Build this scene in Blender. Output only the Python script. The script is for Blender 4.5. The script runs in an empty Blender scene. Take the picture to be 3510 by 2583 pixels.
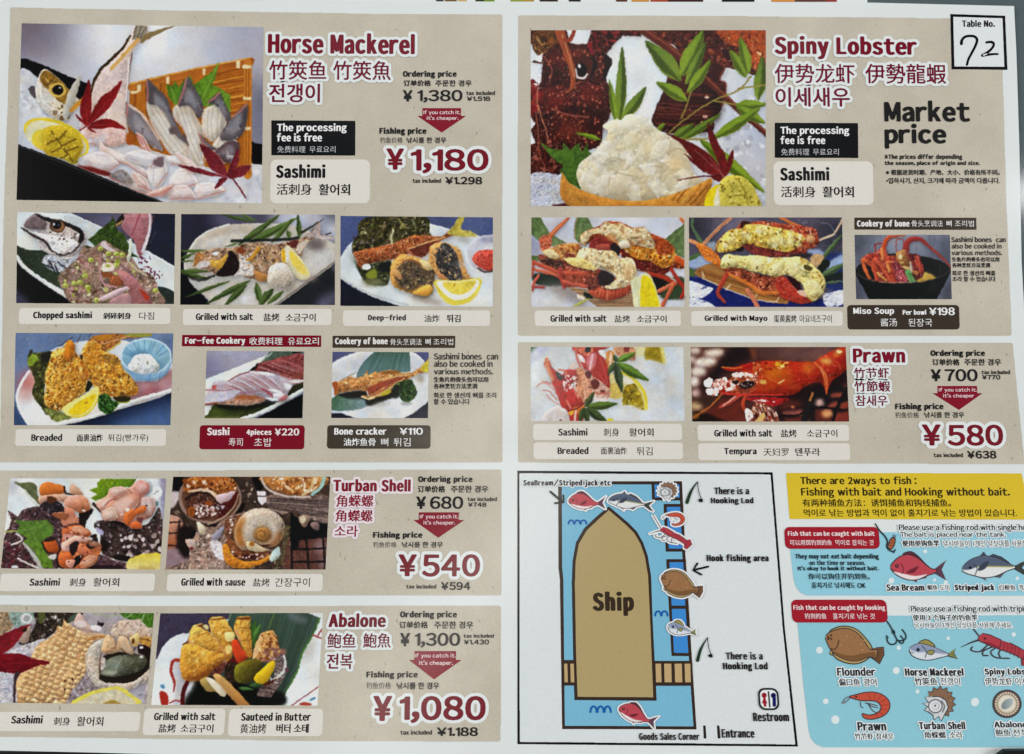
import bpy, math
import numpy as np
from mathutils import Vector

# ------------------------------------------------------------------ camera, light, exposure
SC = bpy.context.scene
COL = SC.collection
IW, IH = 3510.0, 2583.0            # the photograph's pixel frame, used to read positions off it
FPX = 2533.0                       # focal length in those pixels
DIST = 0.307                       # camera to sheet, metres
TILT = math.radians(2.0)
CAM = np.array([0.0, -DIST * math.sin(TILT), DIST * math.cos(TILT)])
cd = bpy.data.cameras.new('camera')
cd.sensor_width = 36.0
cd.lens = 36.0 * FPX / IW
cd.clip_start, cd.clip_end = 0.01, 50
cam = bpy.data.objects.new('camera', cd)
cam.location = CAM
cam.rotation_euler = (TILT, 0, 0)
COL.objects.link(cam)
SC.camera = cam

world = bpy.data.worlds.new('World')
SC.world = world
world.use_nodes = True
world.node_tree.nodes['Background'].inputs[0].default_value = (0.96, 0.98, 1.0, 1)
world.node_tree.nodes['Background'].inputs[1].default_value = 0.16

def area(name, loc, target, sx, sy, power, color):
    l = bpy.data.lights.new(name, 'AREA')
    l.shape = 'RECTANGLE'
    l.size, l.size_y, l.energy, l.color = sx, sy, power, color
    o = bpy.data.objects.new(name, l)
    o.location = loc
    o.rotation_euler = (Vector(target) - Vector(loc)).to_track_quat('-Z', 'Y').to_euler()
    COL.objects.link(o)
    return o

# ceiling panels of the dining room: left and right of the table, out of the mirror direction
area('ceiling_lamp', (-2.7, 0.6, 1.9), (0, 0, 0), 1.2, 1.2, 44, (1.0, 1.0, 0.985))
area('ceiling_lamp', (2.7, 0.6, 1.9), (0, 0, 0), 1.2, 1.2, 41.5, (1.0, 1.0, 0.995))
area('ceiling_lamp', (0.0, 2.5, 1.9), (0, 0, 0), 1.6, 1.0, 21.5, (1.0, 1.0, 0.985))
area('ceiling_spot', (-0.13, -0.10, 2.2), (0, 0, 0), 0.14, 0.9, 4, (1.0, 0.95, 0.85))
area('ceiling_lamp', (0.19, 1.18, 2.2), (0.19, 1.18, 0), 1.88, 0.36, 2.6, (1.0, 1.0, 1.0))
area('ceiling_tube', (2.42, 0.71, 2.2), (2.42, 0.71, 0), 1.4, 0.10, 11, (1.0, 1.0, 1.0))

SC.view_settings.view_transform = 'Standard'
SC.view_settings.look = 'None'
SC.view_settings.exposure = 0.0
SC.view_settings.gamma = 1.0
SC.view_settings.use_curve_mapping = False

# ------------------------------------------------------------------ the sheet's surface
# flat on the table, its lower third lifting towards the viewer
_ys = np.linspace(-0.40, 0.40, 1601)
_sl = np.interp(_ys, [-0.30, -0.16, -0.050, -0.026, 0.4], [0.17, 0.165, 0.095, 0.0, 0.0])
_zs = np.cumsum(_sl[::-1])[::-1] * (_ys[1] - _ys[0])
ct, st = math.cos(TILT), math.sin(TILT)

def lift(y):
    return np.interp(y, _ys, _zs)

def at(p, layer=0.0, plane=None):
    """photo pixels (n,2) -> points on the sheet (or on the plane z=plane)"""
    p = np.asarray(p, float).reshape(-1, 2)
    xc = (p[:, 0] - IW / 2) / FPX
    yc = -(p[:, 1] - IH / 2) / FPX
    d = np.stack([xc, yc * ct + st, yc * st - ct], 1)
    z = np.zeros(len(p)) if plane is None else np.full(len(p), float(plane))
    for _ in range(1 if plane is not None else 25):
        t = (z - CAM[2]) / d[:, 2]
        if plane is None:
            z = lift(CAM[1] + t * d[:, 1])
    t = (z - CAM[2]) / d[:, 2]
    w = CAM[None] + t[:, None] * d
    w[:, 2] += layer * 6e-5
    return w

# frames in which positions were read: origin in photo pixels and zoom
FR = {'A1': (0, 0, 2.203), 'A2': (850, 0, 2.203), 'A3': (1700, 0, 2.203), 'A4': (2510, 0, 2.203),
      'B1': (0, 700, 2.203), 'B2': (850, 700, 2.203), 'B3': (1700, 700, 2.203), 'B4': (2510, 700, 2.203),
      'C1': (0, 1400, 2.203), 'C2': (850, 1400, 2.203), 'C3': (1700, 1400, 2.203), 'C4': (2510, 1400, 2.203),
      'D1': (0, 1983, 2.75375), 'D2': (950, 1983, 2.75375), 'D3': (1750, 1983, 2.75375), 'D4': (2710, 1983, 2.75375),
      'Q': (0, 0, 1 / 1.5635), 'N': (0, 0, 1.0), 'R': (2560, 2330, 11.015)}

def toN(fr, p):
    ox, oy, s = FR[fr]
    p = np.asarray(p, float).reshape(-1, 2)
    return np.stack([ox + p[:, 0] / s, oy + p[:, 1] / s], 1)

def lean(x, y):
    """how far the sheet's own verticals lean in the picture (dx per dy)"""
    k = np.interp(y, [0, 1400, 1600, 1850, 2583], [1 / 62000., 1 / 62000., 1 / 22000., 1 / 15500., 1 / 12500.])
    return (x - 1743.0) * k

# ------------------------------------------------------------------ materials
def lin(c):
    c = np.asarray(c, float) / 255.0
    return np.where(c <= 0.04045, c / 12.92, ((c + 0.055) / 1.055) ** 2.4)

INK_GAIN = 1.06
def ink(c):
    return np.clip(lin(c) * INK_GAIN, 0.0015, 0.88)

def mat_base(name, rough=0.42, spec=0.35, coat=0.0):
    m = bpy.data.materials.new(name)
    m.use_nodes = True
    b = m.node_tree.nodes['Principled BSDF']
    b.inputs['Roughness'].default_value = rough
    b.inputs['Specular IOR Level'].default_value = spec
    b.inputs['Coat Weight'].default_value = coat
    b.inputs['Coat Roughness'].default_value = 0.12
    return m, m.node_tree.nodes, m.node_tree.links, b

def noise(n, l, scale, detail=3, rough=0.6, vec=None):
    t = n.new('ShaderNodeTexNoise')
    t.inputs['Scale'].default_value = scale
    t.inputs['Detail'].default_value = detail
    t.inputs['Roughness'].default_value = rough
    if vec is None:
        vec = n.new('ShaderNodeNewGeometry').outputs['Position']
    l.new(vec, t.inputs['Vector'])
    return t.outputs['Fac']

def bumpy(n, l, b, strength=0.02):
    f = noise(n, l, 420, 2)
    bp = n.new('ShaderNodeBump')
    bp.inputs['Strength'].default_value = strength
    bp.inputs['Distance'].default_value = 0.0004
    l.new(f, bp.inputs['Height'])
    l.new(bp.outputs['Normal'], b.inputs['Normal'])

def vary(n, l, col_out, b, lo, hi, scale):
    f = noise(n, l, scale, 4)
    mr = n.new('ShaderNodeMapRange')
    mr.inputs[1].default_value, mr.inputs[2].default_value = 0.3, 0.7
    mr.inputs[3].default_value, mr.inputs[4].default_value = lo, hi
    l.new(f, mr.inputs[0])
    vm = n.new('ShaderNodeVectorMath')
    vm.operation = 'SCALE'
    l.new(col_out, vm.inputs[0])
    l.new(mr.outputs[0], vm.inputs['Scale'])
    l.new(vm.outputs[0], b.inputs['Base Color'])

def ink_material():
    """printed ink: pigment colour stored on the print itself, a little uneven"""
    m, n, l, b = mat_base('printed_ink', 0.17, 0.22)
    a = n.new('ShaderNodeAttribute')
    a.attribute_name = 'ink'
    vary(n, l, a.outputs['Color'], b, 0.965, 1.03, 900)
    bumpy(n, l, b)
    return m

def rgb_node(n, c):
    r = n.new('ShaderNodeRGB')
    r.outputs[0].default_value = (*c, 1)
    return r.outputs[0]

def paper_material():
    m, n, l, b = mat_base('laminated_white_paper', 0.17, 0.22)
    vary(n, l, rgb_node(n, ink((223, 229, 229))), b, 0.985, 1.012, 60)
    bumpy(n, l, b)
    return m

def kraft_material():
    """recycled paper print: soft mottling, fine grain, a few dark fibres"""
    m, n, l, b = mat_base('beige_recycled_print', 0.17, 0.22)
    geo = n.new('ShaderNodeNewGeometry').outputs['Position']
    ramp = n.new('ShaderNodeValToRGB')
    ramp.color_ramp.elements[0].position, ramp.color_ramp.elements[1].position = 0.30, 0.72
    ramp.color_ramp.elements[0].color = (*ink((182, 174, 158)), 1)
    ramp.color_ramp.elements[1].color = (*ink((209, 202, 186)), 1)
    f1, f2 = noise(n, l, 45, 5, 0.6, geo), noise(n, l, 1300, 3, 0.7, geo)
    mx = n.new('ShaderNodeMath')
    mx.operation = 'MULTIPLY_ADD'
    l.new(f2, mx.inputs[0])
    mx.inputs[1].default_value = 0.5
    ml = n.new('ShaderNodeMath')
    ml.operation = 'MULTIPLY'
    l.new(f1, ml.inputs[0])
    ml.inputs[1].default_value = 0.5
    l.new(ml.outputs[0], mx.inputs[2])
    l.new(mx.outputs[0], ramp.inputs[0])
    mp = n.new('ShaderNodeMapping')
    mp.inputs['Scale'].default_value = (1, 0.5, 1)
    mp.inputs['Rotation'].default_value = (0, 0, 0.5)
    l.new(geo, mp.inputs[0])
    fib = noise(n, l, 620, 1, 0.4, mp.outputs[0])
    r2 = n.new('ShaderNodeMapRange')
    r2.inputs[1].default_value, r2.inputs[2].default_value = 0.72, 0.80
    r2.inputs[3].default_value, r2.inputs[4].default_value = 0.0, 0.5
    l.new(fib, r2.inputs[0])
    mix = n.new('ShaderNodeMix')
    mix.data_type = 'RGBA'
    l.new(r2.outputs[0], mix.inputs[0])
    l.new(ramp.outputs[0], mix.inputs[6])
    mix.inputs[7].default_value = (*ink((110, 98, 84)), 1)
    l.new(mix.outputs[2], b.inputs['Base Color'])
    bumpy(n, l, b)
    return m

INK, PAPER, KRAFT = ink_material(), paper_material(), kraft_material()

# ------------------------------------------------------------------ outlines from a coverage field
def contour(F, merge=True, lev=0.5):
    """polygons (in grid units, counter-clockwise seen from above) covering F > lev"""
    F = np.pad(F, 1)
    ins = F > lev
    a, b, c, d = ins[:-1, :-1], ins[:-1, 1:], ins[1:, 1:], ins[1:, :-1]
    code = a * 1 + b * 2 + c * 4 + d * 8
    polys = []
    ys, xs = np.nonzero(code == 15)
    if len(ys):
        if merge:
            full = np.pad((code == 15).astype(np.int8), ((0, 0), (1, 1)))
            df = np.diff(full, axis=1)
            ry, r0 = np.nonzero(df == 1)
            _, r1 = np.nonzero(df == -1)
        else:
            ry, r0, r1 = ys, xs, xs + 1
        q = np.stack([np.stack([r0, ry + 1], 1), np.stack([r1, ry + 1], 1), np.stack([r1, ry], 1), np.stack([r0, ry], 1)], 1)
        polys.append(q.astype(float))
    off = np.array([[0, 0], [1, 0], [1, 1], [0, 1]])
    for k in range(1, 15):
        ys, xs = np.nonzero(code == k)
        if not len(ys):
            continue
        vals = [F[ys + o[1], xs + o[0]] for o in off]
        pts = []
        for i in range(4):
            j = (i + 1) % 4
            if k >> i & 1:
                pts.append(np.stack([xs + off[i][0], ys + off[i][1]], 1).astype(float))
            if (k >> i & 1) != (k >> j & 1):
                t = np.clip((lev - vals[i]) / (vals[j] - vals[i] + 1e-12), 0.02, 0.98)
                pts.append(np.stack([xs + off[i][0] + t * (off[j][0] - off[i][0]), ys + off[i][1] + t * (off[j][1] - off[i][1])], 1))
        polys.append(np.stack(pts[::-1], 1))
    return [p - 1.0 for p in polys]

def make_mesh(name, groups, mapper, mat, parent, color=None, colfn=None, label=None):
    """groups: list of (n,k,2) polygon arrays; mapper: grid -> world"""
    if not groups:
        return None
    V = np.concatenate([g.reshape(-1, 2) for g in groups])
    sizes = np.concatenate([np.full(len(g), g.shape[1]) for g in groups])
    K = np.round((V + 64.0) * 8192).astype(np.int64)
    _, first, inv = np.unique(K[:, 0] * (1 << 30) + K[:, 1], return_index=True, return_inverse=True)
    U, inv = V[first], inv.reshape(-1)
    W3 = mapper(U)
    me = bpy.data.meshes.new(name)
    me.vertices.add(len(U))
    me.vertices.foreach_set('co', W3.astype(np.float32).ravel())
    me.loops.add(len(V))
    me.loops.foreach_set('vertex_index', inv.astype(np.int32))
    me.polygons.add(len(sizes))
    me.polygons.foreach_set('loop_start', np.concatenate([[0], np.cumsum(sizes)[:-1]]).astype(np.int32))
    if color is not None or colfn is not None:
        at_ = me.color_attributes.new('ink', 'FLOAT_COLOR', 'POINT')
        c = np.ones((len(U), 4), np.float32)
        c[:, :3] = ink(color)[None] if colfn is None else colfn(U)
        at_.data.foreach_set('color', c.ravel())
    me.materials.append(mat)
    me.update()
    o = bpy.data.objects.new(name, me)
    COL.objects.link(o)
    if parent is not None:
        o.parent = parent
    if label:
        o['label'] = label
    return o

def blur(a, s):
    if s <= 0.05:
        return a
    r = max(1, int(math.ceil(s * 2.5)))
    k = np.exp(-0.5 * (np.arange(-r, r + 1) / s) ** 2)
    k /= k.sum()
    p = np.pad(a, r, mode='edge')
    h, w = a.shape
    t = sum(k[i] * p[i:i + h] for i in range(2 * r + 1))
    return sum(k[i] * t[:, i:i + w] for i in range(2 * r + 1))

def scan(A, B, x0, y0, nw, nh):
    """parity fill of the closed outlines made of edges A->B, on an nw x nh grid of unit cells at x0,y0"""
    m = np.zeros((nh, nw + 1), np.int32)
    lo, hi = np.minimum(A[:, 1], B[:, 1]), np.maximum(A[:, 1], B[:, 1])
    i0 = np.clip(np.ceil(lo - y0 - 0.5), 0, nh).astype(int)
    i1 = np.clip(np.ceil(hi - y0 - 0.5), 0, nh).astype(int)
    cnt = np.maximum(i1 - i0, 0)
    e = np.repeat(np.arange(len(A)), cnt)
    if len(e):
        row = np.arange(len(e)) - np.repeat(np.cumsum(cnt) - cnt, cnt) + i0[e]
        yy = y0 + row + 0.5
        xx = A[e, 0] + (yy - A[e, 1]) * (B[e, 0] - A[e, 0]) / (B[e, 1] - A[e, 1])
        np.add.at(m, (row, np.clip(np.ceil(xx - x0 - 0.5), 0, nw).astype(int)), 1)
    return np.cumsum(m, axis=1)[:, :-1] & 1

def poly_mask(P, w, h, ss=3):
    """anti-aliased coverage of polygon P (pixel units) on a w x h grid, pixel centres at i+0.5"""
    P = np.asarray(P, float)
    x0, y0 = max(0, int(P[:, 0].min()) - 1), max(0, int(P[:, 1].min()) - 1)
    x1, y1 = min(w, int(P[:, 0].max()) + 2), min(h, int(P[:, 1].max()) + 2)
    if x1 <= x0 or y1 <= y0:
        return None
    nw, nh = x1 - x0, y1 - y0
    m = scan(P * ss, np.roll(P, -1, axis=0) * ss, x0 * ss, y0 * ss, nw * ss, nh * ss)
    return x0, y0, m.astype(np.float32).reshape(nh, ss, nw, ss).mean(axis=(1, 3))

def spline(P, closed=True, n=6):
    P = np.asarray(P, float)
    if len(P) < 3:
        return P
    if closed:
        A, B, C, D = np.roll(P, 1, 0), P, np.roll(P, -1, 0), np.roll(P, -2, 0)
    else:
        E = np.vstack([2 * P[0] - P[1], P, 2 * P[-1] - P[-2]])
        A, B, C, D = E[:-3], E[1:-2], E[2:-1], E[3:]
    t = (np.arange(n) / n)[None, :, None]
    A, B, C, D = A[:, None], B[:, None], C[:, None], D[:, None]
    R = 0.5 * (2 * B + (C - A) * t + (2 * A - 5 * B + 4 * C - D) * t ** 2 + (3 * B - A - 3 * C + D) * t ** 3)
    R = R.reshape(-1, 2)
    return R if closed else np.vstack([R, P[-1:]])

def ribbon(P, w0, w1=None, sm=True, n=6):
    """outline of a stroke of width w0 -> w1 along P"""
    P = spline(P, False, n) if sm and len(P) > 2 else np.asarray(P, float)
    w1 = w0 if w1 is None else w1
    T = np.gradient(P, axis=0)
    T /= np.linalg.norm(T, axis=1)[:, None] + 1e-9
    Nn = np.stack([-T[:, 1], T[:, 0]], 1)
    if isinstance(w0, (list, tuple)):
        w = np.interp(np.linspace(0, 1, len(P)), np.linspace(0, 1, len(w0)), w0)[:, None] / 2
    else:
        w = np.linspace(w0, w1, len(P))[:, None] / 2
    def cap(c, t, r, s):
        a = np.linspace(-1.2, 1.2, 5) * s
        base = math.atan2(t[1], t[0]) + (0 if s > 0 else math.pi)
        return np.stack([c[0] + r * np.cos(base - a), c[1] + r * np.sin(base - a)], 1)
    return np.vstack([P + Nn * w, cap(P[-1], T[-1], w[-1, 0], 1), (P - Nn * w)[::-1], cap(P[0], -T[0], w[0, 0], 1)])

def oval(cx, cy, rx, ry, ang=0, n=28):
    t = np.linspace(0, 2 * math.pi, n, endpoint=False)
    a = math.radians(ang)
    x, y = rx * np.cos(t), ry * np.sin(t)
    return np.stack([cx + x * math.cos(a) - y * math.sin(a), cy + x * math.sin(a) + y * math.cos(a)], 1)

_rng = np.random.default_rng(7)
def fbm(h, w, scale, octs=4, rng=None, sx=1.0):
    rng = rng or _rng
    out, amp, tot = np.zeros((h, w)), 1.0, 0.0
    for _ in range(octs):
        gh, gw = max(2, int(h / scale) + 3), max(2, int(w / (scale * sx)) + 3)
        g = rng.random((gh, gw))
        yy, xx = np.linspace(0, (h - 1) / scale, h), np.linspace(0, (w - 1) / (scale * sx), w)
        yi, xi = np.minimum(yy.astype(int), gh - 2), np.minimum(xx.astype(int), gw - 2)
        fy, fx = (yy - yi)[:, None], (xx - xi)[None]
        fy, fx = fy * fy * (3 - 2 * fy), fx * fx * (3 - 2 * fx)
        v = (g[yi][:, xi] * (1 - fy) * (1 - fx) + g[yi][:, xi + 1] * (1 - fy) * fx + g[yi + 1][:, xi] * fy * (1 - fx) + g[yi + 1][:, xi + 1] * fy * fx)
        out += amp * v
        tot += amp
        amp *= 0.55
        scale = max(1.0, scale / 2)
    return out / tot - 0.5

# ------------------------------------------------------------------ printed pictures
class Print:
    """a printed picture: pigment laid down shape by shape, in the frame it was read in"""
    def __init__(s, fr, quad, res=1.6, base=(200, 200, 200), seed=1):
        s.fr, s.res = fr, res
        s.Q = toN(fr, quad)
        s.o = np.floor(s.Q.min(0)) - 2 * res
        wh = np.ceil((s.Q.max(0) - s.o) / res).astype(int) + 3
        s.w, s.h = int(wh[0]), int(wh[1])
        s.img = np.ones((s.h, s.w, 3)) * np.array(base, float)
        s.alpha = None
        s.tx = np.zeros((s.h, s.w))
        s.k = 1.0 / (FR[fr][2] * res)          # frame px -> canvas px
        s.rng = np.random.default_rng(seed)
        s.M = None
    def c(s, P):
        P = np.asarray(P, float).reshape(-1, 2)
        if s.M is not None:
            P = P @ s.M[0].T + s.M[1]
        return (toN(s.fr, P) - s.o) / s.res
    def lay(s, poly, col, al=1.0, col2=None, ang=90, soft=0.85, tex=0, ts=6, tsx=1, vol=0, vr=5, bump=0, bs=4, spec=0, light=(-0.5, -0.85), clip=None):
        r = poly_mask(poly, s.w, s.h)
        if r is None:
            return
        x0, y0, m = r
        pad = int(math.ceil(max(soft, 0.3, vr * 0.9 if vol else 0) * 2.5)) + 1
        X0, Y0, X1, Y1 = max(0, x0 - pad), max(0, y0 - pad), min(s.w, x0 + m.shape[1] + pad), min(s.h, y0 + m.shape[0] + pad)
        M = np.zeros((Y1 - Y0, X1 - X0))
        M[y0 - Y0:y0 - Y0 + m.shape[0], x0 - X0:x0 - X0 + m.shape[1]] = m
        if vol and s.alpha is None:      # drop shadow painted into the picture, below and right of the piece
            d = int(round(vr * 0.4)) + 1
            D = np.zeros_like(M)
            D[d:, d // 2:] = M[:-d, :M.shape[1] - d // 2]
            D = blur(D, d * 1.1) * (1 - blur(M, 0.6)) * (0.42 * min(vol, 1.0) * al)
            if clip is not None:
                D = D * clip[Y0:Y1, X0:X1]
            s.img[Y0:Y1, X0:X1] *= (1 - D)[..., None]
        M = blur(M, soft)
        h, w = M.shape
        C = np.ones((h, w, 3)) * np.array(col, float)
        if col2 is not None:
            a = math.radians(ang)
            yy, xx = np.mgrid[0:h, 0:w]
            pr = xx * math.cos(a) + yy * math.sin(a)
            sel = M > 0.4
            lo, hi = (pr[sel].min(), pr[sel].max()) if sel.any() else (0, 1)
            t = np.clip((pr - lo) / (hi - lo + 1e-6), 0, 1)[..., None]
            C = C * (1 - t) + np.array(col2, float) * t
        k = np.ones((h, w))
        if s.alpha is None and h * w > 400:
            q = max(5.0, 0.22 * min(h, w))
            k = k + 0.20 * fbm(h, w, q, 3, s.rng)
            C = C * (1 + fbm(h, w, q * .7, 2, s.rng)[..., None] * np.array([0.09, 0.0, -0.13]))
        if tex:
            k = k + tex * 2 * fbm(h, w, ts, 3, s.rng, tsx)
        if bump and s.alpha is None:     # wet, broken surface: darker hollows, small glints
            n = fbm(h, w, bs * 1.3, 2, s.rng)
            k = k + 0.55 * min(bump, 1.0) * n - 0.9 * bump * np.clip(-n - 0.14, 0, 1)
            C = C + (np.clip(fbm(h, w, bs * .9, 2, s.rng) - 0.19, 0, 1) * 420 * min(bump, 1.0))[..., None]
        if vol or bump:
            H = vol * vr * blur(M, vr) if vol else np.zeros((h, w))
            if bump:
                H = H + 0.3 * bump * bs * fbm(h, w, bs, 2, s.rng)
            gy, gx = np.gradient(H)
            sh = gx * light[0] + gy * light[1]
            k = k + np.clip(-sh * 0.8, -0.5, 0.45)
            if spec:
                C = C + (np.clip(-sh - 0.16, 0, 1) * spec * 900)[..., None]
        C = np.clip(C * k[..., None], 0, 255)
        A = (M * al)[..., None]
        if clip is not None:
            A = A * clip[Y0:Y1, X0:X1, None]
        s.img[Y0:Y1, X0:X1] = s.img[Y0:Y1, X0:X1] * (1 - A) + C * A
        lv = min(1.0, 0.9 * bump + 0.12 * vol + (0.25 if tex else 0))
        s.tx[Y0:Y1, X0:X1] = s.tx[Y0:Y1, X0:X1] * (1 - A[..., 0]) + lv * A[..., 0]
        if s.alpha is not None:
            s.alpha[Y0:Y1, X0:X1] = np.maximum(s.alpha[Y0:Y1, X0:X1], A[..., 0])
    def P(s, pts, col, sm=True, **k):
        p = np.asarray(pts, float).reshape(-1, 2)
        s.lay(s.c(spline(p) if sm else p), col, **k)
    def S(s, pts, w, col, w2=None, sm=True, **k):
        p = np.asarray(pts, float).reshape(-1, 2)
        s.lay(s.c(ribbon(p, w, w2, sm)), col, **k)
    def E(s, cx, cy, rx, ry, col, rot=0, **k):
        s.lay(s.c(oval(cx, cy, rx, ry, rot)), col, **k)
    def B(s, cx, cy, rx, ry, col, al=0.6, ang=0):
        """soft blob"""
        s.lay(s.c(oval(cx, cy, rx * .8, ry * .8, ang)), col, al=al, soft=max(1.0, min(rx, ry) * s.k * 0.45))
    def mask(s, pts, sm=True):
        p = np.asarray(pts, float).reshape(-1, 2)
        r = poly_mask(s.c(spline(p) if sm else p), s.w, s.h)
        M = np.zeros((s.h, s.w))
        if r:
            M[r[1]:r[1] + r[2].shape[0], r[0]:r[0] + r[2].shape[1]] = r[2]
        return M
    def scat(s, pts, n, cols, r0, r1, asp=1.0, ang=None, al=1.0, soft=0.5, sm=True, **k):
        """n small dabs strewn over a region"""
        p = np.asarray(pts, float).reshape(-1, 2)
        clip = s.mask(p, sm)
        x0, y0 = p.min(0)
        x1, y1 = p.max(0)
        for _ in range(n):
            x, y = s.rng.uniform(x0, x1), s.rng.uniform(y0, y1)
            r = s.rng.uniform(r0, r1)
            a = s.rng.uniform(0, 180) if ang is None else ang + s.rng.normal(0, 12)
            c = cols[s.rng.integers(len(cols))]
            s.lay(s.c(oval(x, y, r, r / (asp * s.rng.uniform(.7, 1.3)), a, 12)), c, al=al * s.rng.uniform(.6, 1), soft=soft, clip=clip, **k)
    def dabs(s, per=11.0):
        """fine broken detail where the food has texture, in the colours already there"""
        T = blur(s.tx, 1.0)
        n = int(T.sum() / per)
        lum = blur(s.img.mean(-1), 1.2)
        gy, gx = np.gradient(lum)
        ang = np.arctan2(gx, -gy)
        X, Y = s.rng.uniform(6, s.w - 7, n * 4), s.rng.uniform(6, s.h - 7, n * 4)
        keep = s.rng.random(n * 4) < T[Y.astype(int), X.astype(int)]
        for x, y in list(zip(X[keep], Y[keep]))[:n]:
            xi, yi = int(x), int(y)
            L, Wd = s.rng.uniform(1.2, 4.5), s.rng.uniform(.6, 1.6)
            a = ang[yi, xi] + s.rng.normal(0, .5)
            c = s.img[yi, xi] * s.rng.uniform(.9, 1.1, 3)
            r = s.rng.random()
            dk = 0.45 + 0.42 * min(1.0, max(0.0, (c.mean() - 90) / 90))
            c = c * s.rng.uniform(dk, dk * .5 + .5) if r < .36 else (c * .5 + s.rng.uniform(90, 135) if r < .47 else c * s.rng.uniform(.9, 1.3))
            q = int(L * 1.6) + 1
            x0, x1, y0, y1 = max(0, xi - q), min(s.w, xi + q + 1), max(0, yi - q), min(s.h, yi + q + 1)
            dx, dy = np.arange(x0, x1)[None] - x, np.arange(y0, y1)[:, None] - y
            u, v = dx * math.cos(a) + dy * math.sin(a), -dx * math.sin(a) + dy * math.cos(a)
            A = (np.exp(-(u / L) ** 4 - (v / Wd) ** 2) * s.rng.uniform(.25, .6) * min(1, T[yi, xi] + .3))[..., None]
            s.img[y0:y1, x0:x1] = s.img[y0:y1, x0:x1] * (1 - A) + np.clip(c, 0, 250) * A
    def fill(s, col, col2=None, ang=90, tex=0, ts=20):
        s.lay(np.array([[-5, -5], [s.w + 5, -5], [s.w + 5, s.h + 5], [-5, s.h + 5]], float), col, col2=col2, ang=ang, tex=tex, ts=ts)
    def build(s, name, parent, layer, label=None, grain=2.0):
        if s.alpha is None:
            r = poly_mask((s.Q - s.o) / s.res, s.w, s.h, 4)
            A = np.zeros((s.h, s.w))
            A[r[1]:r[1] + r[2].shape[0], r[0]:r[0] + r[2].shape[1]] = r[2]
        else:
            A = s.alpha
        img = s.img + s.rng.normal(0, grain, (s.h, s.w, 1))
        L = ink(np.clip(img, 0, 255))
        def colfn(U):
            x, y = np.clip(U[:, 0], 0, s.w - 1.001), np.clip(U[:, 1], 0, s.h - 1.001)
            xi, yi = x.astype(int), y.astype(int)
            fx, fy = (x - xi)[:, None], (y - yi)[:, None]
            return L[yi, xi] * (1 - fx) * (1 - fy) + L[yi, xi + 1] * fx * (1 - fy) + L[yi + 1, xi] * (1 - fx) * fy + L[yi + 1, xi + 1] * fx * fy
        def mp(U):
            return at((U + 0.5) * s.res + s.o, layer)
        return make_mesh(name, contour(A, merge=False), mp, INK, parent, colfn=colfn, label=label)

# ------------------------------------------------------------------ flat printed shapes and lettering
def flat(name, fr, pts, color, parent, layer, mat=None, sm=False, res=4.0, label=None, N=None):
    P = toN(fr, pts) if N is None else np.asarray(N, float)
    if sm:
        P = spline(P)
    o = np.floor(P.min(0)) - 2 * res
    wh = np.ceil((P.max(0) - o) / res).astype(int) + 3
    r = poly_mask((P - o) / res, wh[0], wh[1], 5)
    A = np.zeros((wh[1], wh[0]))
    A[r[1]:r[1] + r[2].shape[0], r[0]:r[0] + r[2].shape[1]] = r[2]
    return make_mesh(name, contour(A), lambda U: at((U + 0.5) * res + o, layer), mat or INK, parent, color=color, label=label)

def multi(name, fr, polys, color, parent, layer, res=2.0, label=None, sm=False):
    """several outlines printed as one mark"""
    Ps = [toN(fr, p) for p in polys]
    if sm:
        Ps = [spline(p) for p in Ps]
    allp = np.vstack(Ps)
    o = np.floor(allp.min(0)) - 2 * res
    wh = np.ceil((allp.max(0) - o) / res).astype(int) + 3
    A = np.zeros((wh[1], wh[0]))
    for P in Ps:
        r = poly_mask((P - o) / res, wh[0], wh[1], 5)
        v = A[r[1]:r[1] + r[2].shape[0], r[0]:r[0] + r[2].shape[1]]
        np.maximum(v, r[2], out=v)
    return make_mesh(name, contour(A), lambda U: at((U + 0.5) * res + o, layer), INK, parent, color=color, label=label)

def rounded(x0, y0, x1, y1, r, fr, skew=True):
    t = np.linspace(0, math.pi / 2, 7)
    P = np.vstack([np.stack([x1 - r + r * np.sin(t), y0 + r - r * np.cos(t)], 1), np.stack([x1 - r + r * np.cos(t), y1 - r + r * np.sin(t)], 1),
                   np.stack([x0 + r - r * np.sin(t), y1 - r + r * np.cos(t)], 1), np.stack([x0 + r - r * np.cos(t), y0 + r - r * np.sin(t)], 1)])
    return leaned(P, fr, (y0 + y1) / 2) if skew else P

def leaned(P, fr, yc):
    P = np.array(P, float)
    n = toN(fr, P)
    P[:, 0] += (P[:, 1] - yc) * lean(n[:, 0], n[:, 1])
    return P

_tc = bpy.data.curves.new('lettering', 'FONT')
_tc.resolution_u = 4
_to = bpy.data.objects.new('lettering', _tc)
_glyphs = {}
def own(polys):
    V = np.concatenate([np.asarray(p, float) for p in polys])
    E, k = [], 0
    for p in polys:
        i = np.arange(len(p)) + k
        E.append(np.stack([i, np.roll(i, -1)], 1))
        k += len(p)
    return V, np.concatenate(E)

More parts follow.
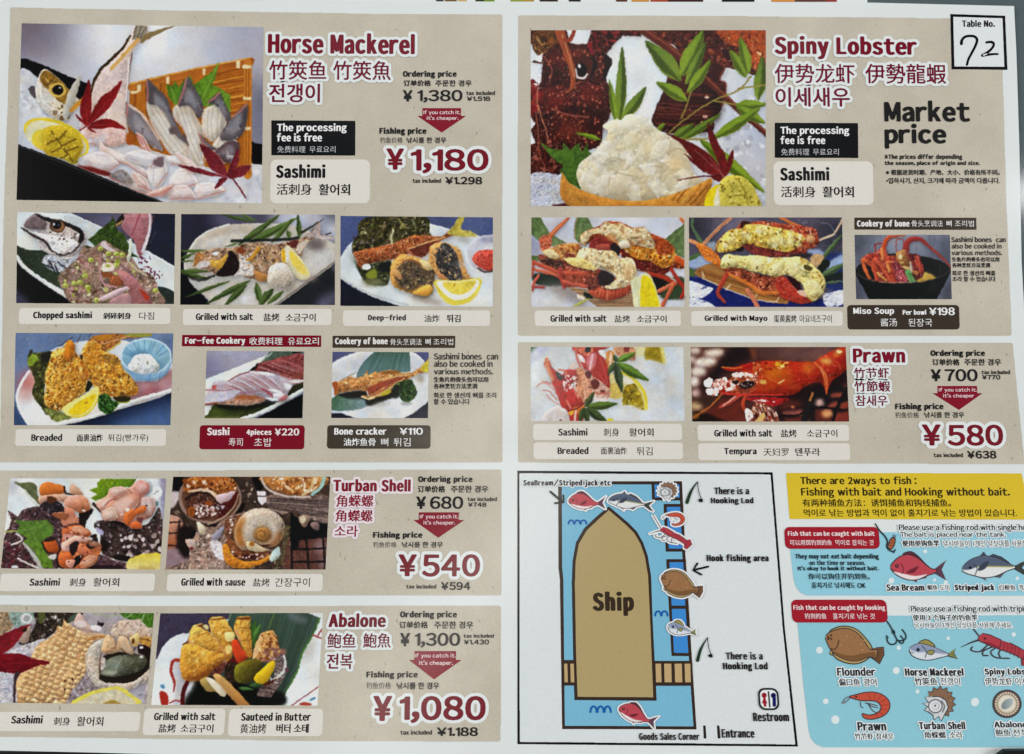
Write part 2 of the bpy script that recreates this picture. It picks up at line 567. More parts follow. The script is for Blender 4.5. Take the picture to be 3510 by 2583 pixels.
def glyphs(s):
    if not _glyphs:                      # plain grotesque forms of the letters that carry serifs in the built-in face
        c, a = 0.733, 0.78
        _glyphs['\uff4c'] = own([[(0, 0), (.085, 0), (.085, a), (0, a)]])
        _glyphs['\uff29'] = own([[(0, 0), (.09, 0), (.09, c), (0, c)]])
        _glyphs['\uff11'] = own([[(.15, 0), (.24, 0), (.24, c), (.165, c), (.13, .66), (.0, .61), (.0, .545), (.15, .575)]])
    if s not in _glyphs:
        _tc.body = s
        me = _to.to_mesh()
        me.calc_loop_triangles()
        v = np.empty(len(me.vertices) * 3)
        me.vertices.foreach_get('co', v)
        t = np.empty(len(me.loop_triangles) * 3, np.int32)
        me.loop_triangles.foreach_get('vertices', t)
        t = t.reshape(-1, 3)
        E = np.concatenate([t[:, [0, 1]], t[:, [1, 2]], t[:, [2, 0]]])
        key, idx, n = np.unique(np.sort(E, axis=1), axis=0, return_index=True, return_counts=True)
        _glyphs[s] = (v.reshape(-1, 3)[:, :2].copy(), E[idx[n == 1]])
        _to.to_mesh_clear()
    return _glyphs[s]

ROUND_L, ROUND_R, DIAG = set('CGOQcdegoqs0689a235(4'), set('BDOPQSbopes0358)269'), set('AVWYvwxyTt1fr7/,.’\'')
def latin(s):
    return all(ord(ch) < 127 or ch in '¥' for ch in s)

def line_of(s, wd, wx, em):
    """proportional setting of a latin line: one full-width glyph after another with optical gaps.
    returns triangles' corner points, x already fitted to wd, y in em"""
    out, gaps, widths = [], [], []
    prev, acc = None, 0.0
    for ch in s:
        if ch == ' ':
            gaps.append(('sp', 0))
            prev = None
            continue
        g = '\uffe5' if ch == '¥' else chr(ord(ch) + 0xFEE0)
        V, Tr = glyphs(g)
        lo, hi = V.min(0), V.max(0)
        gap = 0.0
        if prev is not None:
            gap = 0.082 - 0.018 * (prev in ROUND_R) - 0.018 * (ch in ROUND_L) - 0.03 * (prev in DIAG) - 0.03 * (ch in DIAG)
        gaps.append((ch, gap))
        widths.append(hi[0] - lo[0])
        prev = ch
    total = sum(widths) + sum(0.36 if c == 'sp' else g for c, g in gaps)
    n = len(widths)
    sx = (wd - 2 * wx * n - 1.2 * wx * s.count(' ')) / total
    x = 0.0
    for ch, g in gaps:
        if ch == 'sp':
            x += 0.36 * sx + 1.2 * wx
            continue
        V, Tr = glyphs('\uffe5' if ch == '¥' else chr(ord(ch) + 0xFEE0))
        lo, hi = V.min(0), V.max(0)
        x += g * sx + wx
        P = np.stack([x + (V[:, 0] - lo[0]) * sx, V[:, 1]], 1)
        out.append(P[Tr])
        x += (hi[0] - lo[0]) * sx + wx
    return np.concatenate(out)

def dilate(M, rx, ry):
    out = M.copy()
    h, w = M.shape
    iy = int(ry)
    for dy in range(-iy, iy + 1):
        ex = int(round(rx * math.sqrt(max(0, 1 - (dy / (ry + 1e-6)) ** 2)))) if ry >= 1 else int(round(rx))
        row = M
        # running max over 2*ex+1 columns
        if ex > 0:
            cs = np.cumsum(np.pad(M, ((0, 0), (ex + 1, ex))), axis=1)
            row = ((cs[:, 2 * ex + 1:] - cs[:, :-(2 * ex + 1)]) > 0).astype(M.dtype)
        ys, yd = (slice(0, h - dy), slice(dy, h)) if dy >= 0 else (slice(-dy, h), slice(0, h + dy))
        np.maximum(out[yd], row[ys], out=out[yd])
    return out

BLACK = (24, 24, 27)
def text(name, s, fr, x0, y0, x1, y1, parent, color=BLACK, b=0.0, by=None, layer=4, halo=0, halocol=(228, 233, 233), dy=0, label=None, res=None):
    """lettering s with its ink filling the box x0..x1, y0..y1 (frame units); b = added stroke weight, in box heights"""
    z = FR[fr][2]
    H = (y1 - y0) / z
    Wd = (x1 - x0) / z
    cx, cy = toN(fr, [(x0 + x1) / 2, (y0 + y1) / 2])[0]
    wx = b * H
    wy = (0.45 * b if by is None else by) * H
    cell = res or min(2.0, max(0.8, H / 45.0))
    ss = 3
    sub = cell / ss
    hp = halo / z
    pad = hp + 3 * cell
    gw, gh = int((Wd + 2 * pad) / cell) + 1, int((H + 2 * pad) / cell) + 1
    if latin(s):
        TR = line_of(s, Wd, wx, 1.0)
        TR[..., 0] += pad
    else:
        V, T = glyphs(s)
        V = V.copy()
        lo, hi = V.min(0), V.max(0)
        V[:, 0] = pad + wx + (V[:, 0] - lo[0]) / (hi[0] - lo[0]) * (Wd - 2 * wx)
        TR = V[T]
    ylo, yhi = TR[..., 1].min(), TR[..., 1].max()
    TR[..., 1] = pad + wy + (yhi - TR[..., 1]) / (yhi - ylo) * (H - 2 * wy)
    TR = TR / sub
    M = scan(TR[:, 0], TR[:, 1], 0, 0, gw * ss, gh * ss).astype(np.int16)
    if wx > 0 or wy > 0:
        M = dilate(M, wx / sub, wy / sub)
    L = float(lean(cx, cy))
    sl = (dy / z) / max(Wd, 1e-6)
    def mapper(lay):
        def f(U):
            q = (U + 0.5) * cell - pad
            x, y = q[:, 0] - Wd / 2, q[:, 1] - H / 2
            return at(np.stack([cx + x + y * L, cy + y + x * sl], 1), lay)
        return f
    cov = lambda A: blur(A.reshape(gh, ss, gw, ss).mean(axis=(1, 3)).astype(float), 0.35)
    o = make_mesh(name, contour(cov(M)), mapper(layer), INK, parent, color=color, label=label)
    if halo:
        make_mesh('halo', contour(cov(dilate(M, hp / sub, hp / sub))), mapper(layer - 1), INK, o, color=halocol)
    return o

# ------------------------------------------------------------------ table, floor and the menu sheet
def tag(o, label, cat, group=None, kind=None):
    if label: o['label'] = label
    if cat: o['category'] = cat
    if group: o['group'] = group
    if kind: o['kind'] = kind
    return o

def box(name, x0, x1, y0, y1, z0, z1, mat, parent=None, bevel=0.0):
    v = [(x, y, z) for z in (z0, z1) for y in (y0, y1) for x in (x0, x1)]
    f = [(0, 2, 3, 1), (4, 5, 7, 6), (0, 1, 5, 4), (2, 6, 7, 3), (0, 4, 6, 2), (1, 3, 7, 5)]
    me = bpy.data.meshes.new(name)
    me.from_pydata(v, [], f)
    me.materials.append(mat)
    o = bpy.data.objects.new(name, me)
    COL.objects.link(o)
    o.parent = parent
    if bevel:
        md = o.modifiers.new('bevel', 'BEVEL')
        md.width, md.segments = bevel, 3
    return o

def plain(name, c, rough, spec=0.4, var=0.08, scale=40):
    m, n, l, b = mat_base(name, rough, spec)
    vary(n, l, rgb_node(n, tuple(lin(c))), b, 1 - var, 1 + var, scale)
    return m

M_TABLE = plain('grey_table_laminate', (84, 97, 101), 0.10, 0.5, 0.06, 500)
M_FLOOR = plain('dark_floor', (22, 22, 24), 0.6, 0.3, 0.3, 6)
M_BLACK = plain('black_plastic', (14, 14, 16), 0.4, 0.4, 0.1, 90)

tag(box('table_top', -0.62, 0.62, -0.1545, 0.62, -0.0312, -0.0012, M_TABLE, None, 0.002), None, None, kind='structure')
tag(box('floor', -2.5, 2.5, -2.5, 2.5, -0.74, -0.72, M_FLOOR), None, None, kind='structure')

def resample(P, n):
    P = np.asarray(P, float)
    d = np.concatenate([[0], np.cumsum(np.linalg.norm(np.diff(P, axis=0), axis=1))])
    t = np.linspace(0, d[-1], n)
    return np.stack([np.interp(t, d, P[:, 0]), np.interp(t, d, P[:, 1])], 1)

def slab(name, top, right, bottom, left, mat, parent, nx=90, ny=90, thick=0.0004, layer=0):
    """a thin sheet with real thickness, spanned between its four edges (photo pixels)"""
    tp, bt, lf, rt = resample(top, nx), resample(bottom, nx), resample(left, ny), resample(right, ny)
    u, v = np.linspace(0, 1, nx)[None, :, None], np.linspace(0, 1, ny)[:, None, None]
    G = (1 - v) * tp[None] + v * bt[None] + (1 - u) * lf[:, None] + u * rt[:, None] - ((1 - u) * (1 - v) * tp[0] + u * (1 - v) * tp[-1] + (1 - u) * v * bt[0] + u * v * bt[-1])
    W3 = at(G.reshape(-1, 2), layer)
    idx = np.arange(nx * ny).reshape(ny, nx)
    f = np.stack([idx[1:, :-1], idx[1:, 1:], idx[:-1, 1:], idx[:-1, :-1]], -1).reshape(-1, 4)
    me = bpy.data.meshes.new(name)
    me.from_pydata(W3.tolist(), [], f.tolist())
    me.materials.append(mat)
    ob = bpy.data.objects.new(name, me)
    COL.objects.link(ob)
    ob.parent = parent
    md = ob.modifiers.new('thickness', 'SOLIDIFY')
    md.thickness, md.offset = thick, -1
    return ob

menu = bpy.data.objects.new('menu_sheet', None)
COL.objects.link(menu)
tag(menu, 'large laminated white menu sheet with beige panels, food photos and a ship map', 'menu')
slab('paper', [(-150, -14), (400, -6), (1400, 4), (2500, 6), (2980, 8), (3476, 20)], [(3476, 20), (3484, 180), (3494, 500), (3502, 900), (3516, 1150), (3560, 1500), (3640, 2100), (3700, 2600)],
     [(-260, 2568), (0, 2572), (200, 2576), (520, 2584), (900, 2594), (1500, 2600), (2600, 2600), (3700, 2600)], [(-150, -14), (-150, 900), (-190, 1900), (-260, 2568)], PAPER, menu)

# beige panels
def panel(pts, label):
    N = np.vstack([toN(f, [(x, y)]) for f, x, y in pts])
    flat('beige_panel', None, None, None, menu, 1, mat=KRAFT, res=6.0, N=N, label=label)
panel([('A1', 78, 55), ('A1', 2203, 93), ('A2', 1000, 103), ('A2', 1922, 108), ('B2', 1920, 500), ('C2', 1921, 405), ('C1', 1200, 406), ('C1', -4, 406), ('C1', 3, 100),
       ('B1', 18, 900), ('B1', 30, 0), ('A1', 58, 800)], 'beige panel behind the horse mackerel dishes')
panel([('A3', 168, 115), ('A4', 0, 120), ('A4', 1650, 137), ('A4', 2030, 142), ('A4', 2041, 530), ('B4', 2070, 0), ('B4', 2110, 990), ('B4', 0, 992), ('B3', 165, 990)],
      'beige panel behind the spiny lobster dishes')
panel([('B3', 166, 1040), ('B4', 0, 1043), ('B4', 2117, 1045), ('B4', 2150, 1400), ('B4', 2176, 1652), ('C4', 2206, 418), ('C4', 0, 413), ('C3', 168, 405)],
      'beige panel behind the prawn dishes')
panel([('C1', -16, 466), ('C1', 1200, 466), ('C2', 1915, 460), ('C2', 1913, 1410), ('C1', 1200, 1412), ('C1', -112, 1408), ('C1', -60, 900)], 'beige panel behind the turban shell dishes')
panel([('D1', -230, 243), ('D1', 0, 246), ('D1', 1500, 256), ('D2', 2112, 252), ('D2', 2109, 1538), ('D2', 600, 1534), ('D1', 2203, 1520), ('D1', 900, 1502), ('D1', -420, 1484)],
      'beige panel behind the abalone dishes')

# ------------------------------------------------------------------ lettering of the priced sections
T = lambda *a, **k: text(*a, **k)
RED, WINE, WHITE, GREYT, PLATE, BROWN = (116, 12, 36), (112, 16, 46), (236, 236, 238), (70, 68, 66), (224, 220, 212), (58, 49, 40)

def heading(s, fr, box_, b=.0, by=None, col=RED, halo=21, dy=0, hc=(226, 232, 232)):
    T('heading', s, fr, *box_, menu, col, b, by, 5, halo, hc, dy, 'dark red heading reading ' + s)

heading('Horse Mackerel', 'A2', (152, 250, 1260, 408), .064, .03, dy=9)
heading('竹筴鱼 竹筴魚', 'A2', (160, 458, 1080, 604), .012, .008, WINE, dy=4)
heading('전갱이', 'A2', (160, 632, 545, 774), .022, .016, WINE)
heading('Spiny Lobster', 'A4', (318, 273, 1392, 450), .058, .026, dy=8)
heading('伊势龙虾', 'A4', (318, 482, 922, 630), .014, .01, WINE, dy=2)
heading('伊勢龍蝦', 'A4', (1002, 482, 1612, 632), .012, .008, WINE, dy=2)
heading('이세새우', 'A4', (325, 660, 885, 806), .02, .015, WINE)
heading('Prawn', 'B4', (908, 1088, 1303, 1196), .085, .035, (122, 18, 40))
for s_, b_ in (('竹节虾', (915, 1232, 1182, 1312)), ('竹節蝦', (918, 1332, 1190, 1414)), ('참새우', (928, 1440, 1170, 1522))):
    heading(s_, 'B4', b_, .022, .016, WINE, 18)
heading('Turban Shell', 'C2', (645, 531, 1229, 626), .075, .035, (128, 28, 45), 19, 2, (232, 222, 226))
for s_, b_ in (('角蝾螺', (668, 650, 948, 742)), ('角蠑螺', (662, 762, 942, 854)), ('소라', (655, 880, 832, 967))):
    heading(s_, 'C2', b_, .02, .014, (134, 28, 52), 18, 0, (232, 220, 226))
heading('Abalone', 'D2', (488, 322, 1028, 456), .075, .035, (112, 20, 38), 25)
heading('鲍鱼', 'D2', (475, 512, 745, 652), .018, .012, WINE, 24)
heading('鮑魚', 'D2', (812, 510, 1075, 650), .018, .012, WINE, 24)
heading('전복', 'D2', (468, 704, 714, 850), .024, .018, WINE, 26)

def prices(fr, title, zh, ko, yen, num, tax, taxn, rect, wings, tip, a1, a2, fish, fzh, fko, yen2, num2, tax2, taxn2, txt):
    t1, t2, t3, t4, last = txt
    lb = lambda s: 'printed line reading ' + s
    T('price_label', 'Ordering price', fr, *title, menu, BLACK, .07, .035, label=lb('Ordering price'))
    T('price_label', '订单价格', fr, *zh, menu, (38, 37, 36), .035, .03)
    T('price_label', '주문한 경우', fr, *ko, menu, (48, 46, 44), .03, .025)
    T('price', '¥', fr, *yen, menu, BLACK, .055, .04, 4)
    T('price', t1, fr, *num, menu, BLACK, .035, .026, 4, label='ordering price reading ¥' + t1)
    T('tax_note', 'tax included', fr, *tax, menu, (36, 34, 33), .05, .03)
    T('tax_note', '¥' + t2, fr, *taxn, menu, (44, 42, 40), .05, .04)
    (x0, y0, x1, y1), (w0, wy, w1) = rect, wings
    m = T  # arrow badge
    arrow = flat('arrow_badge', fr, leaned([(x0, y0), (x1, y0), (x1, wy), (w1, wy), tip, (w0, wy), (x0, wy)], fr, (y0 + tip[1]) / 2), (132, 20, 42), menu, 2, res=1.6,
                 label='dark red downward arrow under the ' + t1 + ' yen price')
    T('badge_text', 'If you catch it.', fr, *a1, arrow, (232, 205, 208), .03, .02, 3)
    T('badge_text', last, fr, *a2, arrow, (232, 205, 208), .03, .02, 3)
    T('price_label', 'Fishing price', fr, *fish, menu, BLACK, .07, .035, label=lb('Fishing price'))
    T('price_label', '钓鱼价格', fr, *fzh, menu, (82, 78, 74), .0, .0)
    T('price_label', '낚시를 한 경우', fr, *fko, menu, (48, 46, 44), .03, .025)
    hw = 25 if fr[0] != 'D' else 31
    T('price', '¥', fr, *yen2, menu, (118, 24, 38), .06, .035, 5, hw)
    T('price', t3, fr, *num2, menu, (118, 24, 38), .045, .035, 5, hw, label='large dark red fishing price reading ¥' + t3)
    T('tax_note', 'tax included', fr, *tax2, menu, (34, 33, 32), .05, .03)
    T('tax_note', '¥' + t4, fr, *taxn2, menu, (34, 33, 32), .05, .04)

prices('A2', (1170, 533, 1576, 592), (1175, 604, 1382, 650), (1415, 604, 1690, 652), (1170, 680, 1243, 766), (1280, 678, 1620, 774), (1648, 685, 1865, 718), (1652, 727, 1830, 762),
       (1317, 815, 1608, 875), (1278, 874, 1648), (1463, 1000), (1325, 832, 1605, 870), (1350, 874, 1590, 912),
       (993, 962, 1348, 1024), (998, 1035, 1168, 1080), (1198, 1035, 1498, 1081), (1045, 1120, 1180, 1282), (1230, 1124, 1817, 1310), (1243, 1346, 1458, 1380), (1490, 1334, 1769, 1392),
       ('1,380', '1.518', '1,180', '1.298', "it's cheaper."))
prices('B4', (1495, 1098, 1906, 1157), (1508, 1166, 1715, 1216), (1750, 1166, 2028, 1216), (1497, 1245, 1575, 1335), (1603, 1243, 1850, 1336), (1880, 1250, 2095, 1282), (1885, 1287, 2022, 1322),
       (1550, 1370, 1850, 1425), (1510, 1425, 1890), (1708, 1552), (1558, 1384, 1845, 1421), (1590, 1427, 1826, 1465),
       (1228, 1500, 1593, 1560), (1230, 1567, 1408, 1613), (1448, 1566, 1750, 1612), (1430, 1660, 1575, 1821), (1622, 1661, 2042, 1823), (1518, 1876, 1740, 1908), (1772, 1859, 1992, 1919),
       ('700', '770', '580', '638', "it's cheaper"))
prices('C2', (1285, 507, 1696, 567), (1282, 580, 1490, 633), (1532, 580, 1815, 633), (1270, 662, 1345, 756), (1375, 661, 1625, 757), (1658, 666, 1880, 698), (1662, 707, 1800, 741),
       (1288, 782, 1592, 840), (1248, 840, 1635), (1438, 975), (1298, 798, 1590, 837), (1325, 842, 1565, 882),
       (945, 928, 1318, 987), (945, 1004, 1122, 1048), (1162, 1003, 1472, 1049), (1135, 1098, 1275, 1266), (1315, 1097, 1753, 1269), (1195, 1325, 1422, 1358), (1458, 1307, 1680, 1369),
       ('680', '748', '540', '594', "it's cheaper."))
prices('D2', (1160, 302, 1698, 382), (1152, 400, 1425, 468), (1482, 400, 1852, 469), (1160, 510, 1255, 636), (1300, 508, 1728, 648), (1758, 518, 2045, 556), (1762, 571, 2000, 620),
       (1293, 682, 1688, 765), (1240, 765, 1742), (1483, 950), (1300, 702, 1688, 753), (1340, 768, 1660, 822),
       (842, 870, 1328, 948), (842, 974, 1075, 1036), (1128, 975, 1532, 1042), (905, 1102, 1085, 1341), (1155, 1102, 1970, 1362), (1162, 1425, 1462, 1470), (1508, 1398, 1896, 1484),
       ('1,300', '1.430', '1,080', '1.188', "it's cheaper."))

# free-processing boxes and sashimi plates
def notice(fr, quad, lines):
    o = flat('notice_box', fr, quad, (17, 19, 22), menu, 2, res=2, label='black box saying the processing fee is free')
    for s, bx, bb, c in lines:
        T('notice_text', s, fr, *bx, o, c, bb, bb * .5, 3)
notice('A2', [(177, 908), (812, 911), (810, 1174), (177, 1171)], [('The processing', (220, 930, 746, 1007), .05, WHITE), ('fee is free', (218, 1004, 560, 1068), .06, WHITE),
       ('免费料理', (222, 1102, 435, 1152), .0, (190, 192, 194)), ('무료요리', (465, 1102, 662, 1152), .0, (190, 192, 194))])
notice('A4', [(320, 926), (948, 928), (951, 1192), (320, 1190)], [('The processing', (362, 953, 882, 1028), .05, WHITE), ('fee is free', (362, 1025, 701, 1088), .06, WHITE),
       ('免费料理', (368, 1121, 580, 1172), .0, (190, 192, 194)), ('무료요리', (608, 1121, 803, 1172), .0, (190, 192, 194))])

def plate(fr, bx, words, col=PLATE, r=22, tc=(30, 29, 32), label=None):
    o = flat('caption_plate', fr, rounded(*bx, r, fr), col, menu, 2, res=2, label=label or 'pale rounded plate captioned ' + words[0][1])
    for f, s, b4, w in words:
        T('caption', s, f, *b4, o, tc, w, w * .4, 3)
    return o
CB = .062
plate('A2', (170, 1204, 922, 1535), [('A2', 'Sashimi', (213, 1240, 586, 1344), .075), ('A2', '活刺身', (218, 1386, 482, 1472), .012), ('A2', '활어회', (535, 1388, 772, 1474), .03)], r=46,
      label='large pale plate captioned Sashimi beside the mackerel photo')
plate('A4', (312, 1218, 1064, 1548), [('A4', 'Sashimi', (360, 1260, 732, 1364), .075), ('A4', '活刺身', (367, 1405, 628, 1490), .012), ('A4', '활어회', (680, 1406, 918, 1490), .03)], r=46,
      label='large pale plate captioned Sashimi beside the lobster photo')
plate('B1', (145, 782, 1288, 904), [('B1', 'Chopped sashimi', (252, 808, 697, 874), CB), ('B1', '剁碎刺身', (780, 817, 992, 867), .04), ('B1', '다짐', (1052, 814, 1165, 870), .0)])
plate('B1', (1382, 789, 2505, 911), [('B1', 'Grilled with salt', (1480, 820, 1912, 874), CB), ('B2', '盐烤', (118, 822, 238, 883), .015), ('B2', '소금구이', (285, 823, 512, 884), .02)])
plate('B2', (718, 800, 1828, 918), [('B2', 'Deep-fried', (908, 831, 1193, 888), CB), ('B2', '油炸', (1330, 832, 1448, 890), .012), ('B2', '튀김', (1500, 832, 1606, 890), .03)])
plate('C1', (118, 155, 1256, 281), [('C1', 'Breaded', (238, 190, 471, 244), CB), ('C1', '面裹油炸', (582, 191, 778, 249), .02), ('C1', '튀김(빵가루)', (818, 192, 1120, 254), .0)])
WL = (234, 224, 224)
plate('C1', (1508, 125, 2300, 307), [('C1', 'Sushi', (1565, 141, 1735, 201), .08), ('C1', '4pieces', (1862, 154, 2052, 210), .07), ('C2', '¥220', (203, 149, 388, 203), .06),
      ('C1', '寿司', (1728, 220, 1835, 281), .0), ('C1', '초밥', (1920, 220, 2052, 286), .0)], (122, 12, 34), 24, WL, 'dark red plate pricing the sushi at ¥220')
plate('C2', (598, 125, 1379, 302), [('C2', 'Bone cracker', (652, 142, 1047, 197), .07), ('C2', '¥110', (1145, 144, 1322, 197), .06), ('C2', '油炸鱼骨', (722, 221, 965, 281), .02),
      ('C2', '뼈', (1005, 221, 1060, 282), .0), ('C2', '튀김', (1100, 221, 1228, 284), .0)], (62, 55, 45), 24, WHITE, 'dark brown plate pricing the bone cracker at ¥110')
plate('C1', (2, 1245, 1170, 1378), [('C1', 'Sashimi', (226, 1279, 456, 1337), CB), ('C1', '刺身', (528, 1279, 652, 1342), .012), ('C1', '활어회', (706, 1277, 902, 1342), .02)],
      label='pale plate captioned Sashimi under the turban shell photo')
plate('C1', (1262, 1248, 2438, 1378), [('C1', 'Grilled with sause', (1370, 1277, 1854, 1337), CB), ('C2', '盐烤', (38, 1281, 165, 1342), .012), ('C2', '간장구이', (205, 1277, 468, 1344), .0)])
plate('D1', (-75, 1256, 1322, 1436), [('D1', 'Sashimi', (110, 1288, 406, 1366), CB), ('D1', '刺身', (510, 1304, 665, 1384), .012), ('D1', '활어회', (728, 1300, 978, 1390), .02)], r=30,
      label='pale plate captioned Sashimi under the abalone photo')
plate('D1', (1355, 1224, 2124, 1474), [('D1', 'Grilled with salt', (1456, 1260, 2036, 1334), CB), ('D1', '盐烤', (1497, 1369, 1662, 1450), .015), ('D1', '소금구이', (1706, 1371, 2016, 1450), .02)], r=40,
      label='pale plate captioned Grilled with salt under the butter abalone')
plate('Q', (501, 1553, 708, 1613), [('Q', 'Sauteed in Butter', (529, 1561, 682, 1579.5), CB), ('Q', '黄油烤', (527, 1586, 584, 1607), .01), ('Q', '버터 소테', (606, 1586, 677, 1606), .03)], r=10)
plate('B3', (293, 802, 1396, 918), [('B3', 'Grilled with salt', (411, 833, 835, 887), CB), ('B3', '盐烤', (895, 837, 1012, 891), .015), ('B3', '소금구이', (1062, 837, 1288, 892), .02)],
      label='pale plate captioned Grilled with salt under the lobster')
plate('B3', (1474, 805, 2618, 918), [('B3', 'Grilled with Mayo', (1574, 836, 2050, 892), CB), ('B4', '蛋黄酱烤', (312, 834, 485, 892), .012), ('B4', '마요네즈구이', (508, 834, 750, 892), .0)])
plate('B4', (868, 760, 1714, 945), [('B4', 'Miso Soup', (912, 778, 1221, 840), .06), ('B4', 'Per bowl', (1285, 794, 1462, 834), .07), ('B4', '¥198', (1484, 778, 1679, 837), .06),
      ('B4', '酱汤', (1118, 860, 1242, 921), .0), ('B4', '된장국', (1328, 862, 1508, 922), .0)], (58, 49, 40), 26, WHITE, 'dark brown plate pricing the miso soup at ¥198')
plate('C3', (281, 115, 1405, 238), [('C3', 'Sashimi', (470, 148, 692, 204), CB), ('C3', '刺身', (812, 147, 930, 209), .0), ('C3', '활어회', (1005, 147, 1190, 209), .015)],
      label='pale plate captioned Sashimi under the prawn heads')
plate('C3', (285, 255, 1411, 380), [('C3', 'Breaded', (465, 289, 698, 343), CB), ('C3', '面裹油炸', (792, 289, 988, 346), .015), ('C3', '튀김', (1062, 289, 1182, 352), .0)],
      label='pale plate captioned Breaded in the prawn panel')
plate('C3', (1522, 122, 2666, 243), [('C3', 'Grilled with salt', (1647, 156, 2086, 211), CB), ('C4', '盐烤', (365, 157, 485, 216), .015), ('C4', '소금구이', (562, 157, 792, 216), .01)],
      label='pale plate captioned Grilled with salt in the prawn panel')
plate('C3', (1527, 262, 2673, 389), [('C3', 'Tempura', (1722, 297, 1968, 358), CB), ('C4', '天妇罗', (235, 297, 425, 357), .0), ('C4', '텐푸라', (475, 296, 662, 357), .015)])

def strip(fr, quad, col, words, label):
    o = flat('title_strip', fr, quad, col, menu, 2, res=2, label=label)
    for f, s, b4, w in words:
        T('strip_text', s, f, *b4, o, (228, 226, 224), w, w * .4, 3)
strip('B1', [(1376, 985), (2427, 990), (2425, 1076), (1374, 1071)], (118, 10, 32), [('B1', 'For-fee Cookery', (1398, 1000, 1853, 1066), .062), ('B2', '收费料理', (12, 1004, 262, 1061), .01),
      ('B2', '유료요리', (302, 1004, 536, 1062), .01)], 'dark red strip reading For-fee Cookery')
strip('B2', [(640, 992), (1566, 992), (1565, 1083), (639, 1082)], (64, 54, 44), [('B2', 'Cookery of bone', (658, 1004, 1056, 1070), .06), ('B2', '骨头烹调法', (1075, 1013, 1312, 1063), .0),
      ('B2', '뼈', (1340, 1013, 1380, 1062), .01), ('B2', '조리법', (1400, 1013, 1550, 1062), -.0)], 'dark brown Cookery of bone strip over the bone cracker')
strip('B4', [(921, 100), (1841, 101), (1844, 192), (921, 190)], (60, 50, 41), [('B4', 'Cookery of bone', (940, 117, 1337, 182), .06), ('B4', '骨头烹调法', (1352, 121, 1588, 169), .0),
      ('B4', '뼈', (1615, 121, 1655, 168), .01), ('B4', '조리법', (1678, 121, 1822, 168), .0)], 'dark brown Cookery of bone strip over the miso soup')

def para(fr, lines, c=(38, 37, 38)):
    for s, bx, w in lines:
        T('note_text', s, fr, *bx, menu, c, w, w * .6)
para('B2', [('Sashimi bones  can', (1405, 1121, 1889, 1172), .03), ('also be cooked in', (1405, 1177, 1847, 1227), .03), ('various methods.', (1405, 1238, 1851, 1284), .035),
            ('生鱼片的骨头也可以用', (1402, 1301, 1815, 1343), .035), ('各种烹饪方法烹调', (1402, 1351, 1732, 1392), .035), ('회로 한 생선의 뼈를 조리', (1402, 1419, 1875, 1463), .03), ('할 수 있습니다', (1402, 1467, 1675, 1511), .03)])
para('B4', [('Sashimi bones  can', (1652, 244, 2063, 286), .035), ('also be cooked in', (1655, 294, 2031, 334), .035), ('various methods.', (1655, 345, 2036, 384), .035),
            ('生鱼片的骨头也可以用', (1655, 397, 2015, 433), .04), ('各种烹饪方法烹调', (1658, 441, 1945, 477), .04), ('회로 한 생선의 뼈를', (1658, 500, 1985, 539), .03), ('조리 할 수 있습니다', (1660, 544, 1986, 583), .03)])
para('A4', [('Market', (1145, 758, 1792, 920), .06), ('price', (1148, 933, 1614, 1122), .05)], (30, 30, 30))
para('A4', [('*The prices differ depending', (1148, 1163, 1735, 1210), .05), ('the season, place of origin and size.', (1148, 1213, 1868, 1254), .055),
            ('※ 根据进货时期、产地、大小、价格有所不同。', (1158, 1279, 2018, 1322), .03), ('•입하시기, 산지, 크기에 따라 금액이 다릅니다.', (1160, 1341, 2020, 1387), .025)])

# table number box with the handwritten 72
card = flat('table_number_box', 'A4', [(1645, 105), (2059, 118), (2077, 526), (1655, 522)], (16, 15, 20), menu, 2, res=1.6, label='black framed white table number box at the top right')
flat('box_face', 'A4', [(1667, 127), (2038, 138), (2052, 504), (1676, 501)], (224, 229, 232), card, 3, res=1.6)
T('box_text', 'Table No.', 'A4', 1732, 151, 1981, 204, card, (30, 30, 34), .07, .03, 4)
multi('handwritten_number', 'A4', [ribbon([(1728, 330), (1731, 306), (1747, 284), (1772, 273), (1812, 272), (1838, 284), (1846, 306), (1834, 345), (1806, 400), (1782, 445), (1770, 488)], [24, 20, 19, 19, 20, 19, 18, 18]),
      ribbon([(1916, 320), (1948, 317), (1969, 325), (1970, 346), (1950, 374), (1918, 400), (1884, 419), (1925, 413), (1965, 409), (2003, 408)], [17, 20, 18, 18, 20, 21, 17, 14], n=8)],
      (8, 8, 10), card, 4, res=1.2, label='handwritten black number 72')

# ------------------------------------------------------------------ neighbours of the sheet
neighbour = bpy.data.objects.new('menu_sheet', None)
COL.objects.link(neighbour)
tag(neighbour, 'second menu sheet lying beyond the top edge, only its bottom strip of pictures showing', 'menu')
def quadN(name, pts, z, mat, parent, color=None, thick=0.0004):
    W3 = at(pts, 0, z)
    me = bpy.data.meshes.new(name)
    n = len(pts)
    lo = W3 - [0, 0, thick]
    me.from_pydata(W3.tolist() + lo.tolist(), [], [tuple(range(n))[::-1], tuple(range(n, 2 * n))] + [(i, (i + 1) % n, n + (i + 1) % n, n + i) for i in range(n)])
    me.materials.append(mat)
    if color is not None:
        c = me.color_attributes.new('ink', 'FLOAT_COLOR', 'POINT')
        c.data.foreach_set('color', np.tile([*ink(color), 1], 2 * n).astype(np.float32))
    o = bpy.data.objects.new(name, me)
    COL.objects.link(o)
    o.parent = parent
    return o
quadN('paper', [(900, -900), (2973, -900), (2973, 14), (900, 8)], -0.0006, PAPER, neighbour)
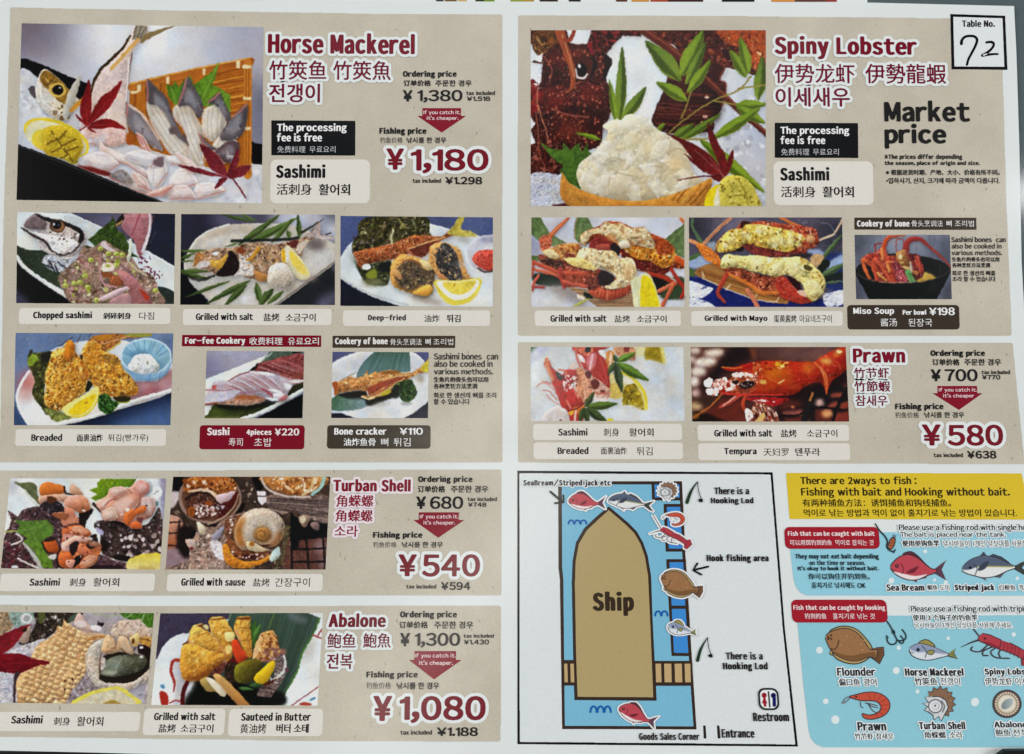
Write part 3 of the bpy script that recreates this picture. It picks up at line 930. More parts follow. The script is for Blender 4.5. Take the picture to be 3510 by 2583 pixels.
for x0, x1, c in ((1495, 1520, (60, 60, 60)), (1525, 1565, (110, 90, 50)), (1570, 1600, (200, 170, 110)), (1630, 1660, (50, 60, 30)), (1660, 1695, (110, 140, 40)), (1750, 1790, (140, 150, 60)), (1790, 1830, (170, 140, 50)), (1850, 1912, (50, 34, 24)), (1950, 1990, (36, 34, 24)),
                  (2112, 2150, (90, 50, 30)), (2165, 2225, (206, 140, 60)), (2230, 2290, (170, 70, 40)), (2290, 2410, (60, 26, 24)), (2475, 2586, (20, 20, 22)), (2645, 2724, (214, 140, 60)), (2724, 2830, (96, 56, 40)), (2830, 2868, (150, 60, 50))):
    quadN('printed_picture', [(x0, -120), (x1, -120), (x1, 4.5), (x0, 4.5)], -0.0004, INK, neighbour, c, 0.0001)
flat_object = bpy.data.objects.new('black_flat_object', None)  # black flat object of unknown kind, only its corner in view
COL.objects.link(flat_object)
tag(flat_object, 'black flat object with a cut corner overlapping the bottom right edge of the sheet', 'flat_object')
P_ = at([(3446, 2572), (3900, 2570), (3900, 2800), (3400, 2800), (3424, 2588)], 0, float(lift(-0.158)) + 0.002)
me_ = bpy.data.meshes.new('flat_object_body')
n_ = len(P_)
me_.from_pydata(P_.tolist() + (P_ - [0, 0, 0.0016]).tolist(), [], [tuple(range(n_))[::-1], tuple(range(n_, 2 * n_))] + [(i, (i + 1) % n_, n_ + (i + 1) % n_, n_ + i) for i in range(n_)])
me_.materials.append(M_BLACK)
o_ = bpy.data.objects.new('flat_object_body', me_)
COL.objects.link(o_)
o_.parent = flat_object

# ------------------------------------------------------------------ ship map
def wN(*pts):
    return np.vstack([toN(f, [(x, y)]) for f, x, y in pts])
DK, WATER, POOL, TAN, DECK = (56, 42, 34), (122, 184, 212), (62, 138, 210), (192, 164, 118), (176, 157, 110)
ship_map = flat('map_frame', None, None, (18, 17, 20), menu, 2, res=1.6, N=wN(('C3', 162, 468), ('C3', 2088, 480), ('C3', 2180, 1652), ('D4', 68, 1583), ('D3', 1500, 1573), ('D3', 65, 1560)),
                label='black framed white map of the ship and its fishing pools')
flat('map_ground', None, None, (219, 225, 227), ship_map, 3, res=3, N=wN(('C3', 178, 488), ('C3', 2072, 497), ('C3', 2163, 1652), ('D4', 42, 1562), ('D3', 1500, 1549), ('D3', 87, 1538)))
flat('pool_wall', None, None, DK, ship_map, 4, res=1.6, N=wN(('C3', 470, 548), ('C3', 1404, 548), ('C3', 1428, 1075), ('C3', 1464, 1652), ('D3', 1676, 190), ('D3', 1720, 900), ('D3', 1755, 1420), ('D3', 487, 1416), ('D3', 465, 0), ('C3', 472, 1200)))
flat('pool_water', None, None, WATER, ship_map, 5, res=1.6, N=wN(('C3', 497, 572), ('C3', 1383, 572), ('C3', 1404, 1075), ('C3', 1440, 1652), ('D3', 1652, 190), ('D3', 1690, 900), ('D3', 1725, 1390), ('D3', 512, 1385), ('D3', 498, 0), ('C3', 500, 1200)),
     label='light blue water around the ship')
hull = flat('ship', None, None, DK, ship_map, 6, res=1.6, N=wN(('C3', 851, 736), ('C3', 1000, 862), ('C3', 1062, 925), ('C3', 1110, 1010), ('C3', 1145, 1110), ('C3', 1170, 1260), ('C3', 1180, 1500), ('D3', 1325, 0), ('D3', 1340, 400),
            ('D3', 1378, 1148), ('D3', 602, 1142), ('D3', 590, 700), ('D3', 577, 0), ('C3', 571, 1350), ('C3', 578, 1150), ('C3', 603, 1010), ('C3', 665, 902), ('C3', 760, 812)), label='dark outlined sand coloured ship seen from above')
flat('deck', None, None, DECK, hull, 7, res=1.6, N=wN(('C3', 851, 765), ('C3', 985, 880), ('C3', 1044, 940), ('C3', 1090, 1020), ('C3', 1123, 1115), ('C3', 1147, 1260), ('C3', 1158, 1500), ('D3', 1297, 0), ('D3', 1316, 400),
            ('D3', 1345, 1115), ('D3', 632, 1110), ('D3', 618, 700), ('D3', 606, 0), ('C3', 595, 1350), ('C3', 601, 1155), ('C3', 625, 1020), ('C3', 685, 918), ('C3', 770, 838)))
T('ship_name', 'Ship', 'C3', 728, 1378, 1042, 1563, hull, (52, 40, 28), .07, .03, 8)
tank = flat('tank', None, None, DK, ship_map, 6, res=1.6, N=wN(('C3', 1173, 560), ('C3', 1390, 560), ('C3', 1393, 692), ('C3', 1178, 692)))
flat('tank_water', None, None, POOL, tank, 7, res=1.6, N=wN(('C3', 1195, 572), ('C3', 1383, 572), ('C3', 1385, 670), ('C3', 1199, 670)))
tank = flat('tank', None, None, DK, ship_map, 6, res=1.6, N=wN(('C3', 1264, 718), ('C3', 1412, 718), ('C3', 1428, 1078), ('C3', 1281, 1078)))
flat('tank_water', None, None, POOL, tank, 7, res=1.6, N=wN(('C3', 1288, 740), ('C3', 1390, 740), ('C3', 1405, 1056), ('C3', 1304, 1056)))
tank = flat('tank', None, None, DK, ship_map, 6, res=1.6, N=wN(('C3', 1284, 1135), ('C3', 1432, 1135), ('C3', 1464, 1652), ('D3', 1700, 728), ('D3', 1518, 726), ('D3', 1488, 180)))
for q in ([('C3', 1308, 1158), ('C3', 1412, 1158), ('C3', 1428, 1485), ('C3', 1325, 1485)], [('C3', 1328, 1510), ('C3', 1430, 1510), ('D3', 1676, 698), ('D3', 1541, 696), ('D3', 1520, 300)]):
    flat('tank_water', None, None, POOL, tank, 7, res=1.6, N=wN(*q))
for q, slats in (([(486, 764), (612, 764), (615, 1003), (492, 1003)], [(505, 535), (563, 596)]), ([(1352, 772), (1712, 772), (1722, 1006), (1362, 1006)], [(1366, 1418), (1447, 1514), (1546, 1614), (1640, 1694)])):
    pier = flat('pier', 'D3', q, DK, ship_map, 8, res=1.6)
    for x0, x1 in slats:
        flat('plank', 'D3', [(x0, 798), (x1, 798), (x1 + 5, 973), (x0 + 5, 973)], TAN, pier, 9, res=1.6)
def waves(fr, x0, x1, y0, y1, n, w):
    s_ = (x1 - x0) / n
    multi('wave_mark', fr, [ribbon([(x0 + i * s_ + s_ / 2 + s_ * .45 * math.cos(a), y1 - (y1 - y0 - w / 2) * math.sin(a)) for a in np.linspace(math.pi * 1.02, -.02 * math.pi, 9)], w, sm=False) for i in range(n)],
          (8, 92, 172), ship_map, 8, res=1.2)
waves('C3', 545, 684, 834, 866, 3, 13)
waves('D3', 750, 948, 1190, 1250, 3, 18)
waves('D3', 1360, 1482, 294, 342, 2, 16)
MW = (222, 228, 230)
def mtext(s, fr, bx, halo=9, w=.062, col=(34, 29, 30)):
    T('map_text', s, fr, *bx, ship_map, col, w, w * .4, 10, halo, MW)
mtext('SeaBream/Striped jack etc', 'C3', (206, 532, 865, 592))
mtext('There is a', 'C3', (1645, 590, 1908, 646), 0)
mtext('Hooking Lod', 'C3', (1620, 668, 1941, 726), 0)
mtext('Hook fishing area', 'C3', (1588, 1097, 2056, 1165), 0)
mtext('There is a', 'Q', (1590, 1427.5, 1671, 1444.5), 0)
mtext('Hooking Lod', 'Q', (1584, 1450, 1682, 1470.5), 0)
mtext('Restroom', 'R', (215, 1212, 1570, 1540), 0, .06)
mtext('Goods Sales Corner', 'D3', (1210, 1446, 1780, 1516), 0)
mtext('Entrance', 'Q', (1581, 1596.5, 1653, 1615.5), 0)
multi('door_mark', 'D3', [[(1816, 1383), (1840, 1383), (1848, 1505), (1822, 1505)], [(1946, 1383), (1970, 1383), (1980, 1505), (1954, 1505)]], (40, 32, 32), ship_map, 4, res=1.2)
for P_ in ([[(410, 625), (500, 700)], [(508, 655), (510, 706), (445, 712)]], [[(1600, 1190), (1490, 1216)], [(1518, 1166), (1486, 1217), (1548, 1250)]]):
    multi('pointer_arrow', 'C3', [ribbon(p, 15, sm=False) for p in P_], (20, 19, 21), ship_map, 10, res=1.0, label='small black arrow on the map')
for fr, k, ox, oy in (('C3', 1.0, 0, 0), ('D3', 1.22, 0, 0)):
    b_ = np.array([[1440, 705], [1463, 640], [1490, 590], [1520, 550]], float) if fr == 'C3' else np.array([[1762, 765], [1785, 680], [1818, 610], [1856, 550]], float)
    rod = multi('fishing_rod_drawing', fr, [ribbon(b_, [26 * k, 22 * k, 12 * k, 6 * k])], (34, 58, 40), ship_map, 10, res=1.0, label='small drawing of a green fishing rod')
    e_ = b_[-1]
    d_ = np.array([[0, 0], [4, 50], [14, 95], [28, 130]], float) * k
    h_ = np.array([[28, 130], [36, 146], [22, 150], [8, 138]], float) * k
    multi('fishing_line', fr, [ribbon(e_ + d_, 6 * k), ribbon(e_ + h_, 9 * k), oval(e_[0] + 24 * k, e_[1] + 136 * k, 15 * k, 9 * k)], (24, 28, 26), rod, 11, res=0.9)

# restroom pictogram
rr = Print('R', [(370, 240), (1260, 240), (1260, 1160), (370, 1160)], res=1.0)
rr.alpha = np.zeros((rr.h, rr.w))
rr.P(rounded(415, 280, 1190, 1115, 250, 'R') + np.array([0, 0]), (16, 18, 20), sm=False)
rr.P(rounded(485, 350, 1120, 1045, 190, 'R'), (232, 236, 238), sm=False)
rr.S([(795, 430), (820, 700), (848, 985)], 55, (30, 30, 32))
rr.E(633, 555, 95, 95, (142, 26, 40))
rr.P([(610, 600), (680, 600), (690, 720), (750, 860), (545, 860), (600, 720)], (150, 18, 32), sm=False)
rr.P([(615, 850), (715, 850), (715, 980), (620, 980)], (150, 30, 44), sm=False)
rr.E(982, 560, 98, 95, (14, 18, 72))
rr.P([(945, 620), (1075, 620), (1085, 980), (955, 980)], (20, 24, 92), sm=False)
rr.build('restroom_sign', ship_map, 10, 'rounded restroom pictogram with a red and a blue figure', 0)

# ------------------------------------------------------------------ fish drawings (each drawn once, printed where the menu shows it)
OUT = (44, 40, 50)
def ip(p, pts, col, lw=7, sm=True, **k):
    p.P(pts, col, sm=sm, **k)
    q = spline(pts) if sm else np.asarray(pts, float)
    p.S(np.vstack([q, q[:2]]), lw, OUT, sm=False, soft=.35)

def d_bream(p):
    ip(p, [(1290, 1112), (1340, 1077), (1395, 1108), (1450, 1165), (1480, 1200)], (92, 50, 60))
    ip(p, [(1528, 1206), (1614, 1142), (1574, 1215), (1612, 1292), (1528, 1240)], (96, 62, 78), sm=False)
    ip(p, [(1345, 1282), (1388, 1312), (1392, 1276)], (100, 54, 66), sm=False)
    ip(p, [(1405, 1284), (1455, 1280), (1482, 1240)], (100, 54, 66), sm=False)
    B_ = [(1192, 1196), (1212, 1158), (1262, 1116), (1330, 1100), (1402, 1130), (1460, 1178), (1500, 1206), (1540, 1214), (1530, 1238), (1475, 1258), (1400, 1288), (1330, 1292), (1258, 1266), (1214, 1232)]
    ip(p, B_, (186, 72, 84))
    p.P([(1216, 1230), (1290, 1246), (1380, 1262), (1470, 1250), (1400, 1285), (1330, 1288), (1260, 1262)], (234, 226, 226))
    p.P([(1310, 1240), (1345, 1212), (1405, 1188), (1370, 1236)], (112, 40, 52))
    p.S([(1270, 1168), (1290, 1205), (1280, 1245)], 6, (96, 34, 46))
    p.E(1240, 1186, 14, 14, (44, 26, 34)); p.E(1240, 1184, 6, 6, (190, 110, 116))
    p.S([(1200, 1216), (1222, 1222)], 6, (80, 40, 50))
def d_jack(p):
    ip(p, [(1868, 1112), (1894, 1078), (1918, 1112)], (66, 76, 92), sm=False)
    ip(p, [(1935, 1118), (1960, 1096), (2030, 1120), (2085, 1160), (2110, 1185)], (66, 76, 92), sm=False)
    ip(p, [(2115, 1188), (2160, 1172), (2230, 1140), (2180, 1200), (2240, 1262), (2200, 1250), (2120, 1204)], (62, 66, 64), sm=False)
    ip(p, [(1862, 1270), (1918, 1300), (1900, 1266)], (84, 86, 92), sm=False)
    ip(p, [(1970, 1262), (2015, 1278), (2060, 1232)], (84, 86, 92), sm=False)
    B_ = [(1732, 1216), (1760, 1168), (1820, 1128), (1900, 1110), (1990, 1126), (2070, 1162), (2130, 1190), (2130, 1204), (2070, 1226), (1990, 1262), (1900, 1276), (1815, 1258), (1760, 1240)]
    ip(p, B_, (226, 228, 228))
    p.P([(1734, 1212), (1762, 1166), (1820, 1130), (1900, 1113), (1990, 1129), (2070, 1165), (2120, 1190), (2010, 1192), (1900, 1190), (1840, 1196), (1790, 1214)], (84, 96, 118))
    p.S([(1850, 1192), (1960, 1190), (2110, 1192)], 9, (166, 158, 84))
    p.P([(1850, 1222), (1880, 1172), (1935, 1152), (1905, 1208)], (58, 66, 82))
    p.S([(1815, 1170), (1845, 1205), (1830, 1256)], 6, (56, 60, 70))
    p.E(1793, 1200, 11, 11, (22, 26, 34))
def d_flounder(p):
    ip(p, [(745, 655), (800, 650), (875, 642), (878, 715), (835, 802), (795, 768), (745, 735)], (116, 82, 56), 9, False)
    for a in range(5):
        p.S([(800, 672 + 18 * a), (862 - 6 * a, 668 + 30 * a)], 5, (66, 46, 34), sm=False)
    ip(p, [(365, 690), (400, 640), (410, 700), (385, 720)], (176, 150, 96), 8)
    ip(p, [(360, 520), (420, 462), (510, 445), (610, 470), (690, 540), (765, 650), (740, 740), (660, 790), (580, 802), (480, 778), (400, 715)], (178, 152, 96), 10)
    ip(p, [(328, 548), (352, 512), (420, 480), (510, 465), (600, 492), (675, 560), (745, 660), (815, 668), (800, 745), (740, 735), (650, 768), (560, 772), (460, 738), (385, 680), (340, 600)], (154, 112, 76), 8)
    p.P([(400, 680), (480, 710), (580, 722), (690, 700), (790, 690), (790, 740), (735, 732), (650, 764), (560, 768), (465, 736)], (122, 86, 54), soft=1)
    p.S([(452, 580), (440, 630), (410, 665), (375, 655)], 8, (58, 40, 30))
    for x, y in ((380, 532), (352, 548), (380, 565), (354, 566)):
        p.E(x, y, 9, 9, (34, 26, 24))
    p.scat([(450, 500), (650, 520), (720, 680), (500, 690)], 16, [(132, 92, 60), (182, 140, 98)], 5, 10)
def d_mackerel(p):
    ip(p, [(1205, 612), (1262, 572), (1320, 592), (1355, 640)], (150, 144, 78), 8)
    ip(p, [(1470, 715), (1552, 658), (1538, 705), (1575, 752), (1480, 728)], (126, 128, 74), 8, False)
    ip(p, [(1118, 665), (1150, 630), (1215, 610), (1300, 628), (1390, 660), (1488, 714), (1400, 745), (1300, 766), (1210, 755), (1140, 720)], (216, 222, 228), 8)
    p.P([(1122, 662), (1150, 632), (1215, 614), (1300, 632), (1390, 663), (1470, 708), (1390, 702), (1290, 690), (1190, 690)], (142, 154, 182), soft=1.5)
    ip(p, [(1282, 700), (1310, 672), (1352, 680), (1330, 716)], (150, 146, 84), 6)
    p.S([(1235, 628), (1275, 680), (1268, 742)], 7, (52, 56, 70))
    p.E(1199, 668, 15, 17, (26, 30, 42)); p.S([(1122, 690), (1158, 700)], 6, (52, 56, 66))
def d_lobster(p):
    p.S([(1620, 330) if p.fr == 'C3' else (1720, 470), (1775, 540)], 14, OUT, sm=False); p.S([(1602, 645), (1700, 600), (1790, 570)], [6, 14, 20], OUT)
    for q in ([(1860, 620), (1780, 685), (1700, 672), (1712, 640)], [(1900, 640), (1815, 680), (1815, 720), (1860, 722)], [(1930, 650), (1885, 690), (1930, 740), (2060, 750)], [(1985, 660), (1960, 700), (1975, 740)]):
        p.S(q, 14, OUT)
    ip(p, [(2170, 690), (2260, 660), (2300, 740), (2225, 825), (2178, 815)], (168, 56, 66), 9, False)
    ip(p, [(1975, 575), (2060, 600), (2140, 640), (2210, 680), (2190, 760), (2120, 720), (2050, 690), (1965, 665)], (172, 60, 70), 9, False)
    for a in range(5):
        p.S([(2010 + 36 * a, 592 + 16 * a), (2012 + 33 * a, 640 + 17 * a), (1995 + 36 * a, 680 + 18 * a)], 6, (112, 38, 48))
    ip(p, [(1770, 545), (1805, 512), (1880, 528), (1985, 575), (1965, 665), (1900, 640), (1830, 608), (1765, 580)], (178, 62, 72), 9, False)
    p.S([(1830, 600), (1900, 620), (1960, 650)], 16, (132, 40, 52)); p.E(1830, 563, 10, 10, (40, 24, 32))
def d_prawn(p):
    for q in ([(560, 1105), (510, 1130), (480, 1172)], [(570, 1112), (530, 1150), (500, 1172)]):
        p.S(q, 9, (66, 78, 88))
    p.E(500, 1164, 24, 14, (120, 134, 142), -20)
    for q in ([(655, 1160), (660, 1200), (680, 1215)], [(720, 1170), (760, 1200), (820, 1215)], [(730, 1180), (770, 1240), (810, 1262)], [(700, 1170), (760, 1180), (815, 1195)]):
        p.S(q, 9, OUT)
    B_ = [(548, 1112), (610, 1092), (700, 1070), (790, 1068), (870, 1095), (925, 1150), (932, 1215), (895, 1275), (830, 1310), (750, 1325), (690, 1310), (675, 1270), (730, 1282), (790, 1275), (838, 1245), (848, 1200), (815, 1162), (760, 1150), (680, 1150), (620, 1138)]
    ip(p, B_, (196, 82, 62), 9)
    for a in np.linspace(-1.9, 1.25, 8):
        p.S([(775 + 62 * math.cos(a), 1200 + 58 * math.sin(a)), (775 + 140 * math.cos(a), 1198 + 118 * math.sin(a))], 6, (156, 54, 42), sm=False)
    p.E(615, 1112, 9, 9, (40, 26, 28))
def d_shell(p):
    sp = []
    for i, a in enumerate(np.linspace(-2.6, 1.2, 19)):
        r = 152 if i % 2 else 120
        sp.append((1405 + r * math.cos(a), 1165 + r * 1.02 * math.sin(a)))
    ip(p, sp + [(1430, 1290), (1350, 1240), (1290, 1150)], (136, 104, 82), 9, False)
    p.scat([(1330, 1060), (1480, 1070), (1530, 1180), (1500, 1260)], 14, [(104, 76, 58), (160, 128, 104)], 6, 14, 2)
    ip(p, [(1262, 1112), (1330, 1110), (1400, 1108), (1462, 1145), (1485, 1215), (1450, 1280), (1418, 1340), (1395, 1295), (1350, 1330), (1340, 1285), (1300, 1255), (1258, 1240), (1290, 1205), (1242, 1172), (1300, 1165)], (206, 210, 212), 9, False)
    p.E(1362, 1200, 68, 66, OUT); p.E(1362, 1200, 60, 58, (222, 224, 226)); p.E(1366, 1200, 40, 38, (192, 196, 200)); p.E(1360, 1198, 26, 24, (226, 228, 230)); p.E(1360, 1196, 9, 11, (70, 72, 78))
    p.S([(1420, 1150), (1448, 1200), (1430, 1255)], 9, (70, 66, 70))
def d_abalone(p):
    p.E(2038, 1178, 138, 135, OUT); p.E(2038, 1178, 126, 123, (110, 88, 74))
    for a in np.linspace(0, 2 * math.pi, 27)[:-1]:
        p.E(2038 + 104 * math.cos(a), 1178 + 102 * math.sin(a), 11, 11, (214, 204, 186))
    p.E(2038, 1178, 90, 88, (212, 200, 176)); p.E(2038, 1176, 76, 74, (226, 220, 204)); p.E(2040, 1178, 66, 40, (120, 134, 138), -40, col2=(176, 186, 188), ang=0)

def drawing(fn, name, fr, src, dst, parent, layer, rot=0, halo=0, label=None, srcfr=None):
    """print the drawing fn, read in box src, into box dst of frame fr"""
    s0, s1 = np.array(src[:2], float), np.array(src[2:], float)
    d0, d1 = np.array(dst[:2], float), np.array(dst[2:], float)
    k = (d1 - d0) / (s1 - s0)
    a = math.radians(rot)
    R_ = np.array([[math.cos(a), -math.sin(a)], [math.sin(a), math.cos(a)]])
    A_ = R_ @ np.diag(k)
    b_ = (d0 + d1) / 2 - A_ @ ((s0 + s1) / 2)
    m = 0.35 * (d1 - d0) + 14
    q = np.array([d0 - m, [d1[0] + m[0], d0[1] - m[1]], d1 + m, [d0[0] - m[0], d1[1] + m[1]]])
    p = Print(fr, q, res=1.1 if halo else 1.2)
    p.alpha = np.zeros((p.h, p.w))
    p.M = (A_, b_)
    fn(p)
    if halo:
        r = halo / FR[fr][2] / p.res
        D_ = blur(dilate((p.alpha > .35).astype(np.int16), r, r).astype(float), .5)
        p.img = p.img * p.alpha[..., None] + np.array([236, 240, 241.]) * (1 - p.alpha[..., None])
        p.alpha = D_
    return p.build(name, parent, layer, label, 0.5)

SRC = {'bream': (1190, 1070, 1615, 1312), 'jack': (1730, 1075, 2240, 1302), 'flounder': (325, 445, 880, 805), 'mackerel': (1115, 570, 1575, 770), 'lobster': (1600, 470, 2300, 826), 'prawn': (475, 1065, 935, 1326), 'shell': (1240, 1010, 1560, 1342), 'abalone': (1900, 1043, 2176, 1313)}
drawing(d_bream, 'fish_drawing', 'C3', SRC['bream'], (545, 618, 828, 768), ship_map, 11, 0, 10, 'red sea bream drawing left of the bow on the map')
drawing(d_jack, 'fish_drawing', 'C3', SRC['jack'], (845, 628, 1195, 775), ship_map, 11, 9, 10, 'grey striped jack drawing above the bow on the map')
drawing(d_shell, 'shell_drawing', 'C3', SRC['shell'], (1214, 548, 1372, 692), ship_map, 11, 0, 10, 'turban shell drawing in the top tank of the map')
drawing(d_prawn, 'prawn_drawing', 'C3', SRC['prawn'], (1248, 782, 1424, 884), ship_map, 11, 0, 10, 'orange prawn drawing on the map tank')
drawing(d_lobster, 'lobster_drawing', 'C3', SRC['lobster'], (1155, 878, 1484, 1046), ship_map, 11, 6, 10, 'red spiny lobster drawing on the map tank')
drawing(d_flounder, 'fish_drawing', 'C3', SRC['flounder'], (1240, 1216, 1562, 1424), ship_map, 11, 2, 11, 'brown flounder drawing on the map tank')
drawing(d_mackerel, 'fish_drawing', 'D3', SRC['mackerel'], (1478, 388, 1762, 532), ship_map, 11, 6, 12, 'small silver horse mackerel drawing on the lowest map tank')
drawing(d_bream, 'fish_drawing', 'D3', SRC['bream'], (1010, 1170, 1395, 1372), ship_map, 11, 18, 12, 'red sea bream drawing below the stern on the map')

# ------------------------------------------------------------------ fishing guide at the lower right
yb = flat('guide_title_box', 'C4', [(405, 485), (2183, 488), (2260, 838), (432, 833)], (218, 189, 48), menu, 2, res=2, label='yellow box telling there are two ways to fish')
YT = (52, 44, 18)
T('guide_text', 'There are 2ways to fish :', 'C4', 512, 511, 1390, 586, yb, YT, .045, .02, 3)
T('guide_text', 'Fishing with bait and Hooking without bait.', 'C4', 518, 594, 2094, 675, yb, YT, .045, .02, 3)
T('guide_text', '有两种捕鱼方法：诱饵捕鱼和钩线捕鱼。', 'C4', 528, 681, 1650, 740, yb, YT, .02, .015, 3)
T('guide_text', '먹이로 낚는 방법과 먹이 없이 훌치기로 낚는 방법이 있습니다.', 'C4', 538, 757, 2147, 815, yb, YT, .02, .015, 3)
BL = (148, 205, 222)
flat('water_panel', 'C4', [(422, 934), (2370, 930), (2480, 1412), (562, 1411), (515, 1390), (480, 1345), (462, 1285), (440, 1100)], BL, menu, 2, res=2, label='light blue panel of fish caught with bait')
flat('water_panel', 'D4', [(58, 350), (2330, 343), (2440, 1590), (302, 1589), (235, 1560), (190, 1505), (170, 1430), (120, 1000)], (143, 200, 215), menu, 2, res=2, label='light blue panel of fish caught by hooking')
multi('bubble', 'D4', [oval(x, y, r, r * 1.05) for x, y, r in ((270, 672, 31), (330, 1155, 26), (420, 1328, 39), (1018, 650, 20), (995, 865, 32), (1195, 1062, 19), (1485, 560, 17), (1738, 1162, 38), (2103, 525, 20))], (222, 232, 236), menu, 3, res=1.5)
multi('bubble', 'C4', [oval(x, y, r, r) for x, y, r in ((1455, 1078, 15), (1525, 1292, 12), (2150, 1280, 14), (1200, 1298, 22), (1610, 1312, 16))], (222, 232, 236), menu, 3, res=1.5)
for fr, q, words, lb_ in (('C4', rounded(394, 892, 1108, 1058, 42, 'C4'), [('Fish that can be caught with bait', (418, 923, 1073, 970), .05), ('可以用饵钓到的鱼', (432, 989, 750, 1031), .02), ('먹이로 잡히는 것', (776, 989, 1065, 1032), .01)], 'with bait'),
                       ('D4', rounded(8, 196, 908, 412, 52, 'D4'), [('Fish that can be caught by hooking', (24, 245, 889, 306), .05), ('钓到的鱼', (130, 323, 335, 377), .02), ('훌치기로 낚는 것', (395, 323, 792, 379), .01)], 'by hooking')):
    o = flat('title_badge', fr, q, (160, 30, 44), menu, 4, res=1.6, label='red rounded badge for fish that can be caught ' + lb_)
    for s_, b_, w in words:
        T('badge_text', s_, fr, *b_, o, (238, 218, 220), w, w * .4, 5)
def gt(s, fr, b_, w=.03, halo=8, col=(46, 44, 48)):
    T('guide_text', s, fr, *b_, menu, col, w, w * .45, 7, halo, (226, 233, 236))
NB = (30, 40, 48)
gt('They may not eat bait depending', 'C4', (472, 1093, 1103, 1142), .05, 0, NB)
gt('on the time or season.', 'C4', (578, 1142, 1000, 1180), .05, 0, NB)
gt("It's okay to hook it without bait.", 'C4', (492, 1184, 1103, 1228), .05, 0, NB)
gt('你可以钩住并钓到鱼。', 'C4', (570, 1240, 1034, 1289), .025, 0, NB)
gt('훌치기로 낚시해도 OK', 'C4', (595, 1307, 1006, 1356), .025, 0, NB)
gt('Please use a fishing rod with single hook.', 'C4', (1255, 870, 2290, 930), .028)
gt('The bait is placed near the tank.', 'C4', (1265, 929, 2062, 976), .03)
gt('使用单钩鱼竿', 'C4', (1280, 991, 1560, 1040), .03)
gt('낚시바늘이 1개인 낚싯대를 사용해 주세요', 'C4', (1588, 991, 2360, 1041), .005)
gt('Sea Bream', 'C4', (1160, 1324, 1446, 1374), .08)
gt('鲷鱼', 'C4', (1468, 1328, 1546, 1371), .02)
gt('도미', 'C4', (1565, 1328, 1634, 1372), .0)
gt('Striped jack', 'C4', (1675, 1324, 1974, 1382), .08)
gt('白鲹鱼', 'C4', (2014, 1328, 2132, 1371), .01)
gt('흑점줄전갱이', 'C4', (2162, 1328, 2390, 1372), .01)
gt('Please use a fishing rod with triple hook.', 'D4', (1130, 248, 2420, 325), .028, 10)
gt('使用 3 个钩子的钓鱼竿', 'D4', (1148, 336, 1760, 392), .03, 10)
gt('낚시바늘이 3개인 낚싯대를 사용해 주세요.', 'D4', (1165, 407, 2087, 462), .005, 10)
for s_, b_, w in (('Flounder', (434, 831, 796, 914), .06), ('偏口鱼', (450, 937, 650, 1006), .02), ('광어', (684, 937, 806, 1008), .01), ('Horse Mackerel', (1074, 837, 1626, 914), .08), ('竹筴鱼', (1165, 928, 1378, 1002), .015),
                  ('전갱이', (1408, 928, 1592, 1002), .0), ('Spiny Lobster', (1825, 840, 2330, 918), .07), ('伊势龙虾', (1828, 928, 2085, 1000), .0), ('이세새우', (2112, 928, 2370, 1000), .0), ('Prawn', (627, 1347, 897, 1430), .07),
                  ('竹节虾', (600, 1452, 776, 1512), .01), ('참새우', (800, 1452, 966, 1513), .01), ('Turban Shell', (1205, 1344, 1642, 1417), .075), ('角蝾螺', (1257, 1438, 1460, 1502), .02), ('소라', (1494, 1438, 1616, 1502), .01),
                  ('Abalone', (1915, 1340, 2225, 1400), .07), ('鲍鱼', (1928, 1415, 2070, 1482), .015), ('전복', (2090, 1415, 2240, 1484), .01)):
    gt(s_, 'D4', b_, w, 11)
hk = multi('bait_hook_drawing', 'C4', [ribbon([(1078, 868), (1108, 918), (1148, 960), (1168, 1000), (1164, 1040), (1185, 1068), (1222, 1080)], [9, 11, 11, 12, 12, 12, 9]), ribbon([(1228, 1062), (1214, 1086)], 9, sm=False)], (40, 48, 54), menu, 6, res=1.0)
p_ = Print('C4', [(1150, 930), (1250, 930), (1250, 1075), (1150, 1075)], res=1.0)
p_.alpha = np.zeros((p_.h, p_.w))
ip(p_, [(1176, 1045), (1182, 1005), (1205, 972), (1226, 980), (1222, 1020), (1200, 1058)], (172, 98, 66), 7)
for y in (995, 1015, 1035):
    p_.S([(1184, y), (1222, y - 6)], 5, (104, 58, 44), sm=False)
p_.S([(1212, 975), (1214, 948)], 6, OUT, sm=False); p_.S([(1220, 978), (1232, 952)], 6, OUT, sm=False)
p_.build('bait_drawing', hk, 7, None, 0)
multi('treble_hook_drawing', 'D4', [ribbon([(905, 398), (940, 450), (968, 505), (1000, 570), (1030, 590)], [12, 13, 14, 13, 12]), oval(966, 500, 16, 24, -25), ribbon([(903, 535), (912, 590), (945, 618), (985, 608), (1000, 575)], 13), ribbon([(1050, 478), (1080, 520), (1082, 560), (1055, 580), (1015, 580)], 13),
      ribbon([(1035, 535), (1062, 575), (1055, 605), (1030, 602), (1012, 580)], 12), ribbon([(903, 533), (918, 556)], 9, sm=False)], (42, 56, 64), menu, 6, res=1.0, label='drawing of a dark triple hook under the red badge')
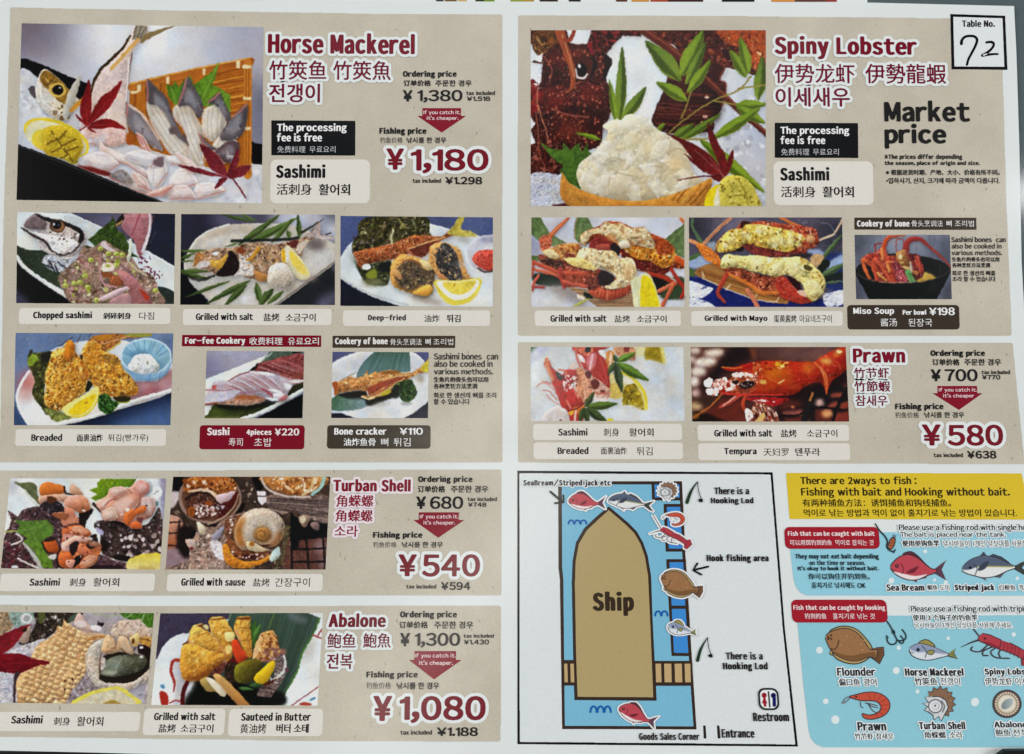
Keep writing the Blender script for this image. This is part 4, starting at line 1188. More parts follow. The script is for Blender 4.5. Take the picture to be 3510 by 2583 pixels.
for fn, nm, fr, src, lb_ in ((d_bream, 'fish_drawing', 'C4', 'bream', 'red sea bream drawing on the upper blue panel'), (d_jack, 'fish_drawing', 'C4', 'jack', 'grey striped jack drawing on the upper blue panel'),
        (d_flounder, 'fish_drawing', 'D4', 'flounder', 'large brown flounder drawing on the lower blue panel'), (d_mackerel, 'fish_drawing', 'D4', 'mackerel', 'silver horse mackerel drawing on the lower blue panel'),
        (d_lobster, 'lobster_drawing', 'D4', 'lobster', 'red spiny lobster drawing at the right edge of the blue panel'), (d_prawn, 'prawn_drawing', 'D4', 'prawn', 'curled orange prawn drawing on the blue panel'),
        (d_shell, 'shell_drawing', 'D4', 'shell', 'brown and white turban shell drawing on the blue panel'), (d_abalone, 'shell_drawing', 'D4', 'abalone', 'round abalone shell drawing at the right edge')):
    drawing(fn, nm, fr, SRC[src], SRC[src], menu, 5, 0, 0, lb_)

# ------------------------------------------------------------------ printed food photographs
FR.update({'f3': (50, 720, 4.009), 'f4': (610, 720, 4.009), 'f5': (1150, 730, 4.009), 'f6': (40, 1130, 4.009), 'f7': (690, 1190, 6.068), 'f8': (1120, 1190, 6.068),
           'f9': (0, 1630, 3.871), 'f10': (560, 1625, 3.871), 'f11': (0, 2090, 4.157), 'f12': (510, 2090, 3.742), 'f13': (1810, 735, 4.082), 'f14': (2350, 735, 4.082),
           'f15': (2920, 795, 6.414), 'f16': (1810, 1180, 4.082), 'f17': (2360, 1180, 4.009)})

def roughen(p, amp, scale):
    """break up the drawn edges the way real textures do"""
    dx, dy = fbm(p.h, p.w, scale, 3, p.rng) * 2 * amp, fbm(p.h, p.w, scale, 3, p.rng) * 2 * amp
    yy, xx = np.mgrid[0:p.h, 0:p.w]
    x, y = np.clip(xx + dx, 0, p.w - 1.001), np.clip(yy + dy, 0, p.h - 1.001)
    xi, yi = x.astype(int), y.astype(int)
    fx, fy = (x - xi)[..., None], (y - yi)[..., None]
    I = p.img
    p.img = I[yi, xi] * (1 - fx) * (1 - fy) + I[yi, xi + 1] * fx * (1 - fy) + I[yi + 1, xi] * (1 - fx) * fy + I[yi + 1, xi + 1] * fx * fy

def detail(p, amt, scale=2.5):
    g = 1 + amt * 2 * fbm(p.h, p.w, scale, 2, p.rng)
    p.img = np.clip(p.img * g[..., None], 0, 255)

def photo(fr, quad, seed, label, fn, rough=1.5, det=.03):
    p = Print(fr, quad, res=1.6, seed=seed)
    fn(p)
    p.dabs()
    roughen(p, rough, 7)
    roughen(p, rough * .5, 3)
    detail(p, det)
    sh = np.stack([p.img[..., i] - blur(p.img[..., i], 1.8) for i in range(3)], -1)
    x = np.clip(p.img + 0.25 * sh, 0, 255) / 255
    x = x ** 1.14 * .7 + (x * x * (3 - 2 * x)) * .3         # print contrast
    g = x.mean(-1, keepdims=True)
    p.img = np.clip((g + (x - g) * .86) * 255, 0, 255)
    return p.build('food_photo', menu, 2, label, 0.8)

def leaf(p, x0, y0, x1, y1, w, col, bend=0.0, vein=True, **k):
    a, b = np.array([x0, y0], float), np.array([x1, y1], float)
    d = b - a
    n = np.array([-d[1], d[0]]) / (np.linalg.norm(d) + 1e-9)
    f = lambda t, s: a + d * t + n * (s * w / 2 + bend * w * math.sin(t * math.pi))
    p.P([f(0, 0), f(.15, .6), f(.4, 1), f(.7, .7), f(1, 0), f(.7, -.7), f(.4, -1), f(.15, -.6)], col, vol=.35, vr=4, **k)
    sd = 1 if d[0] > 0 else -1
    p.P([f(0, 0), f(.2, .5 * sd), f(.45, .85 * sd), f(.75, .5 * sd), f(1, 0), f(.5, .05 * sd)], np.array(col) * .62, al=.6, soft=1.2)
    p.P([f(.1, -.1 * sd), f(.4, -.75 * sd), f(.65, -.6 * sd), f(.8, -.1 * sd)], np.array(col) * 1.2 + 22, al=.45, soft=1.6)
    if vein:
        c = np.array(col) * 1.22
        p.S([f(0.05, 0), f(.5, 0), f(.95, 0)], max(5, w * .07), c, al=.7)

def lines(p, segs, w, cols, al=.8, **k):
    for i, s_ in enumerate(segs):
        p.S(s_, w, cols[i % len(cols)], al=al, **k)

def hatch(p, region, a, b, n, w, cols, al=.6, jit=10):
    """n strokes inside region, going from line a to line b"""
    clip = p.mask(region)
    a, b = np.asarray(a, float), np.asarray(b, float)
    for t in (np.arange(n) + .5) / n:
        q0, q1 = a[0] + (a[1] - a[0]) * t, b[0] + (b[1] - b[0]) * t
        m = (q0 + q1) / 2 + p.rng.normal(0, jit, 2)
        p.S([q0 + p.rng.normal(0, jit, 2), m, q1 + p.rng.normal(0, jit, 2)], w * p.rng.uniform(.6, 1.4), cols[p.rng.integers(len(cols))], al=al * p.rng.uniform(.6, 1), clip=clip)

def flesh(p, q, c, red=None, n=6, al=1.0):
    """a wet slice: soft body, pale sheen, muscle lines, a bright cut edge"""
    q, c = np.asarray(q, float), np.asarray(c, float)
    m = q.mean(0)
    p.P(q, c * .93, col2=np.clip(c * 1.06, 0, 248), ang=60, vol=.7, vr=7, soft=1.2, al=al)
    p.P(m + (q - m) * .6 + (-8, -10), c * .35 + 158, al=.5, soft=3)
    u = np.linalg.svd(q - m)[2][0]
    v = np.array([-u[1], u[0]])
    a, b = np.abs((q - m) @ u).max(), np.abs((q - m) @ v).max()
    clip = p.mask(q)
    for i in range(n):
        o = m + v * b * (i / (n - 1) * 1.5 - .75) + p.rng.normal(0, 4, 2)
        p.S([o - u * a * .8, o + v * b * .12, o + u * a * .8], 7, [c * .8, c * .4 + 146][i % 2], al=.45, clip=clip)
    h = len(q) // 2 + 1
    p.S(q[:h], 9, (244, 239, 236), al=.55, sm=True)
    if red is not None:
        p.S(q[h - 1:], 10, red, al=.6)
    p.E(m[0] - 10, m[1] - 14, 9, 5, (250, 248, 246), al=.7)

def skin(p, q, c=(104, 97, 102)):
    q = np.asarray(q, float)
    m, clip = q.mean(0), p.mask(q)
    p.P(q, np.array(c) * .8, col2=np.array(c) * 1.1, ang=60, vol=.7, vr=6, soft=1)
    p.P(m + (q - m) * .55 + (-6, -4), (168, 166, 174), al=.55, soft=3)
    p.scat(q, 12, [(58, 50, 54), (76, 62, 66)], 6, 18, 2, 60, al=.7, soft=1.2)
    p.scat(q, 10, [(226, 228, 236)], 3, 8, 2.5, 60, al=.8)
    p.S([q[0], (q[0] + q[-1]) / 2 + 4, q[-1]], 13, (198, 120, 112), al=.75)

def ice(p, q, n=60):
    q = np.asarray(q, float)
    clip = p.mask(q)
    for _ in range(n):
        x, y = p.rng.uniform(q.min(0), q.max(0))
        r = p.rng.uniform(10, 34)
        c = [(232, 234, 240), (188, 190, 202), (208, 210, 218), (168, 168, 182), (240, 242, 246)][p.rng.integers(5)]
        p.lay(p.c(oval(x, y, r, r * p.rng.uniform(.4, .9), p.rng.uniform(0, 180), 8) + p.rng.normal(0, r * .2, (8, 2))), c, al=.5, soft=1.5, clip=clip)

def ph_mackerel(p):
    p.fill((186, 187, 198))
    p.B(230, 260, 420, 300, (112, 103, 120), .85); p.B(1080, 330, 560, 380, (226, 228, 233), .95); p.B(1900, 280, 260, 420, (158, 158, 178), .7); p.B(1930, 900, 150, 420, (106, 104, 124), .8)
    BK = (11, 11, 15)
    p.P([(155, 440), (330, 490), (480, 560), (640, 620), (720, 660), (720, 780), (560, 760), (280, 600), (150, 530)], BK)
    p.P([(140, 540), (290, 590), (330, 700), (330, 850), (420, 910), (420, 1010), (180, 1120), (130, 1080)], (196, 200, 208)); ice(p, [(140, 540), (330, 620), (420, 910), (180, 1120)], 60)
    p.P([(560, 1130), (900, 1000), (1300, 1120), (1990, 1230), (1990, 1540), (1150, 1520), (900, 1400), (560, 1240)], (204, 204, 211))
    p.P([(1880, 1060), (1990, 1095), (1990, 1245), (1880, 1230)], BK, sm=False)
    bam = [(985, 640), (1160, 585), (1230, 595), (1890, 440), (1900, 760), (1895, 1320), (1700, 1300), (960, 1080)]
    p.P(bam, (184, 108, 24), sm=False, tex=.12, ts=10)
    hatch(p, bam, [(1560, 560), (1640, 960)], [(1900, 480), (1900, 960)], 26, 10, [(120, 62, 10), (232, 168, 64), (160, 88, 16)], .75, 6)
    hatch(p, bam, [(1000, 660), (1480, 600)], [(1000, 1080), (1500, 900)], 14, 12, [(110, 56, 12), (206, 130, 40)], .5)
    p.S([(985, 655), (1450, 548), (1895, 460)], 56, (168, 92, 24), col2=(196, 120, 40)); p.S([(985, 632), (1450, 524), (1890, 436)], 10, (226, 170, 80))
    p.S([(1872, 470), (1872, 1320)], 60, (198, 122, 36)); lines(p, [[(1858, 500), (1858, 1310)], [(1880, 500), (1880, 1310)]], 7, [(134, 74, 16)])
    for x, y, w, h in ((1800, 485, 30, 60), (1540, 540, 24, 46), (1268, 605, 26, 54), (1865, 503, 66, 24), (1868, 743, 64, 24), (1872, 968, 44, 24), (1052, 665, 26, 54), (1018, 695, 60, 20)):
        p.P([(x - w / 2, y - h / 2), (x + w / 2, y - h / 2), (x + w / 2, y + h / 2), (x - w / 2, y + h / 2)], (226, 206, 160), sm=False)
    G = (84, 126, 30)
    p.P([(1255, 640), (1300, 650), (1330, 610), (1350, 660), (1400, 590), (1440, 570), (1460, 640), (1540, 580), (1600, 540), (1655, 468), (1625, 600), (1600, 640), (1660, 660), (1740, 720), (1745, 850), (1560, 800), (1330, 810), (1270, 720)], G, col2=(120, 158, 44), ang=40, tex=.2, ts=6, sm=False)
    lines(p, [[(1520, 760), (1650, 480)], [(1330, 790), (1290, 660)], [(1500, 780), (1420, 600)], [(1560, 790), (1700, 720)]], 9, [(150, 182, 76)], .6)
    # upright tail
    p.P([(1020, 190), (1112, 190), (1120, 250), (1090, 290), (1040, 340), (1000, 410), (980, 520), (960, 700), (940, 850), (970, 980), (960, 1060), (900, 1095), (700, 1060), (600, 960), (650, 760), (720, 570), (820, 465), (940, 350), (985, 270)], (205, 184, 178), col2=(222, 200, 194), ang=20, vol=.5, vr=10, bump=.25, bs=5)
    p.S([(985, 270), (930, 360), (830, 460), (765, 520), (705, 630), (682, 760)], [14, 20, 24, 24, 20, 10], (66, 50, 26)); p.S([(1000, 400), (978, 520), (958, 700), (948, 860)], 10, (120, 90, 84)); p.S([(975, 430), (962, 640), (950, 760)], 14, (226, 214, 212))
    p.P([(1020, 190), (1115, 190), (1110, 260), (1060, 300), (1000, 300)], (150, 140, 122), tex=.2, ts=4, sm=False); p.P([(1090, 265), (1180, 225), (1325, 192), (1250, 230), (1130, 290), (1060, 325)], (142, 122, 80))
    lines(p, [[(1030, 200), (1010, 290)], [(1070, 200), (1040, 290)], [(1100, 210), (1060, 290)]], 6, [(80, 72, 60)])
    p.S([(1045, 295), (842, 518)], 24, (216, 168, 90))
    p.P([(820, 760), (900, 700), (950, 780), (960, 980), (900, 1080), (820, 980)], (222, 200, 186), al=.7, vol=.5); p.P([(620, 980), (740, 940), (920, 980), (960, 1070), (820, 1110), (640, 1080)], (214, 178, 172), vol=.5, bump=.3)
    # head
    p.P([(215, 670), (260, 650), (275, 740), (240, 720)], (92, 84, 90)); p.P([(285, 600), (312, 545), (345, 520), (420, 570), (500, 650), (560, 720), (600, 760), (530, 860), (490, 910), (400, 880), (320, 820), (270, 720)], (208, 198, 184), vol=.7, vr=8, bump=.3, bs=4)
    p.P([(300, 590), (345, 530), (420, 575), (500, 650), (560, 730), (540, 800), (440, 760), (380, 690), (330, 650)], (148, 110, 36), tex=.25, ts=5); p.E(436, 680, 62, 56, (214, 178, 84)); p.E(438, 678, 42, 40, (18, 12, 10)); p.E(455, 663, 8, 6, (240, 236, 230))
    lines(p, [[(345, 590), (380, 640), (370, 690)], [(400, 600), (360, 640)], [(300, 640), (330, 770), (420, 830)]], 12, [(222, 190, 110), (90, 62, 20), (236, 232, 226)])
    p.scat([(400, 780), (520, 800), (520, 900), (420, 900)], 20, [(226, 214, 180), (110, 84, 50)], 8, 22)
    p.P([(478, 885), (515, 700), (612, 565), (590, 680), (525, 870)], (184, 180, 168), vol=.4); p.S([(650, 730), (540, 832)], 34, (214, 148, 46))
    # fillets
    FL = (196, 184, 168)
    skin(p, [(965, 780), (1060, 850), (1150, 980), (1215, 1080), (1220, 1140), (1100, 1070), (980, 970), (955, 880)], (140, 128, 132)); p.S([(975, 790), (1080, 870), (1200, 1050)], 18, (212, 186, 170))
    for fl, sk in (([(1108, 770), (1210, 800), (1300, 930), (1400, 1080), (1445, 1150), (1440, 1245), (1300, 1170), (1215, 1060), (1130, 900)], [(1108, 598), (1190, 665), (1262, 740), (1290, 830), (1345, 960), (1410, 1075), (1330, 1020), (1250, 860), (1190, 800), (1115, 770)]),
                   ([(1325, 800), (1420, 790), (1490, 900), (1535, 1000), (1535, 1200), (1540, 1255), (1440, 1210), (1395, 1000), (1310, 880)], [(1410, 588), (1460, 640), (1535, 800), (1505, 895), (1430, 800), (1345, 790)]),
                   ([(1540, 830), (1640, 800), (1705, 900), (1690, 980), (1610, 1070), (1530, 990)], [(1660, 698), (1690, 760), (1745, 875), (1725, 930), (1650, 810), (1575, 770)]),
                   ([(1600, 1120), (1700, 1000), (1790, 1070), (1745, 1180), (1690, 1235)], [(1866, 783), (1866, 900), (1820, 1025), (1700, 1065), (1665, 1015), (1760, 880)])):
        flesh(p, fl, FL, (206, 150, 140), 8); skin(p, sk)
    skin(p, [(1500, 1010), (1590, 1090), (1640, 1130), (1560, 1120)], (96, 84, 90)); skin(p, [(1620, 1150), (1740, 1060), (1810, 1100), (1780, 1220), (1680, 1220)], (106, 82, 88)); p.E(1310, 985, 34, 30, (110, 92, 92), soft=2); p.S([(1390, 1020), (1420, 1090)], 20, (88, 80, 86), al=.7)
    ice(p, [(560, 1100), (900, 1000), (1300, 1120), (1990, 1230), (1990, 1540), (1150, 1520), (900, 1400)], 200)
    p.P([(960, 1010), (1030, 1040), (1010, 1090), (960, 1090)], (170, 92, 22))
    PK = (214, 190, 184)
    for q, c in (([(1030, 1000), (1090, 1045), (1155, 1180), (1130, 1228), (1070, 1120)], (198, 124, 112)), ([(755, 1055), (800, 1110), (950, 1180), (1060, 1260), (1125, 1312), (1100, 1335), (960, 1240), (780, 1205)], PK), ([(1110, 1290), (1215, 1180), (1265, 1300), (1180, 1420)], (220, 212, 212)), ([(1290, 1340), (1400, 1255), (1500, 1390), (1300, 1430)], (222, 206, 204)),
                 ([(930, 1180), (1060, 1130), (1200, 1190), (1140, 1260)], (216, 208, 210)), ([(900, 1380), (1000, 1330), (1120, 1420), (1180, 1480), (1000, 1430)], (210, 186, 180)), ([(1480, 1400), (1600, 1380), (1700, 1440), (1500, 1500)], (220, 204, 202)), ([(1260, 1180), (1360, 1190), (1400, 1250), (1290, 1230)], (222, 214, 212)),
                 ([(640, 1180), (780, 1150), (900, 1240), (800, 1290), (660, 1250)], (212, 196, 194)), ([(1000, 1300), (1090, 1340), (1130, 1430), (1040, 1400)], (206, 170, 160)), ([(1240, 1430), (1400, 1400), (1480, 1500), (1290, 1500)], (214, 190, 186)), ([(1330, 1150), (1440, 1210), (1520, 1290), (1420, 1290)], (206, 176, 166)), ([(1110, 1470), (1240, 1410), (1310, 1400), (1220, 1480)], (208, 146, 130))):
        flesh(p, q, c, (196, 116, 106), 4)
    p.P([(585, 1243), (800, 1290), (860, 1340), (700, 1300)], (118, 30, 24), soft=1.5); skin(p, [(825, 1335), (900, 1280), (960, 1300), (1010, 1385), (900, 1375)], (150, 138, 134)); p.P([(1170, 1200), (1235, 1185), (1230, 1260), (1160, 1240)], (120, 98, 104), soft=1.5)
    RD = (122, 16, 20)
    for q in ([(660, 950), (612, 870), (608, 780), (640, 690), (672, 596), (690, 720), (692, 830), (680, 900)], [(665, 940), (690, 860), (760, 740), (840, 680), (920, 608), (880, 730), (810, 830), (720, 910)], [(665, 955), (760, 900), (860, 908), (950, 975), (850, 962), (740, 972)], [(650, 945), (600, 910), (570, 862), (640, 915)], [(655, 955), (690, 970), (730, 1002), (680, 985)]):
        p.P(q, RD, col2=(150, 26, 30), ang=30, tex=.15, ts=5)
    p.S([(660, 945), (605, 985)], 9, RD); lines(p, [[(660, 945), (650, 780)], [(668, 940), (830, 740)], [(670, 950), (860, 935)]], 7, [(180, 60, 60)], .5)
    R2 = (106, 24, 38)
    for q in ([(1715, 1335), (1600, 1280), (1545, 1180), (1508, 1085), (1620, 1150), (1700, 1260)], [(1710, 1340), (1560, 1320), (1440, 1290), (1345, 1245), (1470, 1262), (1600, 1300)], [(1715, 1330), (1745, 1230), (1800, 1120), (1800, 1230), (1760, 1310)], [(1720, 1335), (1800, 1260), (1895, 1250), (1860, 1310), (1780, 1345)], [(1720, 1340), (1680, 1390), (1620, 1425), (1660, 1350)]):
        p.P(q, R2, col2=(140, 50, 60), ang=20, tex=.25, ts=4)
    p.S([(1760, 1350), (1810, 1420), (1855, 1490)], 11, R2)
    # lemon with a leaf-shaped garnish
    p.E(428, 1040, 262, 128, (230, 204, 40), 22); p.E(430, 1046, 240, 108, (226, 220, 180), 22); p.E(300, 1000, 105, 95, (214, 208, 168), 0); p.E(330, 1050, 90, 80, (224, 200, 60))
    p.P([(330, 985), (450, 945), (570, 985), (630, 1090), (600, 1180), (570, 1240), (470, 1200), (340, 1150)], (196, 168, 34), vol=.6, vr=8, bump=.3)
    lines(p, [[(390, 990), (460, 1090), (550, 1215)], [(440, 1060), (500, 990)], [(470, 1100), (570, 1050)], [(430, 1050), (350, 1090)], [(470, 1110), (390, 1150)], [(500, 1140), (590, 1110)], [(520, 1170), (460, 1195)]], 13, [(112, 86, 14)], .85)
    p.scat([(340, 990), (600, 1000), (590, 1200), (360, 1150)], 24, [(226, 200, 70), (150, 124, 20)], 8, 16, 2)
    p.P([(100, 1075), (300, 1148), (600, 1262), (880, 1382), (1130, 1484), (1250, 1530), (1200, 1560), (90, 1560)], (5, 5, 7), sm=False)
    lines(p, [[(140, 1100), (600, 1280), (1215, 1525)], [(140, 1128), (600, 1306), (1150, 1525)]], 6, [(104, 106, 110), (52, 52, 56)], .8)

def ph_lobster(p):
    p.fill((214, 221, 228)); p.B(1850, 1150, 420, 600, (184, 186, 197), .9); p.B(1050, 480, 260, 300, (228, 234, 238), .9)
    p.scat([(1500, 800), (2040, 700), (2040, 1560), (1500, 1560)], 120, [(206, 208, 216), (170, 172, 184), (222, 224, 230)], 8, 30)
    D = (74, 25, 18)
    p.P([(255, 220), (530, 220), (560, 320), (610, 335), (690, 330), (720, 220), (1090, 220), (1095, 275), (960, 268), (900, 320), (855, 380), (820, 425), (845, 500), (820, 590), (855, 650), (880, 800), (850, 900), (805, 960), (800, 1100), (640, 1150), (470, 1320), (400, 1330), (255, 1320), (255, 1090), (300, 1080), (258, 960), (255, 700), (340, 620), (350, 480), (270, 470), (350, 400), (330, 330), (255, 330)], D, bump=1.0, bs=5, vol=.4, sm=False)
    body = [(365, 380), (600, 350), (800, 440), (840, 700), (830, 950), (640, 1100), (380, 1060), (330, 800), (390, 600)]
    p.scat(body, 300, [(112, 40, 26), (46, 12, 10), (150, 64, 42), (92, 22, 16), (60, 30, 20)], 5, 17, 2.2, al=.75); p.scat([(360, 640), (780, 640), (700, 900), (420, 860)], 140, [(142, 40, 26), (110, 22, 16), (166, 60, 44), (190, 116, 104)], 4, 13, 1.8, al=.8)
    p.scat([(440, 880), (640, 880), (600, 1080), (430, 1060)], 70, [(136, 54, 32), (80, 24, 14), (150, 76, 52)], 5, 14, 1.6, al=.8); p.scat([(262, 600), (360, 700), (300, 860), (262, 860)], 24, [(130, 20, 22), (176, 50, 40)], 12, 30)
    p.P([(330, 228), (520, 228), (480, 300), (330, 420), (262, 300)], (112, 66, 20), bump=.6); p.scat([(262, 228), (520, 228), (340, 400), (262, 420)], 30, [(150, 98, 30), (60, 34, 14), (186, 150, 90)], 12, 40, 3, 60)
    p.scat([(720, 228), (1080, 228), (900, 320), (730, 420)], 50, [(118, 22, 34), (60, 14, 16), (150, 50, 46)], 8, 28, 1.8)
    for x, y, rx, ry, c in ((470, 440, 110, 80, (116, 40, 24)), (700, 700, 120, 100, (124, 32, 22)), (440, 730, 110, 90, (132, 36, 26)), (560, 980, 120, 90, (126, 50, 30)), (760, 900, 90, 130, (52, 16, 14)), (420, 560, 60, 90, (44, 14, 12)), (600, 830, 150, 40, (48, 14, 14)), (620, 400, 90, 40, (120, 50, 30))):
        p.B(x, y, rx, ry, c, .75)
    for _ in range(70):
        x, y = p.rng.uniform(360, 820), p.rng.uniform(370, 1080)
        p.P([(x - 9, y + 8), (x + 2, y - 22), (x + 10, y + 8)], (150, 62, 40), al=.8); p.E(x - 3, y, 4, 6, (228, 176, 156), al=.8)
    lines(p, [[(420, 820), (560, 870), (700, 880)], [(400, 650), (480, 620), (560, 660)], [(360, 420), (420, 520), (400, 620)], [(700, 600), (780, 640)], [(640, 620), (560, 640)]], 12, [(196, 120, 100), (30, 10, 10)], .6)
    p.E(662, 500, 80, 82, (88, 36, 26)); p.E(644, 524, 44, 50, (12, 10, 10)); p.S([(600, 520), (615, 580), (660, 590), (690, 560)], 16, (220, 214, 214)); p.E(632, 498, 12, 16, (226, 222, 224)); p.S([(730, 410), (745, 500), (710, 590)], [10, 26, 12], (20, 14, 14)); p.S([(805, 400), (850, 470), (815, 590)], [20, 46, 20], (30, 18, 18)); p.E(850, 470, 30, 34, (44, 26, 26))
    p.S([(480, 235), (525, 370), (575, 520), (580, 640), (545, 700)], [70, 56, 46, 36, 16], (164, 82, 42), vol=.5); p.S([(500, 260), (560, 450), (592, 580)], 8, (226, 160, 120), al=.7)
    p.S([(590, 235), (560, 300), (520, 300)], 30, (150, 62, 34)); p.S([(700, 330), (730, 400)], 30, (140, 30, 40))
    lines(p, [[(320, 800), (350, 900), (385, 1010), (392, 1080)], [(300, 840), (320, 1000), (330, 1150), (380, 1290)], [(330, 560), (312, 720), (320, 850)], [(400, 1180), (440, 1230), (430, 1310)]], 11, [(196, 128, 100), (170, 90, 66)], .8)
    p.scat([(262, 1090), (470, 1120), (430, 1330), (262, 1320)], 50, [(110, 46, 38), (50, 20, 20), (150, 84, 70)], 8, 26, 2)
    p.P([(280, 450), (355, 395), (345, 470)], (226, 228, 232), sm=False); p.P([(290, 540), (345, 560), (325, 650)], (222, 224, 230), sm=False); p.P([(258, 880), (300, 930), (258, 985)], (214, 214, 222), sm=False)
    # right lobster
    p.P([(1100, 220), (2045, 220), (2045, 560), (1800, 520), (1560, 480), (1420, 430), (1330, 330), (1150, 250)], (84, 30, 20), bump=.8, bs=5); p.scat([(1150, 228), (2037, 228), (2037, 500), (1560, 470)], 140, [(130, 52, 30), (50, 16, 14), (170, 90, 60), (110, 30, 24)], 8, 30, 2)
    p.P([(1690, 220), (2045, 220), (2045, 540), (1900, 480), (1880, 380), (1730, 320)], (172, 76, 22), bump=.6, bs=7, vol=.4); p.scat([(1720, 240), (2037, 240), (2037, 500), (1900, 440)], 40, [(206, 116, 46), (110, 40, 14), (196, 90, 26), (236, 190, 140)], 8, 34, 2.5, 60)
    tail = [(1330, 420), (1420, 400), (1560, 470), (1725, 508), (1690, 600), (1738, 640), (1710, 800), (1650, 900), (1620, 990), (1330, 1010), (1185, 935), (1200, 830), (1260, 700), (1300, 560)]
    p.P(tail, (66, 22, 17), vol=.5, vr=12, bump=.5)
    hatch(p, tail, [(1300, 560), (1200, 980)], [(1720, 620), (1640, 980)], 16, 10, [(112, 46, 30), (36, 10, 10), (140, 70, 50)], .7, 8)
    p.scat(tail, 40, [(196, 130, 100), (96, 36, 26)], 4, 9)
    p.B(1380, 700, 60, 200, (110, 44, 30), .6, 15); p.B(1660, 780, 50, 180, (34, 10, 10), .7); lines(p, [[(1725, 508), (1690, 600), (1738, 640), (1710, 800)]], 14, [(140, 60, 44)], .8)
    p.E(1592, 735, 18, 12, (214, 180, 160)); p.E(1580, 880, 20, 12, (206, 160, 140))
    p.S([(1110, 225), (1300, 360), (1560, 570), (1800, 800), (2045, 1015)], [66, 64, 52, 44, 40], (104, 42, 28), vol=.5); lines(p, [[(1130, 228), (1310, 350), (1420, 440)], [(1560, 560), (1800, 780), (2030, 990)]], 9, [(170, 96, 66)], .8)
    LG = (106, 132, 24)
    for q in ((930, 935, 952, 350, 84), (905, 925, 855, 600, 56), (950, 905, 1135, 655, 90), (1395, 612, 1128, 308, 140), (1392, 575, 1562, 228, 140), (1430, 640, 1585, 310, 80), (1445, 760, 1210, 620, 100), (1445, 700, 1625, 448, 84), (1890, 585, 1765, 375, 90), (1905, 560, 1842, 280, 90),
              (1975, 755, 2012, 425, 100), (1805, 790, 2045, 785, 80), (1815, 800, 2034, 930, 90), (1635, 1045, 1995, 815, 90), (1330, 1045, 1490, 930, 74), (1395, 1060, 1700, 855, 66), (1540, 1050, 2030, 1450, 104), (795, 1055, 600, 1000, 40), (1215, 985, 1275, 930, 40)):
        leaf(p, *q, LG if p.rng.random() < .6 else (84, 108, 30), .06, col2=(140, 160, 40), ang=60)
    lines(p, [[(1290, 1020), (1440, 890), (1640, 760), (1830, 680), (1925, 575)], [(1400, 895), (1440, 790), (1475, 690)], [(1640, 760), (1810, 790)], [(1830, 670), (2030, 640)], [(1380, 1050), (1600, 1050)]], 13, [(150, 136, 62)], .95)
    p.P([(322, 1068), (420, 1122), (500, 1130), (508, 1075), (560, 1130), (620, 1078), (650, 1150), (690, 1070), (700, 1140), (740, 1170), (680, 1250), (640, 1430), (560, 1390), (480, 1290), (510, 1250), (430, 1200), (400, 1160)], (88, 124, 40), col2=(70, 104, 34), ang=60, sm=False, tex=.25, ts=6)
    p.P([(255, 1325), (400, 1305), (510, 1360), (600, 1560), (255, 1560)], (186, 188, 200), bump=.5, bs=3); p.P([(440, 1545), (600, 1530), (600, 1560), (440, 1560)], (96, 34, 44))
    mound = [(805, 945), (900, 900), (945, 905), (985, 868), (1060, 866), (1160, 900), (1200, 965), (1285, 1010), (1385, 1080), (1452, 1160), (1472, 1260), (1525, 1340), (1600, 1370), (1500, 1480), (1000, 1520), (780, 1490), (655, 1430), (608, 1320), (640, 1225), (740, 1150), (792, 1080), (850, 1000)]
    p.P(mound, (212, 203, 178), col2=(196, 182, 150), ang=80, vol=.6, vr=12)
    cm = p.mask(mound)
    for i in range(95):
        x, y = p.rng.uniform(620, 1500), p.rng.uniform(880, 1490)
        r = p.rng.uniform(34, 100)
        c = [(230, 224, 208), (214, 202, 168), (232, 216, 172), (224, 218, 204), (206, 190, 154), (236, 230, 218)][i % 6]
        p.lay(p.c(oval(x, y, r, r * p.rng.uniform(.4, .8), p.rng.uniform(0, 180), 8) + p.rng.normal(0, r * .22, (8, 2))), c, al=.5, soft=1.3, vol=.5, vr=3, clip=cm)
    for _ in range(70):
        x, y, a_ = p.rng.uniform(620, 1500), p.rng.uniform(900, 1480), p.rng.uniform(0, 6.3)
        p.S([(x, y), (x + 36 * math.cos(a_), y + 36 * math.sin(a_)), (x + 60 * math.cos(a_ + .6), y + 60 * math.sin(a_ + .6))], 6, [(246, 244, 236), (170, 150, 112)][p.rng.integers(2)], al=.5, clip=cm)
    p.B(1360, 1240, 110, 60, (236, 196, 130), .6); p.B(1150, 1090, 90, 110, (236, 218, 170), .5); p.B(900, 1440, 160, 60, (176, 160, 130), .6); p.scat(mound, 26, [(252, 251, 247)], 4, 10, 1.6); lines(p, [[(800, 1250), (860, 1190), (960, 1210)], [(860, 1270), (940, 1310), (1040, 1330)], [(1180, 1250), (1270, 1260)], [(1290, 1160), (1370, 1120), (1440, 1150)], [(850, 1400), (860, 1320)]], 8, [(170, 146, 106)], .6)
    bk = [(498, 1300), (560, 1385), (700, 1455), (900, 1505), (1100, 1515), (1300, 1475), (1500, 1405), (1625, 1345), (1620, 1430), (1560, 1570), (590, 1570)]
    p.P(bk, (192, 130, 50), vol=.6, vr=8, tex=.15); hatch(p, bk, [(500, 1330), (1560, 1560)], [(620, 1300), (1680, 1400)], 30, 14, [(226, 176, 90), (130, 78, 22)], .7, 6)
    MR = (100, 20, 22)
